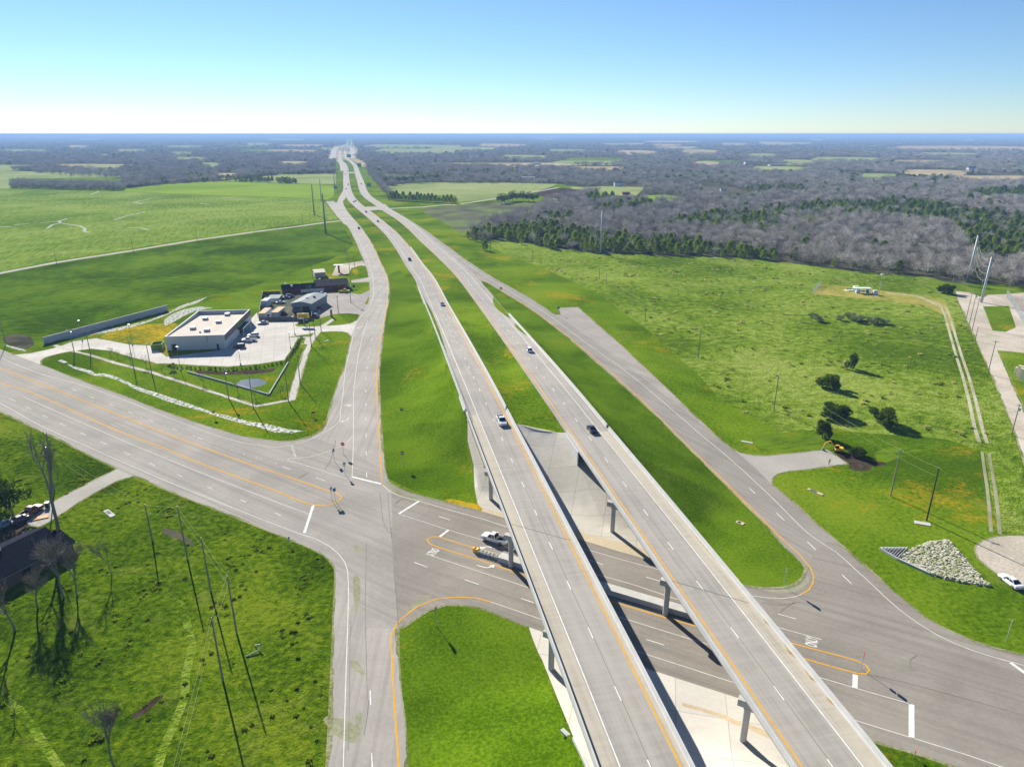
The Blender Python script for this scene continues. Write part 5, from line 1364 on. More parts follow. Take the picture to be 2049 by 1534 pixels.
tx = text_mesh('DOLLAR GENERAL', 1.5, 'lettering', M['black'], .02, sg, width=D_ * .19)
tx.location = (W_ + .30, D_ * .575, Hs * .79); tx.rotation_euler = (math.pi / 2, 0, math.pi / 2)
mb = MB(); mb.box(W_ + .10, W_ + 2.4, D_ * .44, D_ * .74, Hs * .48, Hs * .54); mb.build('awning', S['awning'], t)
mb = MB(); 
for yy_ in (D_ * .45, D_ * .73): mb.box(W_ + 2.1, W_ + 2.35, yy_, yy_ + .25, 0, Hs * .48)
mb.build('awning_post', S['wall_white'], t)
mb = MB(); mb.box(W_ + .06, W_ + .12, D_ * .5, D_ * .66, .0, Hs * .42); mb.build('entrance_door', M['glass'], t)
mb = MB(); mb.box(W_ * .09, W_ * .17, -.05, -.003, 0, Hs * .46); mb.build('loading_door', M['dark_fill'], t)
mb = MB(); mb.box(W_ * .845, W_ * .885, -.05, -.003, 0, Hs * .38); mb.build('side_door', M['dark_fill'], t)
mb = MB(); mb.box(W_ * .70, W_ * .705, -.12, -.003, Hs * .55, Hs); mb.build('downpipe', M['dark_fill'], t)
def roofz(y): return Hs - .25 - 1.25 * (y - th) / (D_ - 2 * th)
for (u, v) in ((.30, .30), (.285, .72), (.62, .55), (.605, .90), (.60, .20)):
    x_, y_ = W_ * u, D_ * v; m = MB(); z_ = roofz(y_)
    m.box(x_ - 1.0, x_ + 1.0, y_ - 1.1, y_ + 1.1, z_ - .15, z_ + 1.1, taper=.05); m.build('rooftop_unit', S['hvac'], t, bevel=.05)
m = MB(); m.tube((W_ * .50, D_ * .16, roofz(D_ * .16)), (W_ * .50, D_ * .16, roofz(D_ * .16) + .8), .35, .35, 10); m.build('roof_vent', S['hvac'], t)
m = MB(); m.box(th + .01, th + .25, D_ * .1, D_ - 1, Hs - 1.4, Hs - 1.0); m.build('roof_drain_pipe', S['wall_white'], t)

def gable(name, A, B, depth, hw, hr, wall, roof, label, cat='building', over=.3, thing_=None, loc=None, rz=None, W_=None, y0=0.0):
    """gabled box: front wall on A-B, ridge parallel to it"""
    if thing_ is None:
        loc, rz, W_, _ = frame_from(A, B); t = thing(name, label, cat, (*loc, T(*loc)), rz)
    else: t = thing_
    m = MB(); m.box(0, W_, y0, y0 + depth, -.3, hw)
    for x in (0, W_):
        m.add([(x, y0, hw), (x, y0 + depth, hw), (x, y0 + depth / 2, hr)], [(0, 1, 2)])
    m.build('wall', wall, t)
    m = MB(); o = over
    for s in (0, 1):
        ya, yb = (y0 - o, y0 + depth / 2) if s == 0 else (y0 + depth + o, y0 + depth / 2)
        za = hw - (hr - hw) * o / (depth / 2)
        m.add([(-o, ya, za), (W_ + o, ya, za), (W_ + o, yb, hr), (-o, yb, hr), (-o, ya, za + .16), (W_ + o, ya, za + .16), (W_ + o, yb, hr + .16), (-o, yb, hr + .16)],
              [(0, 1, 2, 3), (4, 5, 6, 7), (0, 1, 5, 4), (1, 2, 6, 5), (2, 3, 7, 6), (3, 0, 4, 7)])
    return t, m.build('roof', roof, t), W_

# long dark-roofed building north of the yard
F0, F1, F2 = G(565, 588), G(632, 583.5), G(697, 579)
dl = 3.4
bk1 = G(561.3, 568.5, 4.2); bk2 = G(631, 556, 5.0)
loc, rz, Wt, _ = frame_from(F0, F2); w1 = (Vector(F1) - Vector(F0)).length
_, _, _, dep1 = frame_from(F0, F2, bk1); _, _, _, dep2 = frame_from(F0, F2, bk2)
t, rf, _ = gable('roadside_building', F0, F1, dep1, 2.6, 4.3, S['maroon'], S['roof_dark'], 'long maroon building with a charcoal roof, behind the cluttered yard')
m = MB()
m.box(w1 + .01, Wt, 0, dep2, -.3, 3.0)
for x in (w1 + .01, Wt): m.add([(x, 0, 3.0), (x, dep2, 3.0), (x, dep2 / 2, 5.0)], [(0, 1, 2)])
m.build('wing_wall', S['maroon'], t)
m = MB()
for s in (0, 1):
    ya, yb = (-.8, dep2 / 2) if s == 0 else (dep2 + .3, dep2 / 2)
    za = 2.75
    m.add([(w1 - .3, ya, za), (Wt + .5, ya, za), (Wt + .5, yb, 5.05), (w1 - .3, yb, 5.05), (w1 - .3, ya, za + .16), (Wt + .5, ya, za + .16), (Wt + .5, yb, 5.21), (w1 - .3, yb, 5.21)],
          [(0, 1, 2, 3), (4, 5, 6, 7), (0, 1, 5, 4), (1, 2, 6, 5), (2, 3, 7, 6), (3, 0, 4, 7)])
m.build('wing_roof', S['roof_dark'], t)
for (x_, y_, z_) in ((w1 * .12, dep1 * .6, 4.0), (w1 * .30, dep1 * .25, 3.3), (w1 * .55, dep1 * .8, 3.2), (w1 + 3, dep2 * .6, 4.6), (w1 + 9, dep2 * .65, 4.4)):
    MB().box(x_ - .5, x_ + .5, y_ - .5, y_ + .5, z_, z_ + .9).build('roof_unit', S['wall_white'], t)
MB().box(w1 * .55, w1 * 1.25, -.06, -.01, .0, 1.7).build('white_panel', S['wall_white'], t)
for k in range(5): MB().box(w1 + 3 + k * 4.2, w1 + 4.6 + k * 4.2, -.05, -.01, .9, 2.1).build('window', M['glass'], t)
# grey metal building in the yard: ridge runs away from the camera
A = G(584.5, 624); B = G(624.5, 625.2); bk = G(629, 587.8, 4.6)
loc, rz, Wm, Dm = frame_from(A, B, bk)
t = thing('workshop_building', 'grey metal workshop with a shallow gabled roof, in the middle of the cluttered yard', 'building', (*loc, 0), rz)
hw = 4.3; hr = 5.3
m = MB(); m.box(0, Wm, 0, Dm, -.2, hw)
for y in (0, Dm): m.add([(0, y, hw), (Wm, y, hw), (Wm / 2, y, hr)], [(0, 1, 2)])
m.build('wall', S['metal'], t)
m = MB()
for s in (-1, 1):
    xa, xb = (-.4, Wm / 2) if s < 0 else (Wm + .4, Wm / 2)
    m.add([(xa, -.5, hw - .08), (xa, Dm + .4, hw - .08), (xb, Dm + .4, hr), (xb, -.5, hr), (xa, -.5, hw + .06), (xa, Dm + .4, hw + .06), (xb, Dm + .4, hr + .14), (xb, -.5, hr + .14)],
          [(0, 1, 2, 3), (4, 5, 6, 7), (0, 1, 5, 4), (1, 2, 6, 5), (2, 3, 7, 6), (3, 0, 4, 7)])
m.build('roof', mat('pale_metal_roofing', (.26, .29, .30), .9, 0, spec=.1, var=.1, scale=1), t)
MB().box(Wm * .1, Wm * .45, -3.2, 0, 2.2, 2.4).build('lean_to_roof', S['brown'], t)
for (x_, y_) in ((Wm * .52, Dm * .35), (Wm * .72, Dm * .55)): MB().box(x_ - .5, x_ + .5, y_ - .4, y_ + .4, hr - .7, hr + .3).build('roof_vent', M['dark_fill'], t)
MB().box(Wm * .55, Wm * .9, -.06, -.01, 0, 3.0).build('roller_door', M['dark_fill'], t)
# tan roofed outbuilding
gable('outbuilding', G(630.4, 555.8), G(651.5, 554.3), 11, 2.9, 3.7, S['beige'], S['tanroof'], 'small tan-roofed outbuilding behind the charcoal roofed building')
# canopy
x, y = G(678.6, 545)
t = thing('canopy', 'small white canopy on a dark post beside the gravel pad', 'canopy', (x, y, 0), .1)
MB().box(-3, 3, -2, 2, 4.6, 4.8).build('roof', S['wall_white'], t)
MB().box(-.5, .5, -.5, .5, 0, 4.6).build('post', S['brown'], t)
# containers and low sheds in the yard
def cont(px0, px1, depth, h, roofm, wallm, label, name='storage_container'):
    loc, rz, W, _ = frame_from(G(*px0), G(*px1)); t = thing(name, label, 'container', (*loc, 0), rz, 'storage sheds in the yard')
    m = MB(); m.box(0, W, 0, depth, 0, h); m.build('wall', wallm, t, bevel=.03)
    m = MB(); m.box(-.08, W + .08, -.08, depth + .08, h + .005, h + .12); m.build('roof', roofm, t)
    m = MB(); m.box(W * .12, W * .88, -.05, -.004, .1, h * .92); m.build('door', S['hvac'], t)
cont((518.3, 638.5), (531.5, 638.3), 11, 2.7, S['creamroof'], S['contwall'], 'storage shed with a cream roof at the left corner of the yard')
cont((523.5, 614.5), (535.5, 614.5), 6, 3.2, S['wall_white'], S['contwall'], 'storage shed with a white roof, behind the left cream-roofed one')
cont((543.2, 636.0), (557.0, 636.0), 11, 2.6, S['creamroof'], S['contwall'], 'storage shed with a cream roof beside the oily yard floor')
cont((535, 605.5), (559, 604.8), 9, 2.0, S['metal'], S['fence'], 'low grey shed with a patched roof at the back of the yard')
def fence(pts, h, label, wall=.05, post=2.4, m_=None, name='fence'):
    t = thing(name, label, 'fence', (0, 0, 0)); P = resample([G(*p) for p in pts], post); m_ = m_ or S['fence']
    m = MB()
    for a, b in zip(P[:-1], P[1:]):
        d = (b - a).normalized(); n = Vector((-d[1], d[0])) * wall
        m.prism([tuple(a - n), tuple(b - n), tuple(b + n), tuple(a + n)], .05, h)
    m.build('boarding', m_, t)
    m = MB()
    for p in P: m.box(p[0] - .07, p[0] + .07, p[1] - .07, p[1] + .07, -.2, h + .1)
    m.build('fence_posts', M['steeldark'], t)
fence([(519, 642), (624, 640)], 1.9, 'dark weathered board fence along the lot side of the yard')
fence([(626, 592), (624, 640)], 1.9, 'maroon fence on the street side of the yard', m_=S['maroon'])
fence([(518.5, 641), (524, 600), (527, 590)], 1.9, 'dark fence on the field side of the yard')
fence([(527, 590), (561, 589)], 1.8, 'short dark fence between the field and the back of the yard')
# roadside sign of the store
x, y = G(608.2, 650)
t = thing('store_sign', 'yellow two-line store sign on a post at the edge of the parking lot', 'sign', (x, y, 0), .05)
MB().box(-.16, .16, -.16, .16, 0, 3.3).build('post', M['steeldark'], t)
pn = MB().box(-2.6, 2.6, -.16, .16, 3.3, 5.35).build('panel', S['signy'], t)
for k, wd in enumerate(('DOLLAR', 'GENERAL')):
    tx = text_mesh(wd, 1.15, 'lettering', M['black'], .02, pn, width=4.2); tx.location = (0, -.185, 4.82 - .95 * k); tx.rotation_euler = (math.pi / 2, 0, 0)
x, y = G(663.5, 634)
t = thing('monument_post', 'short dark square pillar at the end of the sidewalk by the yard', 'post', (x, y, 0), .1)
MB().box(-.45, .45, -.3, .3, 0, 3.6).build('pillar', M['wood'], t, bevel=.03)
# precast wall beside the field
loc, rz, W, _ = frame_from(G(89, 688), G(336.5, 621.5))
t = thing('precast_wall', 'long grey precast wall between the dark field and the store drive', 'wall', (*loc, 0), rz)
MB().box(0, W, 0, .35, -.3, 2.7).build('wall_face', S['wallblue'], t)
MB().box(-.05, W + .05, -.05, .40, 2.703, 2.82).build('coping', M['barrier'], t)
for k in range(11):
    x_ = 1.2 + k * (W - 3) / 10.6; MB().box(x_, x_ + (W / 11) * .42, -.5, -.01, 0, .5).build('slot_light_block', M['barrier'], t)  # pale block stands for sunlight coming through a wall slot
# dumpster pen
loc, rz, W, D = frame_from(G(303, 701), G(325, 699.5), G(328, 687))
t = thing('dumpster_pen', 'green fenced dumpster pen at the corner of the white store', 'enclosure', (*loc, 0), rz)
m = MB(); m.box(0, W, 0, .2, 0, 2.3); m.box(0, .2, .2, 4.5, 0, 2.3); m.box(W - .2, W, .2, 4.5, 0, 2.3); m.box(0, W, 4.5, 4.7, 0, 2.3); m.build('fence_panel', S['green'], t)
t2 = thing('dumpster', 'brown steel dumpster inside the green pen', 'dumpster', (t.location[0] + math.cos(rz) * 1.6 - math.sin(rz) * 2, t.location[1] + math.sin(rz) * 1.6 + math.cos(rz) * 2, 0), rz)
MB().box(-.9, 1.1, -.9, .9, .1, 1.4, tx=-.1, ty=-.1).build('bin', S['brown'], t2); MB().box(-1.05, 1.25, -1.05, 1.05, 1.405, 1.5).build('lid', S['tanroof'], t2)
# basin walls
for pts, lab in (([(375.6, 745), (455, 767), (537.2, 790.5)], 'long pale kerb wall on the cross road side of the pond basin'), ([(577, 726), (538.5, 790.2)], 'short pale kerb wall on the frontage side of the pond basin')):
    P = resample([G(*p) for p in pts], 3); m = MB()
    for a, b in zip(P[:-1], P[1:]):
        d = (b - a).normalized(); n = Vector((-d[1], d[0])) * .14; m.prism([tuple(a - n), tuple(b - n), tuple(b + n), tuple(a + n)], 0, .55)
    tag(m.build('basin_wall', M['barrier']), lab, 'wall')
# cottage at the lower left
e2 = Vector(G(149, 1081, 2.7)); e1 = Vector(G(0, 1158, 2.7)); r1 = Vector(G(92.6, 1054, 5.0))
d = (e1 - e2).normalized(); rz = math.atan2(-d[1], -d[0])
n = Vector((-(-d[1]), -d[0]))                                     # towards the back
n = Vector((-math.sin(rz), math.cos(rz)))
L0 = 24.0; org = e2 + d * L0
half = (r1 - e2).dot(n); half = max(min(half, 7.5), 4.2)
t = thing('cottage', 'low cottage with a dark blue shingle roof, among bare trees at the left edge', 'house', (org[0], org[1], 0), rz)
xw = (Vector(G(100, 1061, 4.6)) - org).dot(Vector((math.cos(rz), math.sin(rz))))
gable('x', None, None, half * 2, 2.6, 5.0, S['brown'], S['navy'], '', thing_=t, W_=xw, over=.0)
m = MB(); m.box(xw + .01, L0 - .5, .0, half * 1.35, -.3, 2.58); m.add([(L0 - .5, 0, 2.58), (L0 - .5, half * 1.35, 2.58), (L0 - .5, half * .68, 4.15)], [(0, 1, 2)]); m.build('wing_wall', S['brown'], t)
m = MB()
for s in (0, 1):
    ya, yb = (-.35, half * .68) if s == 0 else (half * 1.35 + .35, half * .68)
    m.add([(xw + .01, ya, 2.48), (L0, ya, 2.48), (L0, yb, 4.15), (xw + .01, yb, 4.15), (xw + .01, ya, 2.62), (L0, ya, 2.62), (L0, yb, 4.29), (xw + .01, yb, 4.29)],
          [(0, 1, 2, 3), (4, 5, 6, 7), (0, 1, 5, 4), (1, 2, 6, 5), (2, 3, 7, 6), (3, 0, 4, 7)])
m.build('wing_roof', S['navy'], t)
MB().box(0, xw, -.12, -.02, 2.42, 2.56).build('gutter', M['steeldark'], t)
MB().box(xw + .02, L0, -.50, -.38, 2.36, 2.50).build('gutter', M['steeldark'], t)
for k in range(4): MB().box(3 + k * 5.2, 4.6 + k * 5.2, -.05, -.01, .9, 2.0).build('window', M['glass'], t)
for (x_, y_, z_) in ((6, half * .8, 4.4), (9.5, half * 1.0, 5.0), (13.5, half * .95, 4.9)): MB().box(x_ - .15, x_ + .15, y_ - .15, y_ + .15, z_ - .4, z_ + .5).build('roof_vent', S['wall_white'], t)

# wheelie bin, trailer, plank pallet on the cottage drive
x, y = GT(95.5, 1014)
t = thing('wheelie_bin', 'dark green wheelie bin with a pale lid beside the cottage drive', 'bin', (x, y, 0), .3)
MB().box(-.38, .38, -.42, .42, .05, 1.15, tx=-.06, ty=-.06).build('bin', mat('bin_green', (.01, .06, .05), .5), t); MB().box(-.46, .46, -.5, .5, 1.155, 1.25).build('lid', S['contwall'], t)
x, y = GT(80, 1036)
t = thing('plank_pallet', 'flat tan plank frame lying across the cottage drive', 'pallet', (x, y, 0), math.radians(28))
m = MB(); 
for k in range(6): m.box(-1.7, 1.7, -.75 + k * .26, -.55 + k * .26, .12, .18)
m.build('board', mat('new_timber', (.60, .36, .16), .8, var=.12, scale=3), t); MB().box(-1.6, -1.45, -.75, .75, 0, .117).build('bearer', M['wood'], t); MB().box(1.45, 1.6, -.75, .75, 0, .117).build('bearer', M['wood'], t)

# ---------------------------------------------------------------- vehicles
PAINT = {}
def paintm(name, col, rough=.25):
    if name not in PAINT:
        m, nt, b = new_mat(name + '_car_paint'); b.inputs['Base Color'].default_value = (*col, 1); b.inputs['Roughness'].default_value = rough; b.inputs['Coat Weight'].default_value = .5; PAINT[name] = m
    return PAINT[name]
def ring(x, w, zl, zt, edge=.1):
    return [(x, -w + .06, zl), (x, -w, zl + .12), (x, -w, zt - edge), (x, -w + edge * .9, zt), (x, w - edge * .9, zt), (x, w, zt - edge), (x, w, zl + .12), (x, w - .06, zl)]
def vehicle(kind, colname, col, label, cat, loc, rz, group=None):
    t = thing({'sedan': 'sedan', 'suv': 'suv', 'pickup': 'pickup_truck'}[kind], label, cat, loc, rz, group)
    P = paintm(colname, col)
    if kind == 'sedan': L, W, wb, rt, belt, top = 4.8, 1.84, 2.8, .33, .92, 1.45
    elif kind == 'suv': L, W, wb, rt, belt, top = 4.75, 1.92, 2.8, .37, 1.08, 1.74
    else: L, W, wb, rt, belt, top = 5.85, 2.02, 3.65, .41, 1.16, 1.88
    w = W / 2; f = L / 2
    m = MB()
    if kind == 'sedan':
        st = [(f, .62, .40, .58), (f - .12, .80, .30, .70), (f - .7, .97, .25, .84), (f - 1.35, 1, .22, .93), (.2, 1, .22, .95), (-f + 1.2, 1, .22, .99), (-f + .35, .95, .27, .97), (-f + .06, .82, .34, .86), (-f, .7, .42, .70)]
        cab = (f - 1.35, f - 2.15, -f + 1.55, -f + .75); rw = .64
    elif kind == 'suv':
        st = [(f, .66, .45, .75), (f - .12, .84, .34, .90), (f - .6, .97, .28, 1.02), (f - 1.15, 1, .25, 1.08), (.2, 1, .25, 1.10), (-f + .6, 1, .25, 1.12), (-f + .1, .95, .3, 1.08), (-f, .86, .42, .98)]
        cab = (f - 1.15, f - 1.85, -f + .45, -f + .12); rw = .70
    else:
        st = [(f, .80, .48, .88), (f - .10, .92, .40, 1.0), (f - .6, 1, .34, 1.10), (f - 1.45, 1, .32, 1.16), (.0, 1, .32, 1.17), (-.55, 1, .32, 1.17)]
        cab = (f - 1.45, f - 2.15, -.25, -.50); rw = .74
    m.loft([ring(x, w * k, zl, zt) for x, k, zl, zt in st][::-1])
    if kind == 'pickup':
        xb0, xb1 = -f, -.551
        m.box(xb0, xb1, -w, w, .40, .62); m.box(xb0, xb1, -w, -w + .13, .62, 1.15); m.box(xb0, xb1, w - .13, w, .62, 1.15)
        m.box(xb0, xb0 + .08, -w + .13, w - .13, .62, 1.13); m.box(xb1 - .08, xb1, -w + .13, w - .13, .62, 1.15)
    m.build('body', P, t, bevel=.03)
    if kind == 'pickup':
        MB().box(-f + .09, -.64, -w + .14, w - .14, .625, .66).build('bed_liner', M['black'], t)
        MB().box(-f - .12, -f, -w + .1, w - .1, .42, .58).build('rear_bumper', M['chrome'], t); MB().box(f, f + .1, -w + .12, w - .12, .40, .60).build('front_bumper', M['chrome'], t)
    a, b, c, d_ = cab; zb = st[3][3] - .03
    g = [(a, w - .10, zb), (b, w * rw, top - .07), (c, w * rw, top - .07), (d_, w - .12, zb + .04)]
    m = MB(); vs = [(x, -y, z) for x, y, z in g] + [(x, y, z) for x, y, z in g]
    m.add(vs, [(0, 1, 2, 3), (7, 6, 5, 4), (0, 4, 5, 1), (1, 5, 6, 2), (2, 6, 7, 3), (3, 7, 4, 0)]); m.build('glass', M['glass'], t)
    m = MB(); m.box(c - .04, b + .06, -w * rw - .02, w * rw + .02, top - .09, top, tx=.10, ty=.07); m.build('roof', P, t, bevel=.02)
    m = MB()
    for s in (-1, 1):
        m.tube((a, s * (w - .09), zb), (b, s * w * rw, top - .05), .045, .04, 6); m.tube((d_, s * (w - .11), zb), (c, s * w * rw, top - .05), .07, .06, 6)
        xm = (b + c) / 2; m.tube((xm, s * (w - .075), zb), (xm, s * (w * rw + .015), top - .06), .045, .04, 6)
    m.build('pillar', P, t)
    for sx in (wb / 2, -wb / 2):
        for s in (-1, 1):
            m = MB(); m.tube((sx, s * (w - .22), rt), (sx, s * (w + .02), rt), rt, rt, 18); ty = m.build('wheel', M['black'], t)
            m = MB(); m.tube((sx, s * (w + .021), rt), (sx, s * (w + .035), rt), rt * .58, rt * .54, 14); m.build('rim', M['chrome'], ty)
    for s in (-1, 1):
        zf = st[0][3] - .08
        MB().box(f - .16, f - .03 + (.02 if kind == 'pickup' else 0), s * w * .62 - .17, s * w * .62 + .17, zf - .10, zf + .05).build('headlight', M['head'], t)
        zr = (st[-1][3] if kind != 'pickup' else 1.0) - .02
        MB().box(-f - .02, -f + .10, s * w * .72 - .14, s * w * .72 + .14, zr - .12, zr + .08).build('tail_light', M['tail'], t)
        MB().box(a - .35, a - .15, s * (w + .03) - .09, s * (w + .03) + .09, zb + .02, zb + .16).build('mirror', P, t)
    MB().box(f - .04, f + .015, -w * .4, w * .4, .42, .60).build('grille', M['black'], t)
    return t
WHT, SIL, BLK, NVY, RED, MRN, YEL = (.72, .73, .74), (.42, .44, .46), (.012, .013, .016), (.015, .022, .04), (.35, .012, .03), (.10, .008, .012), (.70, .62, .01)
def on_road(line, off, px, rev):
    """a place on a carriageway abreast of photo point px, facing along (or against) it"""
    g = GM(*px); P = offset_line(line, off); i = min(range(1, len(P) - 1), key=lambda k: abs(P[k][1] - g[1]))
    p, a, b = P[i], P[i - 1], P[i + 1]; t_ = (g[1] - p[1]); dx = (b[0] - a[0]) / (b[1] - a[1])
    x = p[0] + dx * t_; y = g[1]; ang = math.atan2(b[1] - a[1], b[0] - a[0])
    return (x, y, hm(y) + .065), ang + (math.pi if rev else 0)
cars = 'cars travelling on the highway'
for kind, cn, cc_, lab, line, off, px, rev in [
    ('pickup', 'white', WHT, 'white pickup truck driving toward the left bridge, just past its deck joint', CL, 1.83, (1002, 846), True),
    ('sedan', 'silver_blue', (.22, .28, .36), 'silver blue car on the left carriageway beside the median barrier', CL, 1.83, (885, 611), True),
    ('suv', 'navy', NVY, 'dark car alone on the far curve of the left carriageway', CL, -1.83, (815.5, 521), True),
    ('sedan', 'grey', (.05, .055, .06), 'small dark car on the left carriageway above the median grass', CL, -1.2, (753, 444), True),
    ('suv', 'slate', (.09, .10, .12), 'small dark car on the left carriageway just below the crossover', CL, -1.83, (732.5, 425.5), True),
    ('sedan', 'black', BLK, 'small black car on the left carriageway above the crossover, ahead of a slower one', CL, 1.83, (709.5, 402.5), True),
    ('sedan', 'grey', (.05, .055, .06), 'small grey car just behind another beside the ramp nose', CL, -1.83, (705.3, 405), True),
    ('suv', 'black', BLK, 'tiny dark car on the straight above the ramp merge, right lane', CL, 1.83, (697, 370), True),
    ('sedan', 'navy', NVY, 'tiny dark car on the straight above the ramp merge, left lane', CL, -3.0, (691.8, 378.5), True),
    ('suv', 'slate', (.09, .10, .12), 'tiny dark car at the far bend of the left carriageway', CL, 1.83, (695.5, 343.5), True),
    ('suv', 'black', BLK, 'tiny dark truck between two cars on the straight above the ramp merge', CL, -1.83, (692.5, 349.5), True),
    ('sedan', 'white', WHT, 'tiny pale car at the far interchange, left carriageway', CL, -1.83, (681.5, 319.5), True),
    ('suv', 'white', WHT, 'white suv driving away on the right carriageway beside the grass wedge', CR, 1.83, (1060, 703), False),
    ('sedan', 'navy', NVY, 'dark blue sedan about to enter the right bridge, tail lamps showing', CR, 1.83, (1186, 862), False),
    ('suv', 'black', BLK, 'tiny dark car on the right carriageway beside the green guide board', CR, 1.0, (720, 369), False),
    ('sedan', 'grey', (.05, .055, .06), 'tiny dark car at the far bend of the right carriageway', CR, 0, (710.5, 331.5), False)]:
    l_, a_ = on_road(line, off, px, rev); vehicle(kind, cn, cc_, lab, 'car' if kind != 'pickup' else 'pickup truck', l_, a_, cars)
def heading(a, b):
    A = GT(*a); B = GT(*b); return math.atan2(B[1] - A[1], B[0] - A[0])
def parked(kind, cn, cc_, lab, px, hd, group=None, cat=None):
    x, y = GT(*px); return vehicle(kind, cn, cc_, lab, cat or ('pickup truck' if kind == 'pickup' else 'car'), (x, y, T(x, y) + .01), hd, group)
h_ew = heading((1054.3, 1174), (851.8, 1107.6))
tr = parked('pickup', 'white', WHT, 'white pickup truck waiting on the cross road with a trailer, half under the left bridge', (990, 1082), h_ew)
tv = Vector((math.cos(h_ew), math.sin(h_ew)))
t = thing('trailer', 'low white trailer hitched behind the pickup, mostly under the left bridge', 'trailer', (tr.location[0] - tv[0] * 6.1, tr.location[1] - tv[1] * 6.1, 0), h_ew)
MB().box(-2.6, 1.9, -1.05, 1.05, .55, 1.75, taper=.05).build('box', paintm('white', WHT), t, bevel=.04); MB().tube((1.9, 0, .5), (3.1, 0, .5), .06, .06, 6).build('hitch', M['steeldark'], t)
for s in (-1, 1):
    for x_ in (-.9, .0): MB().tube((x_, s * .95, .36), (x_, s * 1.18, .36), .36, .36, 14).build('wheel', M['black'], t)
parked('suv', 'charcoal', (.03, .033, .036), 'dark truck on the frontage road near the far country lane', (718.3, 458), heading((711.7, 452.8), (724.6, 475.1)))
# store lot: facing the store
hs = heading((500, 690), (470, 692))
lg = 'cars parked by the store'
parked('suv', 'dark_red', MRN, 'dark red suv nearest the corner, parked before the store', (479, 695.5), hs, lg)
parked('pickup', 'white', WHT, 'white pickup truck parked between a red suv and a white suv before the store', (498.5, 682.5), hs, lg)
parked('suv', 'white', WHT, 'white suv parked farthest of three before the store front', (507, 673.5), hs, lg)
parked('sedan', 'silver', SIL, 'silver sedan parked at the left end of the dark fence', (526, 647.8), heading((526, 647), (516, 648)), lg)
parked('suv', 'black', BLK, 'black suv parked by the dark fence under the yellow store sign', (606, 644.5), heading((606, 645), (616, 644.5)), lg)
yg = 'vehicles in the yard'
parked('pickup', 'white', WHT, 'white pickup truck parked before the maroon building, left of a yellow one', (643, 590.5), heading((643, 590), (655, 590.3)), yg)
parked('pickup', 'yellow', YEL, 'yellow pickup truck parked before the maroon building', (689, 584.5), heading((689, 584), (699, 583.8)), yg)
parked('sedan', 'red', RED, 'red car parked in the open yard beside the fence', (640, 618.5), heading((640, 618), (651, 618.6)), yg)
parked('suv', 'charcoal', (.03, .033, .036), 'dark vehicle with a pale top parked at the yard fence corner', (632, 633.5), math.radians(95), yg)
for k, (px, cn, c_, hd, kd, lb) in enumerate([((562, 598), 'grey_blue', (.25, .3, .36), .2, 'sedan', 'grey blue old car in the back of the yard'), ((573, 596.5), 'grey_blue', (.25, .3, .36), 2.9, 'sedan', 'grey blue old car between shed and workshop in the yard'), ((580, 594), 'dark_red', MRN, .1, 'suv', 'dark red old car behind the workshop'),
                              ((562, 606.5), 'white', WHT, .4, 'sedan', 'white old car at the yard\'s middle left of the workshop'), ((564, 630), 'black', BLK, 1.2, 'suv', 'black old car between the shed and the front fence'), ((609, 632), 'silver_blue', (.22, .28, .36), .1, 'sedan', 'silver blue old car in front of the workshop door'),
                              ((538.5, 628), 'black', BLK, 1.4, 'suv', 'black old car squeezed between the two cream-roofed sheds'), ((633, 600), 'black', BLK, 1.3, 'suv', 'black old car on the street side of the workshop wall'), ((540, 634), 'silver', SIL, 1.5, 'sedan', 'silver old car at the fence between two sheds')]):
    parked(kd, cn, c_, lb, px, hd, yg)
parked('sedan', 'white', WHT, 'white sedan parked at the edge of the gravel turning circle', (2021, 1167), heading((2037, 1175), (2005, 1151)))
x, y = GT(55, 1030)
parked('pickup', 'rust_red', (.20, .05, .05), 'faded red pickup truck parked beside the cottage drive', (62, 1028), heading((40, 1038), (75, 1017)))
parked('sedan', 'slate', (.09, .10, .12), 'dark old car on the shaded soil by the cottage', (42, 1042), heading((30, 1050), (60, 1036)))
parked('sedan', 'grey_blue', (.25, .3, .36), 'pale blue old car in tree shade at the left edge by the cottage', (12, 1052), heading((0, 1060), (30, 1046)))

# excavator on the dug soil
x, y = GT(1676, 903)
t = thing('excavator', 'yellow excavator with a raised boom beside the dug soil and driveway', 'excavator', (x, y, 0), math.radians(168)); t.scale = (.72, .72, .72)
ey = mat('machine_yellow', (.72, .42, .01), .5, var=.08)
for s in (-1, 1): MB().box(-1.6, 1.6, s * 1.05 - .25, s * 1.05 + .25, 0, .7, tx=.25).build('track', M['black'], t, bevel=.06)
MB().box(-1.9, 1.1, -1.15, 1.15, .75, 1.75, taper=.06).build('house', ey, t, bevel=.05)
MB().box(-.1, 1.2, .25, 1.15, 1.76, 2.8, taper=.08).build('cab', M['glass'], t)
MB().box(-.05, 1.15, .28, 1.12, 2.805, 2.9).build('cab_roof', ey, t)
MB().tube((1.0, -.2, 1.3), (3.0, -.2, 3.9), .28, .22, 6).tube((3.0, -.2, 3.9), (4.6, -.2, 3.2), .22, .18, 6).build('boom', ey, t)
MB().tube((4.6, -.2, 3.2), (5.2, -.2, 1.0), .18, .13, 6).build('stick', ey, t)
MB().box(4.7, 5.6, -.65, .25, .15, .95, taper=.12).build('bucket', M['steeldark'], t)

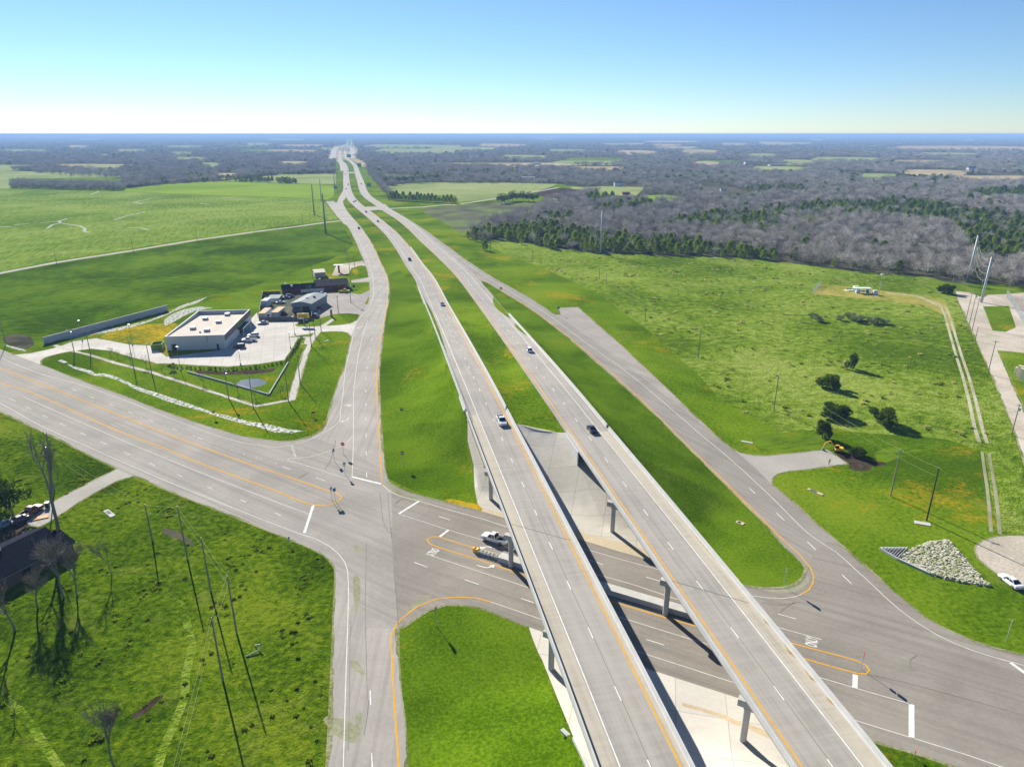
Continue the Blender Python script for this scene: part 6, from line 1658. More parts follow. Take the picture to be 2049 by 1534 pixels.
# person standing on the driveway
def person(loc, rz, label):
    verts_ = [(0, 0, .95), (0, 0, 1.15), (0, 0, 1.38), (0, 0, 1.50), (0, .01, 1.60), (0, .02, 1.72),
              (-.10, 0, .90), (-.12, .02, .50), (-.13, -.02, .08), (-.13, .14, .04), (.10, 0, .90), (.14, .05, .50), (.15, .0, .08), (.15, .16, .04),
              (-.20, 0, 1.40), (-.27, -.02, 1.14), (-.26, .10, .92), (-.26, .13, .84), (.20, 0, 1.40), (.28, -.01, 1.14), (.25, .14, .95), (.25, .18, .88)]
    rad = [.16, .15, .17, .065, .085, .09, .095, .065, .045, .04, .095, .065, .045, .04, .065, .05, .036, .03, .065, .05, .036, .03]
    ed = [(0, 1), (1, 2), (2, 3), (3, 4), (4, 5), (0, 6), (6, 7), (7, 8), (8, 9), (0, 10), (10, 11), (11, 12), (12, 13), (2, 14), (14, 15), (15, 16), (16, 17), (2, 18), (18, 19), (19, 20), (20, 21)]
    me = bpy.data.meshes.new('person'); me.from_pydata(verts_, ed, [])
    o = bpy.data.objects.new('person_rig', me); COL.objects.link(o)
    sk = o.modifiers.new('skin', 'SKIN'); o.modifiers.new('sub', 'SUBSURF').levels = 2
    for i, r in enumerate(rad): me.skin_vertices[0].data[i].radius = (r, r * .8)
    me.skin_vertices[0].data[0].use_root = True
    bpy.context.view_layer.update()
    m2 = bpy.data.meshes.new_from_object(o.evaluated_get(bpy.context.evaluated_depsgraph_get())); bpy.data.objects.remove(o)
    skin = mat('skin', (.38, .22, .15), .6); trou = mat('dark_trousers', (.03, .035, .06), .9)
    m2.materials.clear()
    for q in (skin, trou, mat('hi_vis_shirt', (.62, .72, .02), .7)): m2.materials.append(q)
    for p in m2.polygons:
        z = p.center.z; ax = abs(p.center.x)
        p.material_index = 1 if z < .95 and ax < .235 else (2 if z < 1.46 and not (z < 1.05 and ax > .2) else 0); p.use_smooth = True
    t = bpy.data.objects.new('person', m2); COL.objects.link(t); t.location = loc; t.rotation_euler = (0, 0, rz); tag(t, label, 'person')
    m = MB()
    for k in range(3):
        r0, r1 = (.115, .10, .06)[k], (.10, .06, .01)[k]; m.tube((0, .02, 1.72 + k * .045), (0, .02, 1.765 + k * .045), r0, r1, 14)
    m.tube((0, .03, 1.705), (0, .03, 1.72), .14, .14, 14); m.build('hard_hat', S['signy'], t)
x, y = GT(1658.8, 929)
person((x, y, 0), math.radians(140), 'person in a lime work shirt and dark trousers standing on the concrete driveway')

# gas equipment on the well pad
x, y = GT(1725, 586)
t = thing('equipment_shelter', 'small equipment shelter with a pale flat roof on the fenced pad', 'shelter', (x, y, 0), -.06)
for (x_, y_) in ((-3.6, -1.2), (3.6, -1.2), (-3.6, 1.2), (3.6, 1.2), (0, -1.2), (0, 1.2)): MB().box(x_ - .08, x_ + .08, y_ - .08, y_ + .08, 0, 2.6).build('post', M['steel'], t)
MB().box(-4.1, 4.1, -1.6, 1.6, 2.605, 2.85).build('roof', mat('pale_green_roof', (.66, .74, .70), .5), t)
MB().box(-3.4, -1.6, -.8, .8, 0, 1.8).build('cabinet', S['contwall'], t, bevel=.03); MB().box(1.8, 3.2, -.8, .8, 0, 1.9).build('cabinet', M['steeldark'], t, bevel=.03)
MB().tube((-1.4, 0, 1.1), (1.6, 0, 1.1), .35, .35, 12).build('pipework', M['steel'], t)
x, y = GT(1712, 580)
t = thing('pale_tank', 'pale green boxed tank unit beside the equipment shelter', 'tank', (x, y, 0), 0)
MB().box(-1.3, 1.3, -1, 1, .3, 2.2).build('tank', mat('pale_green_paint', (.60, .70, .50), .5), t, bevel=.05); MB().box(-1.4, 1.4, -1.1, 1.1, 0, .29).build('skid', M['steeldark'], t)
x, y = GT(1704, 581)
t = thing('valve_skid', 'low pale green valve skid at the left of the fenced pad', 'valve', (x, y, 0), .1)
MB().box(-4, 4, -1.6, 1.6, 0, .18).build('slab', mat('pale_green_slab', (.52, .62, .36), .8), t)
MB().tube((-3, 0, .8), (2.5, 0, .8), .22, .22, 10).build('pipe', M['steeldark'], t)
for k in range(3): MB().tube((-2.4 + 1.6 * k, 0, .18), (-2.4 + 1.6 * k, 0, 1.5), .14, .14, 8).build('valve', M['steeldark'], t)
x, y = GT(1750.5, 589.5)
t = thing('utility_cabinet', 'pale blue cabinet at the foot of the lamp mast on the pad', 'cabinet', (x, y, 0), 0)
MB().box(-1.1, 1.1, -.8, .8, .1, 2.4).build('cabinet', S['contwall'], t, bevel=.04); MB().box(-1.3, 1.3, -1, 1, 0, .098).build('plinth', M['pier'], t)
x, y, z, h = pole_at((1757.5, 593), 549)
t = thing('lamp_mast', 'slender mast with a white lamp head on the fenced pad', 'mast', (x, y, 0), 0)
MB().tube((0, 0, 0), (0, 0, h), .16, .1, 8).build('mast', M['steel'], t); MB().box(-.7, .7, -.3, .3, h - .5, h + .4).build('lamp_head', M['lamp'], t)
def mesh_fence(pts, h, label):
    t = thing('chain_fence', label, 'fence'); P = resample([GT(*p) for p in pts], 3.0); mp = MB(); mw_ = MB()
    for p in P: mp.tube((p[0], p[1], 0), (p[0], p[1], h + .15), .05, .05, 6)
    for a, b in zip(P[:-1], P[1:]):
        for k in range(9):
            z_ = .15 + (h - .2) * k / 8; mw_.tube((a[0], a[1], z_), (b[0], b[1], z_), .022, .022, 3, cap=False)
        for k in range(6):
            c = a.lerp(b, k / 6); mw_.tube((c[0], c[1], .1), (c[0], c[1], h), .02, .02, 3, cap=False)
    mp.build('fence_posts', M['steel'], t); mw_.build('wire_mesh', M['steel'], t)
mesh_fence([(1625, 587), (1642, 570)], 2.4, 'grey chain fence along the left end of the fenced pad')
mesh_fence([(2014, 590), (2022, 604), (2036, 628), (2060, 668), (2090, 720)], 3.0, 'tall grey chain fence on the gravel yard at the right edge')
# stacked beams at the right edge
for k in range(5):
    for j in range(3 - (k > 2)):
        x, y = GT(2049 - 2 - k * .2, 772 - j * 4)
        o = MB().box(-9, 9, -.45, .45, 0, .8).build('stacked_beam', mat('cream_beam_paint', (.74, .66, .45), .6) if not (k or j) else bpy.data.materials['cream_beam_paint'], bevel=.04)
        o.location = (x + 7.5, y - 1 + j * 1.1, .02 + k * .84); o.rotation_euler = (0, 0, math.radians(-62)); tag(o, 'cream beam in the tall stack at the right edge by the gravel road', 'beam', 'cream beams stacked at the right edge')
# culvert with safety bars and boulders
x, y = GT(1787, 1106)
p0, p1, p2 = Vector(GT(1760.5, 1098.7)), Vector(GT(1815.8, 1098.7)), Vector(GT(1859.8, 1149))
t = thing('culvert_headwall', 'dark culvert mouth with slanting safety bars at the tip of the rock apron', 'culvert')
m = MB()
for a, b in ((p0, p1), (p0, Vector(GT(1795.2, 1119.4))), (Vector(GT(1795.2, 1119.4)), p2)):
    d_ = (b - a).normalized(); n_ = Vector((-d_[1], d_[0])) * .16; m.prism([tuple(a - n_), tuple(b - n_), tuple(b + n_), tuple(a + n_)], 0, .45)
m.build('kerb', M['barrier'], t)
q0, q1 = Vector(GT(1815.8, 1099.5)), Vector(GT(1795.2, 1118.4)); dirp = (p2 - Vector(GT(1795.2, 1118.4))).normalized()
m = MB()
for k in range(8):
    a = p0.lerp(Vector(GT(1795.2, 1119)), .12 + .125 * k) ; b = p0.lerp(p1, .12 + .125 * k)
    m.tube((a[0], a[1], .5), (b[0], b[1], .5), .07, .07, 6)
m.build('safety_bar', M['barrier'], t)
apr = [GT(*p) for p in [(1815.8, 1102), (1859.8, 1084.6), (1895, 1078.8), (1930, 1117), (1953.7, 1146), (1980, 1172.7), (1918.5, 1163.9), (1859.8, 1149), (1795.2, 1118.4)]]
P = np.array(apr); lo, hi = P.min(0), P.max(0); pts = rng.uniform(lo, hi, (5200, 2)); pts = pts[inside(pts, apr)]
m = MB()
for x_, y_ in pts[:2600]:
    r = rng.uniform(.16, .42); k = 5; a0 = rng.uniform(0, 6)
    rr = [r * rng.uniform(.75, 1.2) for _ in range(k)]; hh_ = r * rng.uniform(.7, 1.2)
    m.add([(x_ + rr[i] * math.cos(a0 + i * 1.257), y_ + rr[i] * math.sin(a0 + i * 1.257), .0) for i in range(k)] + [(x_ + .6 * rr[i] * math.cos(a0 + .5 + i * 1.257), y_ + .6 * rr[i] * math.sin(a0 + .5 + i * 1.257), hh_) for i in range(k)],
          [(i, (i + 1) % k, (i + 1) % k + k, i + k) for i in range(k)] + [tuple(range(k, 2 * k))], int(rng.integers(0, 3)))
o = m.build('boulders', [mat('pale_rock', (.52, .50, .42), .9, var=.1), mat('tan_rock', (.42, .38, .27), .9, var=.15), mat('mossy_rock', (.24, .29, .12), .9, var=.2)])
tag(o, 'apron of pale rubble stones spread below the culvert mouth', 'boulders', kind='stuff')

# ---------------------------------------------------------------- trees
def leaf_mat(name, dark, light, rough=.9, trans=.0):
    m, nt, b = new_mat(name)
    tc = nt.nodes.new("ShaderNodeTexCoord"); n = nt.nodes.new("ShaderNodeTexNoise"); n.inputs["Scale"].default_value = 1.1; n.inputs["Detail"].default_value = 3
    nt.links.new(tc.outputs["Object"], n.inputs["Vector"])
    oi = nt.nodes.new("ShaderNodeObjectInfo"); ad = nt.nodes.new("ShaderNodeMath"); ad.operation = 'ADD'
    mu = nt.nodes.new("ShaderNodeMath"); mu.operation = 'MULTIPLY'; mu.inputs[1].default_value = .5
    nt.links.new(oi.outputs["Random"], mu.inputs[0]); nt.links.new(n.outputs["Fac"], ad.inputs[0]); nt.links.new(mu.outputs[0], ad.inputs[1])
    r = nt.nodes.new("ShaderNodeValToRGB"); r.color_ramp.elements[0].position = .42; r.color_ramp.elements[0].color = (*dark, 1); r.color_ramp.elements[1].position = 1.0; r.color_ramp.elements[1].color = (*light, 1)
    nt.links.new(ad.outputs[0], r.inputs["Fac"]); nt.links.new(r.outputs["Color"], b.inputs["Base Color"]); b.inputs["Roughness"].default_value = 1.0; b.inputs["Specular IOR Level"].default_value = .0
    if trans:
        tl = nt.nodes.new("ShaderNodeBsdfTranslucent"); mx = nt.nodes.new("ShaderNodeMixShader"); mx.inputs[0].default_value = trans
        nt.links.new(r.outputs["Color"], tl.inputs["Color"]); nt.links.new(b.outputs[0], mx.inputs[1]); nt.links.new(tl.outputs[0], mx.inputs[2]); nt.links.new(mx.outputs[0], nt.nodes["Material Output"].inputs["Surface"])
    return m
TM = {'bare': leaf_mat('bare_twigs', (.27, .25, .22), (.54, .51, .46)), 'dark_twigs': leaf_mat('dark_twigs', (.13, .115, .085), (.24, .215, .16)), 'bark': mat('grey_bark', (.20, .18, .15), .9, var=.25, scale=3),
      'cedar': leaf_mat('cedar_needles', (.065, .12, .008), (.21, .29, .025), trans=.45), 'green': leaf_mat('green_foliage', (.03, .06, .005), (.10, .15, .015), trans=.25),
      'bud': leaf_mat('budding_twigs', (.22, .26, .10), (.42, .46, .20)), 'shrub': leaf_mat('shrub_foliage', (.05, .10, .010), (.18, .24, .04), trans=.4)}
def soup(pts, dirs, ln, wd, taper=.15):
    """many small tapering leaf or twig faces"""
    n = len(pts); d = dirs / np.linalg.norm(dirs, axis=1)[:, None]
    up = rng.normal(size=(n, 3)); s = np.cross(d, up); s /= np.linalg.norm(s, axis=1)[:, None]
    L = (ln * rng.uniform(.6, 1.3, n))[:, None]; Wv = (wd * rng.uniform(.7, 1.3, n))[:, None]
    a = pts - s * Wv / 2; b = pts + s * Wv / 2; c = pts + d * L + s * Wv * taper; e = pts + d * L - s * Wv * taper
    v = np.stack([a, b, c, e], 1).reshape(-1, 3); f = np.arange(n * 4).reshape(-1, 4)
    return v, f
def mesh_from(v, f, name, m_):
    me = bpy.data.meshes.new(name); me.from_pydata(v.tolist(), [], f.tolist()); me.materials.append(m_); me.update(); return me
def crown_points(n, rx, rz, zc, lumps, core=.35):
    cs = rng.normal(size=(lumps, 3)); cs /= np.linalg.norm(cs, axis=1)[:, None]; cs *= rng.uniform(.35, .75, (lumps, 1)); cs[:, 2] = cs[:, 2] * .9 + .05
    k = rng.integers(0, lumps, n); p = rng.normal(size=(n, 3)); p /= np.linalg.norm(p, axis=1)[:, None]; r = rng.uniform(core, 1, (n, 1)) ** .6
    q = cs[k] + p * r * rng.uniform(.28, .5, lumps)[k][:, None]
    out = q * np.array([rx, rx, rz]); nr = q / np.linalg.norm(q, axis=1)[:, None]
    out[:, 2] += zc; return out, nr
def bare_proto(h, n=420, m_='bare', tw=.10):
    pts, nr = crown_points(n, h * .42, h * .36, h * .62, 9)
    d = nr + rng.normal(size=nr.shape) * .45 + np.array([0, 0, .5]); v, f = soup(pts, d, h * .16, tw, .1)
    cr = mesh_from(v, f, 'crown', TM[m_])
    mb = MB(); mb.tube((0, 0, -.3), (0, 0, h * .42), h * .022, h * .014, 6)
    for k in range(7):
        a = k * .9 + rnd.random(); r = h * rnd.uniform(.22, .36); z0 = h * rnd.uniform(.25, .42)
        mb.tube((0, 0, z0), (r * math.cos(a), r * math.sin(a), h * rnd.uniform(.55, .85)), h * .012, h * .004, 5)
    o = mb.build('trunk', TM['bark']); tr = o.data; bpy.data.objects.remove(o); return cr, tr
def cedar_proto(h, n=620, wide=.30, m_='cedar'):
    t_ = rng.uniform(0, 1, n) ** .8; z = h * (.06 + .94 * t_); lob = 1 + .22 * np.sin(rng.uniform(0, 6, n))
    ang = rng.uniform(0, 2 * np.pi, n); rr = h * wide * np.clip(1.02 - t_, .03, 1) ** .62 * (t_ * 4).clip(.55, 1) * np.sqrt(rng.uniform(.35, 1.0, n)) * (1 + .20 * np.sin(ang * 3 + t_ * 9) + .12 * np.sin(ang * 5 - t_ * 14))
    pts = np.stack([rr * np.cos(ang), rr * np.sin(ang), z], 1); d = np.stack([np.cos(ang), np.sin(ang), np.full(n, .7)], 1) + rng.normal(size=(n, 3)) * .35
    v, f = soup(pts, d, h * .10, h * .055, .2); cr = mesh_from(v, f, 'crown', TM[m_])
    mb = MB(); mb.tube((0, 0, -.3), (0, 0, h * .8), h * .02, h * .006, 6); o = mb.build('trunk', TM['bark']); tr = o.data; bpy.data.objects.remove(o); return cr, tr
def round_proto(h, n=900, m_='green', rx=.55, rz=.42, zc=.52, leaf=.07):
    pts, nr = crown_points(n, h * rx, h * rz, h * zc, 10, .45); pts[:, 2] = np.maximum(pts[:, 2], .05)
    d = nr + rng.normal(size=nr.shape) * .5 + np.array([0, 0, .3]); v, f = soup(pts, d, h * leaf, h * leaf * .6, .25)
    cr = mesh_from(v, f, 'crown', TM[m_])
    mb = MB(); mb.tube((0, 0, -.3), (0, 0, h * .5), h * .03, h * .012, 6); o = mb.build('trunk', TM['bark']); tr = o.data; bpy.data.objects.remove(o); return cr, tr
PB = [bare_proto(9.5, 520), bare_proto(8.0, 460), bare_proto(11.0, 560), bare_proto(9, 480, m_='bud')]
PC = [cedar_proto(7.0, 700, wide=.36), cedar_proto(9.0, 700, wide=.30), cedar_proto(5.6, 600, wide=.42)]
PG = [round_proto(7.0), round_proto(6.0)]
PU = [round_proto(6.0, 2600, rx=.60, rz=.50, zc=.30, leaf=.07), round_proto(6.0, 2200, rx=.46, rz=.55, zc=.36, leaf=.07)]
def tree(proto, name, label, cat, loc, s=1.0, rz=None, group=None):
    t = thing(name, label, cat, loc, rnd.uniform(0, 6.28) if rz is None else rz, group); t.scale = (s, s, s) if not isinstance(s, tuple) else s
    for nm, me in (('crown', proto[0]), ('trunk', proto[1])):
        o = bpy.data.objects.new(nm, me); COL.objects.link(o); o.parent = t
    return t
# individual cedars at the meadow tip
near_used = []
for (px, s, lab) in [((936.6, 478), .85, 'small round cedar, first at the meadow tip nearest the road'), ((952.7, 483), .85, 'small round cedar, second at the meadow tip'), ((969.4, 483), .85, 'small round cedar behind the thin pole at the meadow tip'),
                     ((970.5, 501), 1.0, 'round cedar standing alone in front of the meadow tip group'), ((978, 463), 1.1, 'taller cedar at the back of the meadow tip beside the ploughed field'), ((984, 476), .9, 'cedar close to the taller cedar of the meadow tip'),
                     ((1044, 489), .8, 'small cedar alone below the cedar grove'), ((1073, 487), .9, 'cedar at the grove front, beside a smaller one'), ((1084, 491), .7, 'smaller cedar at the grove front edge'), ((1102, 498), 1.0, 'cedar farthest out into the meadow below the grove'),
                     ((1115, 484), .7, 'little cedar in the gap right of the grove, left of a pair'), ((1123, 484), .7, 'little cedar in the gap right of the grove, right of a pair')]:
    x, y = GT(*px); tree(PC[0] if s > .8 else PC[2], 'cedar_tree', lab, 'cedar', (x, y, 0), s, group='cedars at the meadow tip')
# bushes in the meadow
for (px, proto, s, lab) in [((1701, 737), PU[1], (.9, .9, 1.1), 'round dark green bush, highest of the meadow bushes, with a long shadow'), ((1659, 776), PU[0], (1.2, 1.2, 1.1), 'broad dark green bush second down in the meadow'),
                            ((1670, 833), PU[0], (1.4, 1.4, .9), 'spreading dark bush under the wires in the meadow'), ((1768, 848), PU[0], (1.3, 1.3, 1.2), 'broad bush with the longest shadow, on the right of the meadow group'),
                            ((1645, 876), PU[1], (.95, .95, .95), 'small dark bush beside the yellow excavator'), ((1716, 912), PU[0], (.7, .7, .6), 'dark scruffy bush among the dug soil beyond the excavator'), ((1893, 587), PU[0], (1.35, 1.35, 1.15), 'large round green bush at the bend of the wheel track')]:
    x, y = GT(*px); tree(proto, 'meadow_bush', lab, 'bush', (x, y, 0), s, group='bushes in the meadow')
sc_px = [(1680, 640), (1700, 638), (1722, 640), (1740, 642), (1756, 646), (1628, 636), (1636, 642), (1770, 648), (1712, 643), (1745, 648)]
PS = round_proto(3.0, 420, 'bud', rx=.8, rz=.35, zc=.35, leaf=.16)
for k, px in enumerate(sc_px):
    x, y = GT(*px); tree(PS, 'scrub_clump', 'low grey-green scrub clump in the middle of the meadow', 'shrub', (x, y, 0), rnd.uniform(.8, 1.5), group='scrub clumps in the meadow')
# hedge shrubs round the store lot
PH = round_proto(1.5, 160, 'shrub', rx=.6, rz=.45, zc=.45, leaf=.22)
HP = resample([GT(*p) for p in [(347, 736), (400, 738), (456, 740.5), (520, 735.5), (545, 730.5), (572, 725), (586, 704), (600, 681), (604, 677)]], 1.55)
for p in HP: tree(PH, 'hedge_shrub', 'knee-high shrub in the hedge row along the edge of the store lot', 'shrub', (p[0] + rnd.uniform(-.2, .2), p[1] + rnd.uniform(-.2, .2), 0), rnd.uniform(.45, .85), group='hedge shrubs along the store lot')
x, y = GT(346, 741); tree(PG[1], 'ornamental_bush', 'taller dark bush at the left end of the hedge', 'bush', (x, y, 0), .5)
PSAP = bare_proto(4.0, 120, 'bud', .07)
for k, px in enumerate([(236, 716), (262, 725), (293, 734), (324, 744), (349, 752), (407, 769), (476, 785), (511, 799), (562, 790), (222, 711), (640, 690)]):
    x, y = GT(*px); tree(PSAP, 'sapling', 'thin young tree planted in the grass strip by the sidewalk', 'tree', (x, y, 0), rnd.uniform(.8, 1.1), group='saplings along the sidewalk')

# bare trees round the cottage, grown branch by branch
def grow_tree(h, spread, levels=4, r0=.3, lean=0.0, seed=1, tw=.05, split=3, first=.3):
    R = random.Random(seed); mb = MB(); tips = []
    def br(p, d, L, r, lv):
        n = 3; q = p
        for k in range(n):
            d2 = (d + Vector((R.uniform(-1, 1), R.uniform(-1, 1), R.uniform(-.3, .6))) * .14).normalized(); q2 = q + d2 * (L / n)
            mb.tube(q, q2, r * (1 - .28 * k / n), r * (1 - .28 * (k + 1) / n), 6 if lv < 2 else 4, cap=False); q = q2; d = d2
            if lv >= 1 and R.random() < .6 and lv < levels: br(q, (d + Vector((R.uniform(-1, 1), R.uniform(-1, 1), R.uniform(-.1, .7))) * spread).normalized(), L * .55, r * .5, lv + 1)
        if lv < levels:
            for k in range(split if lv else split + 1): br(q, (d + Vector((R.uniform(-1, 1), R.uniform(-1, 1), R.uniform(-.2, .8))) * spread).normalized(), L * R.uniform(.55, .8), r * .6, lv + 1)
        else: tips.append((q, d))
    br(Vector((0, 0, -.3)), Vector((lean, 0, 1)).normalized(), h * first, r0, 0)
    pts = []; ds = []
    for q, d in tips:
        for k in range(3): pts.append(tuple(q - d * rnd.uniform(0, h * .05))); ds.append(tuple(d + Vector((rnd.uniform(-1, 1), rnd.uniform(-1, 1), rnd.uniform(-.5, 1))) * .8))
    v, f = soup(np.array(pts), np.array(ds), h * .06, tw * .6, .1)
    o = mb.build('trunk', TM['bark']); tr = o.data; bpy.data.objects.remove(o)
    return mesh_from(v, f, 'crown', TM['dark_twigs']), tr
for (px, top, spread, r0, first, sd, split, lab) in [((117, 1068), 862, .38, .42, .36, 6, 2, 'tall bare tree with thick forking limbs, highest of those beside the cottage'),
                                  ((154, 1192), 1100, .7, .16, .38, 5, 3, 'slim bare tree standing off the corner of the cottage'),
                                  ((128, 1196), 1068, .9, .22, .36, 8, 3, 'wide bare tree leaning its twigs over the cottage roof'),
                                  ((76, 1216), 1128, .8, .18, .36, 9, 3, 'bare tree in front of the cottage eave, between two others'),
                                  ((30, 1262), 1150, .8, .2, .36, 12, 3, 'bare tree in front of the cottage, nearest the left edge'),
                                  ((229, 1534), 1415, .55, .16, .40, 14, 3, 'lone small bare tree with a fan of branches on the lower lawn'),
                                  ((224, 1150), 1078, .5, .09, .40, 21, 2, 'thin lone sapling on the lawn right of the cottage'),
                                  ((27, 1432), 1396, .5, .07, .40, 22, 2, 'tiny bare sapling on the lawn near the left edge')]:
    x, y = GT(*px); h = height_at(top, y); pr = grow_tree(h, spread, 4 if h > 6 else 3, r0, 0, sd, .05, split, first)
    tree(pr, 'bare_tree', lab, 'tree', (x, y, 0), 1.0, rz=.5, group='bare trees around the cottage')
for px, s, lab in (((27, 1032), (1.1, 1.1, 1.55), 'leafy dark green tree at the left edge beside the cottage drive'), ((-6, 1010), (1.1, 1.1, 1.3), 'leafy tree half out of view at the left edge')):
    x, y = GT(*px); tree(PG[0], 'leafy_tree', lab, 'tree', (x, y, 0), s)
x, y = GT(622, 588); tree(grow_tree(8, .8, 3, .2, 0, 31, .06, 3, .3), 'bare_tree', 'dark bare tree in front of the maroon building', 'tree', (x, y, 0))
# right-hand field trees: row of dark cedars and rounded trees beyond
row = resample([GT(*p) for p in [(776, 399), (800, 401), (850, 403.5), (880, 405), (911, 407)]], 5.5)
for p in row: tree(PC[rnd.randint(0, 2)], 'cedar_tree', 'dark cedar in the dense straight row beside the country lane', 'cedar', (p[0], p[1], 0), (1.25, 1.25, rnd.uniform(1.1, 1.5)), group='row of cedars by the country lane')
for px in [(771, 368), (783, 367.5), (798, 367), (810, 366), (823, 365.5), (836, 364), (849, 362.5), (862, 362), (876, 361)]:
    x, y = GT(*px); tree(PG[0], 'roadside_tree', 'rounded green tree in the even row at the head of the pale field', 'tree', (x, y, 0), rnd.uniform(1.7, 2.3), group='rounded trees at the pale field head')
for px in [(1003, 408), (1010, 406), (1018, 404), (1026, 402.5), (1034, 402), (1048, 402), (1058, 403), (1068, 404)]:
    x, y = GT(*px); tree(PG[0], 'lane_tree', 'bushy green tree in the clump beside the bend of the country lane', 'tree', (x, y, 0), rnd.uniform(1.4, 2.0), group='clump of trees by the lane bend')

# ---------------------------------------------------------------- woods
def polyw(px): return [GT(*p) for p in px]
CLEAR = [P for nm, k, P in REG if nm not in ('x',) and k not in ('scrub',)]
BELT = [  # belts of trees standing out in the open: outline, spacing, kind
    ([(22, 376), (24, 366), (60, 367), (250, 372), (248, 381), (180, 381), (60, 377)], 6, 'bare'),
    ([(246, 377), (252, 370), (330, 364), (430, 360), (456, 358), (530, 349), (620, 344), (672, 343), (672, 346.5), (560, 349.5), (470, 359), (430, 363), (330, 368)], 9, 'mix'),
    ([(25, 341), (96, 336), (245, 351), (300, 346), (292, 349), (245, 356), (140, 352)], 14, 'bare'),
    ([(465, 363), (480, 359.5), (545, 361.5), (545, 364.8), (500, 364.5)], 7, 'cedar'), ([(553, 362.5), (590, 361.5), (592, 366.8), (560, 366.6)], 7, 'cedar'),
    ([(733, 345), (745, 352), (760, 365), (772, 380), (785, 392), (776, 393), (762, 378), (748, 362), (737, 350)], 7, 'bare'),
    ([(772, 369), (900, 366), (1000, 363), (1115, 365), (1115, 367.5), (1000, 366), (900, 366.5), (835, 365.5), (777, 373)], 12, 'bare'),
    ([(1075, 400), (1110, 400), (1180, 386), (1200, 384), (1185, 395), (1120, 404)], 8, 'bare'),
    ([(1960, 563), (2049, 566), (2200, 575), (2200, 590), (2049, 582), (1990, 574)], 7, 'mix')]
CED = [polyw(p) for p in ([(930, 468), (1000, 462), (1080, 452), (1180, 470), (1330, 488), (1500, 498), (1560, 512), (1560, 524), (1200, 507), (1100, 495), (1000, 482)],
                          [(1060, 452), (1100, 440), (1150, 428), (1120, 448)], [(1180, 418), (1300, 405), (1320, 415), (1200, 427)],
                          [(1325, 450), (1430, 430), (1560, 436), (1560, 462), (1480, 462), (1330, 452)],
                          [(1500, 425), (1560, 418), (1680, 408), (1830, 405), (1960, 425), (2049, 435), (2300, 460), (2300, 540), (2049, 530), (1960, 520), (1920, 480), (1900, 450), (1780, 440), (1650, 430), (1560, 432)],
                          [(1690, 425), (1760, 432), (1690, 440)], [(1510, 377), (1610, 375), (1620, 390), (1520, 390)], [(1940, 385), (2100, 380), (2100, 400), (1960, 400)],
                          [(1700, 353), (1960, 350), (1960, 358), (1700, 360)], [(1160, 396), (1260, 384), (1290, 394), (1180, 408)], [(1440, 387), (1500, 380), (1530, 395), (1460, 398)])]
def scatter():
    out = []
    y = 380.0
    while y < 6500:
        sp = 7.4 + .0085 * max(0, y - 420) if y < 2200 else 22.5 + .02 * (y - 2200)
        hw_ = y * .80 + 60; n = int(2 * hw_ / sp)
        xs = np.linspace(-hw_, hw_, n) + rng.uniform(-.42, .42, n) * sp; ys = y + rng.uniform(-.42, .42, n) * sp
        out.append(np.stack([xs, ys, np.full(n, sp)], 1)); y += sp * .95
    return np.concatenate(out)
SC = scatter()
ok = np.ones(len(SC), bool)
for P in CLEAR:
    ok &= ~inside(SC[:, :2], P)
SC = SC[ok]
def fbm(x, y, s, seed):
    r = np.random.default_rng(seed); v = np.zeros(len(x)); a = 1.0
    for o in range(4):
        for _ in range(3):
            th = r.uniform(0, 6.28); v += a * np.sin((x * math.cos(th) + y * math.sin(th)) * 2 * math.pi / s + r.uniform(0, 6.28))
        s *= .5; a *= .6
    return v / 4
iscd = np.zeros(len(SC), bool)
for P in CED: iscd |= inside(SC[:, :2], P)
nz = fbm(SC[:, 0], SC[:, 1], 420, 5); iscd = (iscd & (rng.random(len(SC)) < .92)) | (rng.random(len(SC)) < .06) | ((SC[:, 1] > 1100) & (nz > .55) & (rng.random(len(SC)) < .35)) | ((nz > .95) & (rng.random(len(SC)) < .6))
nb = fbm(SC[:, 0], SC[:, 1], 260, 9)
gap = (fbm(SC[:, 0], SC[:, 1], 700, 21) > 1.05) & (SC[:, 1] > 1500)
for bx_, by_ in [(1074, 329.5), (1057, 360), (30, 313.5), (950, 316), (1238, 373), (1253, 390), (1448, 382), (1405, 370.5), (1500, 330), (1553, 332), (1683, 346), (1945, 344), (1290, 299), (430, 300), (1515, 290), (1985, 283.5), (128, 286.5), (203, 282.5)]:
    gx, gy = G(bx_, by_); gap |= (np.abs(SC[:, 0] - gx) < 14 + gy * .014) & (SC[:, 1] > gy - 25 - gy * .085) & (SC[:, 1] < gy + 28)
keep = ~gap; SC = SC[keep]; iscd = iscd[keep]; nb = nb[keep]
kind = np.where(iscd, 4 + rng.integers(0, 3, len(SC)), np.where(nb > .8, 3, rng.integers(0, 3, len(SC))))
extra = []; ek = []
for px, sp, kd in BELT:
    P = polyw(px); A_ = np.array(P); lo, hi = A_.min(0), A_.max(0); area = (hi[0] - lo[0]) * (hi[1] - lo[1]); n = int(area / sp ** 2)
    q = rng.uniform(lo, hi, (min(n, 40000), 2)); q = q[inside(q, P)]
    for p in q:
        extra.append((p[0], p[1], sp)); ek.append({'bare': rng.integers(0, 3), 'cedar': 4 + rng.integers(0, 3), 'mix': (4 + rng.integers(0, 3)) if rng.random() < .3 else rng.integers(0, 4)}[kd])
SC = np.concatenate([SC, np.array(extra)]); kind = np.concatenate([kind, np.array(ek)])
scl = (SC[:, 2] / 7.0).clip(.85, 4.0) ** .75 * rng.uniform(.65, 1.3, len(SC)); sclz = (SC[:, 2] / 7.0).clip(.85, 4.0) ** .15 * rng.uniform(.6, 1.05, len(SC))
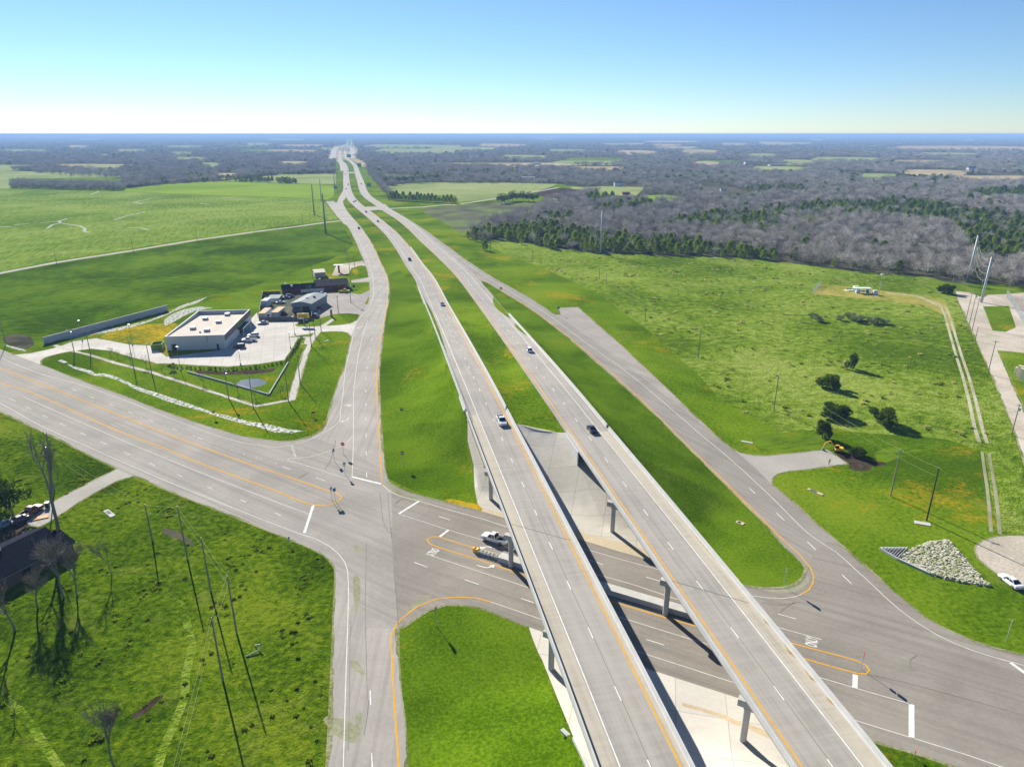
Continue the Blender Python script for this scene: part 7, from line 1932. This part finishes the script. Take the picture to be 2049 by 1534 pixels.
# the nearest trees inside the frame are separate objects
dist = np.hypot(SC[:, 0], SC[:, 1]); vis = np.abs(SC[:, 0]) < SC[:, 1] * .76
od = np.argsort(np.where(vis, dist, 1e9)); near = od[:290]; isnear = np.zeros(len(SC), bool); isnear[near] = True
PROT = [PB[0], PB[1], PB[2], PB[3], PC[0], PC[1], PC[2]]
for i in near:
    k = int(kind[i]); cd = k >= 4
    tree(PROT[k], 'cedar_tree' if cd else 'woodland_tree', 'dark green cedar in the front edge of the wood' if cd else ('greenish budding tree in the front edge of the wood' if k == 3 else 'bare grey tree in the front edge of the wood'), 'cedar' if cd else 'tree',
         (float(SC[i, 0]), float(SC[i, 1]), 0), (float(scl[i]), float(scl[i]), float(sclz[i])), group='cedars at the edge of the wood' if cd else ('budding trees at the edge of the wood' if k == 3 else 'bare trees at the edge of the wood'))
HID = bpy.data.collections.new('tree_sources')       # not linked to the scene: only the woods read it
def wood(name, kinds, label):
    sel = (~isnear) & np.isin(kind, kinds); n = int(sel.sum())
    me = bpy.data.meshes.new(name); me.vertices.add(n)
    me.vertices.foreach_set('co', np.stack([SC[sel, 0], SC[sel, 1], np.zeros(n)], 1).astype(np.float32).ravel())
    a = me.attributes.new('sc', 'FLOAT_VECTOR', 'POINT'); a.data.foreach_set('vector', np.stack([scl[sel], scl[sel], sclz[sel]], 1).astype(np.float32).ravel())
    a = me.attributes.new('ro', 'FLOAT_VECTOR', 'POINT'); a.data.foreach_set('vector', np.stack([np.zeros(n), np.zeros(n), rng.uniform(0, 6.28, n)], 1).astype(np.float32).ravel())
    a = me.attributes.new('ki', 'INT', 'POINT'); a.data.foreach_set('value', np.array([kinds.index(int(k)) for k in kind[sel]], dtype=np.int32))
    o = bpy.data.objects.new(name, me); COL.objects.link(o); tag(o, label, 'wood', kind='stuff')
    ng = bpy.data.node_groups.new(name, 'GeometryNodeTree'); ng.interface.new_socket('Geometry', in_out='INPUT', socket_type='NodeSocketGeometry'); ng.interface.new_socket('Geometry', in_out='OUTPUT', socket_type='NodeSocketGeometry')
    N = ng.nodes; gi = N.new('NodeGroupInput'); go = N.new('NodeGroupOutput'); m2p = N.new('GeometryNodeMeshToPoints'); ip = N.new('GeometryNodeInstanceOnPoints'); jg = N.new('GeometryNodeJoinGeometry')
    ng.links.new(gi.outputs[0], m2p.inputs['Mesh']); ng.links.new(m2p.outputs[0], ip.inputs['Points'])
    for k in kinds[::-1]:
        bmj = bpy.data.meshes.new('tree_source'); 
        c, tr = PROT[k]; vv = [tuple(v.co) for v in c.vertices] + [tuple(v.co) for v in tr.vertices]; nc = len(c.vertices)
        ff = [tuple(p.vertices) for p in c.polygons] + [tuple(i + nc for i in p.vertices) for p in tr.polygons]
        bmj.from_pydata(vv, [], ff); bmj.materials.append(c.materials[0]); bmj.materials.append(tr.materials[0])
        bmj.polygons.foreach_set('material_index', [0] * len(c.polygons) + [1] * len(tr.polygons))
        so = bpy.data.objects.new('tree_source', bmj); HID.objects.link(so)
        oi = N.new('GeometryNodeObjectInfo'); oi.inputs['Object'].default_value = so; oi.inputs['As Instance'].default_value = True
        ng.links.new(oi.outputs['Geometry'], jg.inputs[0])
    ng.links.new(jg.outputs[0], ip.inputs['Instance']); ip.inputs['Pick Instance'].default_value = True
    for nm, sock, ty in (('sc', 'Scale', 'FLOAT_VECTOR'), ('ro', 'Rotation', 'FLOAT_VECTOR'), ('ki', 'Instance Index', 'INT')):
        na = N.new('GeometryNodeInputNamedAttribute'); na.data_type = ty; na.inputs['Name'].default_value = nm; ng.links.new(na.outputs[0], ip.inputs[sock])
    ng.links.new(ip.outputs[0], go.inputs[0])
    o.modifiers.new('wood', 'NODES').node_group = ng
    print(name, n)
wood('bare_woods', [0, 1, 2, 3], 'leafless grey woodland covering the land to the horizon')
wood('cedar_woods', [4, 5, 6], 'dark green cedar patches among the leafless woodland')

# tufts of rough grass over the meadow and the lawn
def tuft(h, n, m_):
    a = rng.uniform(0, 2 * np.pi, n); r = np.sqrt(rng.uniform(0, 1, n)) * h * .9
    pts = np.stack([r * np.cos(a), r * np.sin(a), np.zeros(n)], 1); d = np.stack([np.cos(a) * .5, np.sin(a) * .5, np.full(n, 1.0)], 1) + rng.normal(size=(n, 3)) * .3
    v, f = soup(pts, d, h * .9, h * .5, .1); e = bpy.data.meshes.new('none'); e.materials.append(m_); return mesh_from(v, f, 'tuft', m_), e
TFM = {'a': leaf_mat('tuft_green', (.13, .20, .006), (.27, .33, .04), trans=.5), 'b': leaf_mat('tuft_dry', (.30, .32, .07), (.52, .48, .18), trans=.5), 'c': leaf_mat('tuft_lawn', (.085, .14, .003), (.20, .26, .015), trans=.5)}
PROT += [tuft(.55, 40, TFM['a']), tuft(.55, 40, TFM['b']), tuft(.32, 36, TFM['c'])]
def tuft_cloud(px, n, kinds, dens_s, seed, lo_):
    P = polyw(px) if not isinstance(px[0][0], tuple) else px; A_ = np.array(P); a, b = A_.min(0), A_.max(0); q = rng.uniform(a, b, (n, 2)); q = q[inside(q, P)]
    f = fbm(q[:, 0], q[:, 1], dens_s, seed) + .5 * fbm(q[:, 0], q[:, 1], dens_s * .22, seed + 1); q = q[f + rng.normal(size=len(q)) * .35 > lo_]
    q = q[~paved(q)]; return q, rng.choice(kinds, len(q))
meadow_px = [(985, 490), (1100, 500), (1200, 510), (1400, 516), (1500, 521), (1700, 545), (1870, 560), (1905, 575), (1914, 600), (1947, 672), (1972, 728), (2004, 805), (2030, 868), (2040, 910), (2080, 1040), (2040, 1066), (1995, 1060), (1985, 1000), (1970, 905), (1900, 880), (1840, 872), (1700, 862), (1600, 862), (1500, 830), (1440, 800), (1400, 752), (1345, 705), (1290, 655), (1250, 628), (1200, 590), (1140, 560), (1070, 530)]
lawn_px = [(-60, 1130), (-20, 850), (52, 856), (130, 892), (225, 943), (150, 990), (100, 1010), (140, 1040), (270, 962), (322, 982), (400, 1012), (480, 1045), (560, 1076), (640, 1112), (662, 1140), (662, 1160), (658, 1226), (646, 1534), (640, 1600), (-120, 1600)]
q1, k1 = tuft_cloud(meadow_px, 46000, [7, 7, 8], 30, 3, .95); q2, k2 = tuft_cloud(lawn_px, 16000, [9, 9, 9, 9], 14, 6, .85)
okm = (np.abs(q1[:, 0]) < q1[:, 1] * .80) & (q1[:, 1] < 480)
zones = [inside(q1, [GT(*p) for p in [(1640, 567), (1790, 580), (1900, 596), (1920, 660), (1895, 655), (1840, 610), (1620, 590)]])]
q1, k1 = q1[okm & ~zones[0]], k1[okm & ~zones[0]]
n0 = len(SC)
def cloud(name, q, k, kinds, label, s0, s1):
    global SC, kind, scl, sclz, isnear
    keepers = (SC, kind, scl, sclz, isnear)
    SC = np.concatenate([q, np.ones((len(q), 1))], 1); kind = k; scl = rng.uniform(s0, s1, len(q)); sclz = scl * rng.uniform(.6, 1.2, len(q)); isnear = np.zeros(len(q), bool)
    wood(name, kinds, label); o = bpy.data.objects[name]; o['category'] = 'grass'
    SC, kind, scl, sclz, isnear = keepers
cloud('meadow_grass_tufts', q1, k1, [7, 8], 'rough tussocks of green and straw coloured grass over the meadow', .7, 1.5)
cloud('lawn_grass_tufts', q2, k2, [7, 9], 'uneven tufts of grass over the rough lawn at lower left', .6, 1.3)
# far buildings showing as pale specks
for k, (px, w_px, h_m, col, lab) in enumerate([((1074, 329.5), 17, 6, 'wall_white', 'long white barn among the tan fields, right of the highway'), ((1057, 360), 28, 6, 'contwall', 'long pale shed at the head of the pale field'), ((30, 313.5), 26, 5, 'wall_white', 'white shed at the far left edge'),
                                        ((950, 316), 16, 6, 'wall_white', 'white building beyond the first far wood'), ((1238, 373), 18, 8, 'wall_white', 'white house with gables beside a fork of the country lane'), ((1253, 390), 16, 4, 'maroon', 'low red shed at the end of the country lane'),
                                        ((1448, 382), 12, 4, 'wall_white', 'small white shed in a wood clearing at right of centre'), ((1405, 370.5), 7, 3.5, 'wall_white', 'tiny white roof in the woods'), ((1500, 330), 18, 10, 'wall_white', 'white gabled house in the middle distance'),
                                        ((1553, 332), 26, 5, 'contwall', 'pale blue roofed barn beside a gabled house'), ((1683, 346), 12, 6, 'contwall', 'pale roofed shed beyond the cedar belt'), ((1945, 344), 14, 12, 'wall_white', 'tall white house among tan fields at the right'),
                                        ((1290, 299), 18, 8, 'wall_white', 'white barn in far tan fields'), ((128, 286.5), 14, 9, 'wall_white', 'far pale shed at the left, left of a pair'), ((203, 282.5), 12, 12, 'wall_white', 'far pale shed at the left, right of a pair'),
                                        ((370, 281), 10, 10, 'wall_white', 'far pale building near the horizon at left'), ((430, 300), 12, 9, 'contwall', 'far grey roof left of the highway'), ((1515, 290), 10, 8, 'wall_white', 'far white speck of a barn at right'), ((1985, 283.5), 30, 12, 'wall_white', 'long pale far building near the right edge')]):
    x, y = G(*px); wd = w_px * math.hypot(x, y) * .9 / FPX
    t = thing('far_building', lab, 'building', (x, y, 0), rnd.uniform(-.2, .2)); dp = min(wd * .5, 14)
    MB().box(-wd / 2, wd / 2, 0, dp, -.2, h_m * .7).build('wall', S[col], t)
    m = MB(); z0, z1 = h_m * .7 - .1, h_m
    m.add([(-wd / 2 - .4, -.5, z0), (wd / 2 + .4, -.5, z0), (wd / 2 + .4, dp / 2, z1), (-wd / 2 - .4, dp / 2, z1), (wd / 2 + .4, dp + .5, z0), (-wd / 2 - .4, dp + .5, z0)], [(0, 1, 2, 3), (3, 2, 4, 5), (0, 5, 4, 1), (1, 4, 2), (0, 3, 5)])
    m.build('roof', S['metal'] if col != 'maroon' else S['maroon'], t)
# overpasses at the far interchange
for px0, px1, lab in (((676, 301.2), (698, 301.8), 'distant overpass, nearer of two crossing the highway'), ((677, 297), (700, 297), 'distant overpass, farther of two crossing the highway')):
    A, B = Vector(G(*px0)), Vector(G(*px1)); loc, rz, W, _ = frame_from(A, B)
    t = thing('far_overpass', lab, 'bridge', (*loc, 0), rz)
    MB().box(0, W, 0, 14, 6.5, 8.5).build('deck', M['pier'], t)
    for k in range(4): MB().box(W * (k + .5) / 4 - .8, W * (k + .5) / 4 + .8, 5, 9, 0, 6.498).build('pier', M['pier'], t)
# skyline specks
for px, h_m, w_m, lab in (((848, 265.5), 95, 55, 'faint tower block on the horizon beyond the highway'), ((1794, 270.5), 80, 40, 'faint water tower on the horizon at the right'), ((648, 265.6), 80, 70, 'faint office towers on the horizon left of the highway')):
    x = (px[0] - CX) / FPX * 26000 / cT; 
    t = thing('distant_tower', lab, 'tower', (x, 26000, 0)); MB().box(-w_m / 2, w_m / 2, -20, 20, 0, h_m * .8).build('shaft', S['hvac'], t); MB().box(-w_m * .3, w_m * .3, -15, 15, h_m * .8, h_m).build('top_floor', S['hvac'], t)

# ---------------------------------------------------------------- haze
hz = MB().box(-62000, 62000, -900, 62000, -1.0, 84.0).build('haze', bpy.data.materials.new('haze_air'))
hm_ = hz.data.materials[0]; hm_.use_nodes = True; ht = hm_.node_tree; ht.nodes.remove(ht.nodes['Principled BSDF'])
pv = ht.nodes.new('ShaderNodeVolumePrincipled'); pv.inputs['Color'].default_value = HAZE_COL; pv.inputs['Density'].default_value = HAZE_D; pv.inputs['Anisotropy'].default_value = .0
ht.links.new(pv.outputs[0], ht.nodes['Material Output'].inputs['Volume']); tag(hz, 'thin blue air haze', 'haze', kind='stuff')
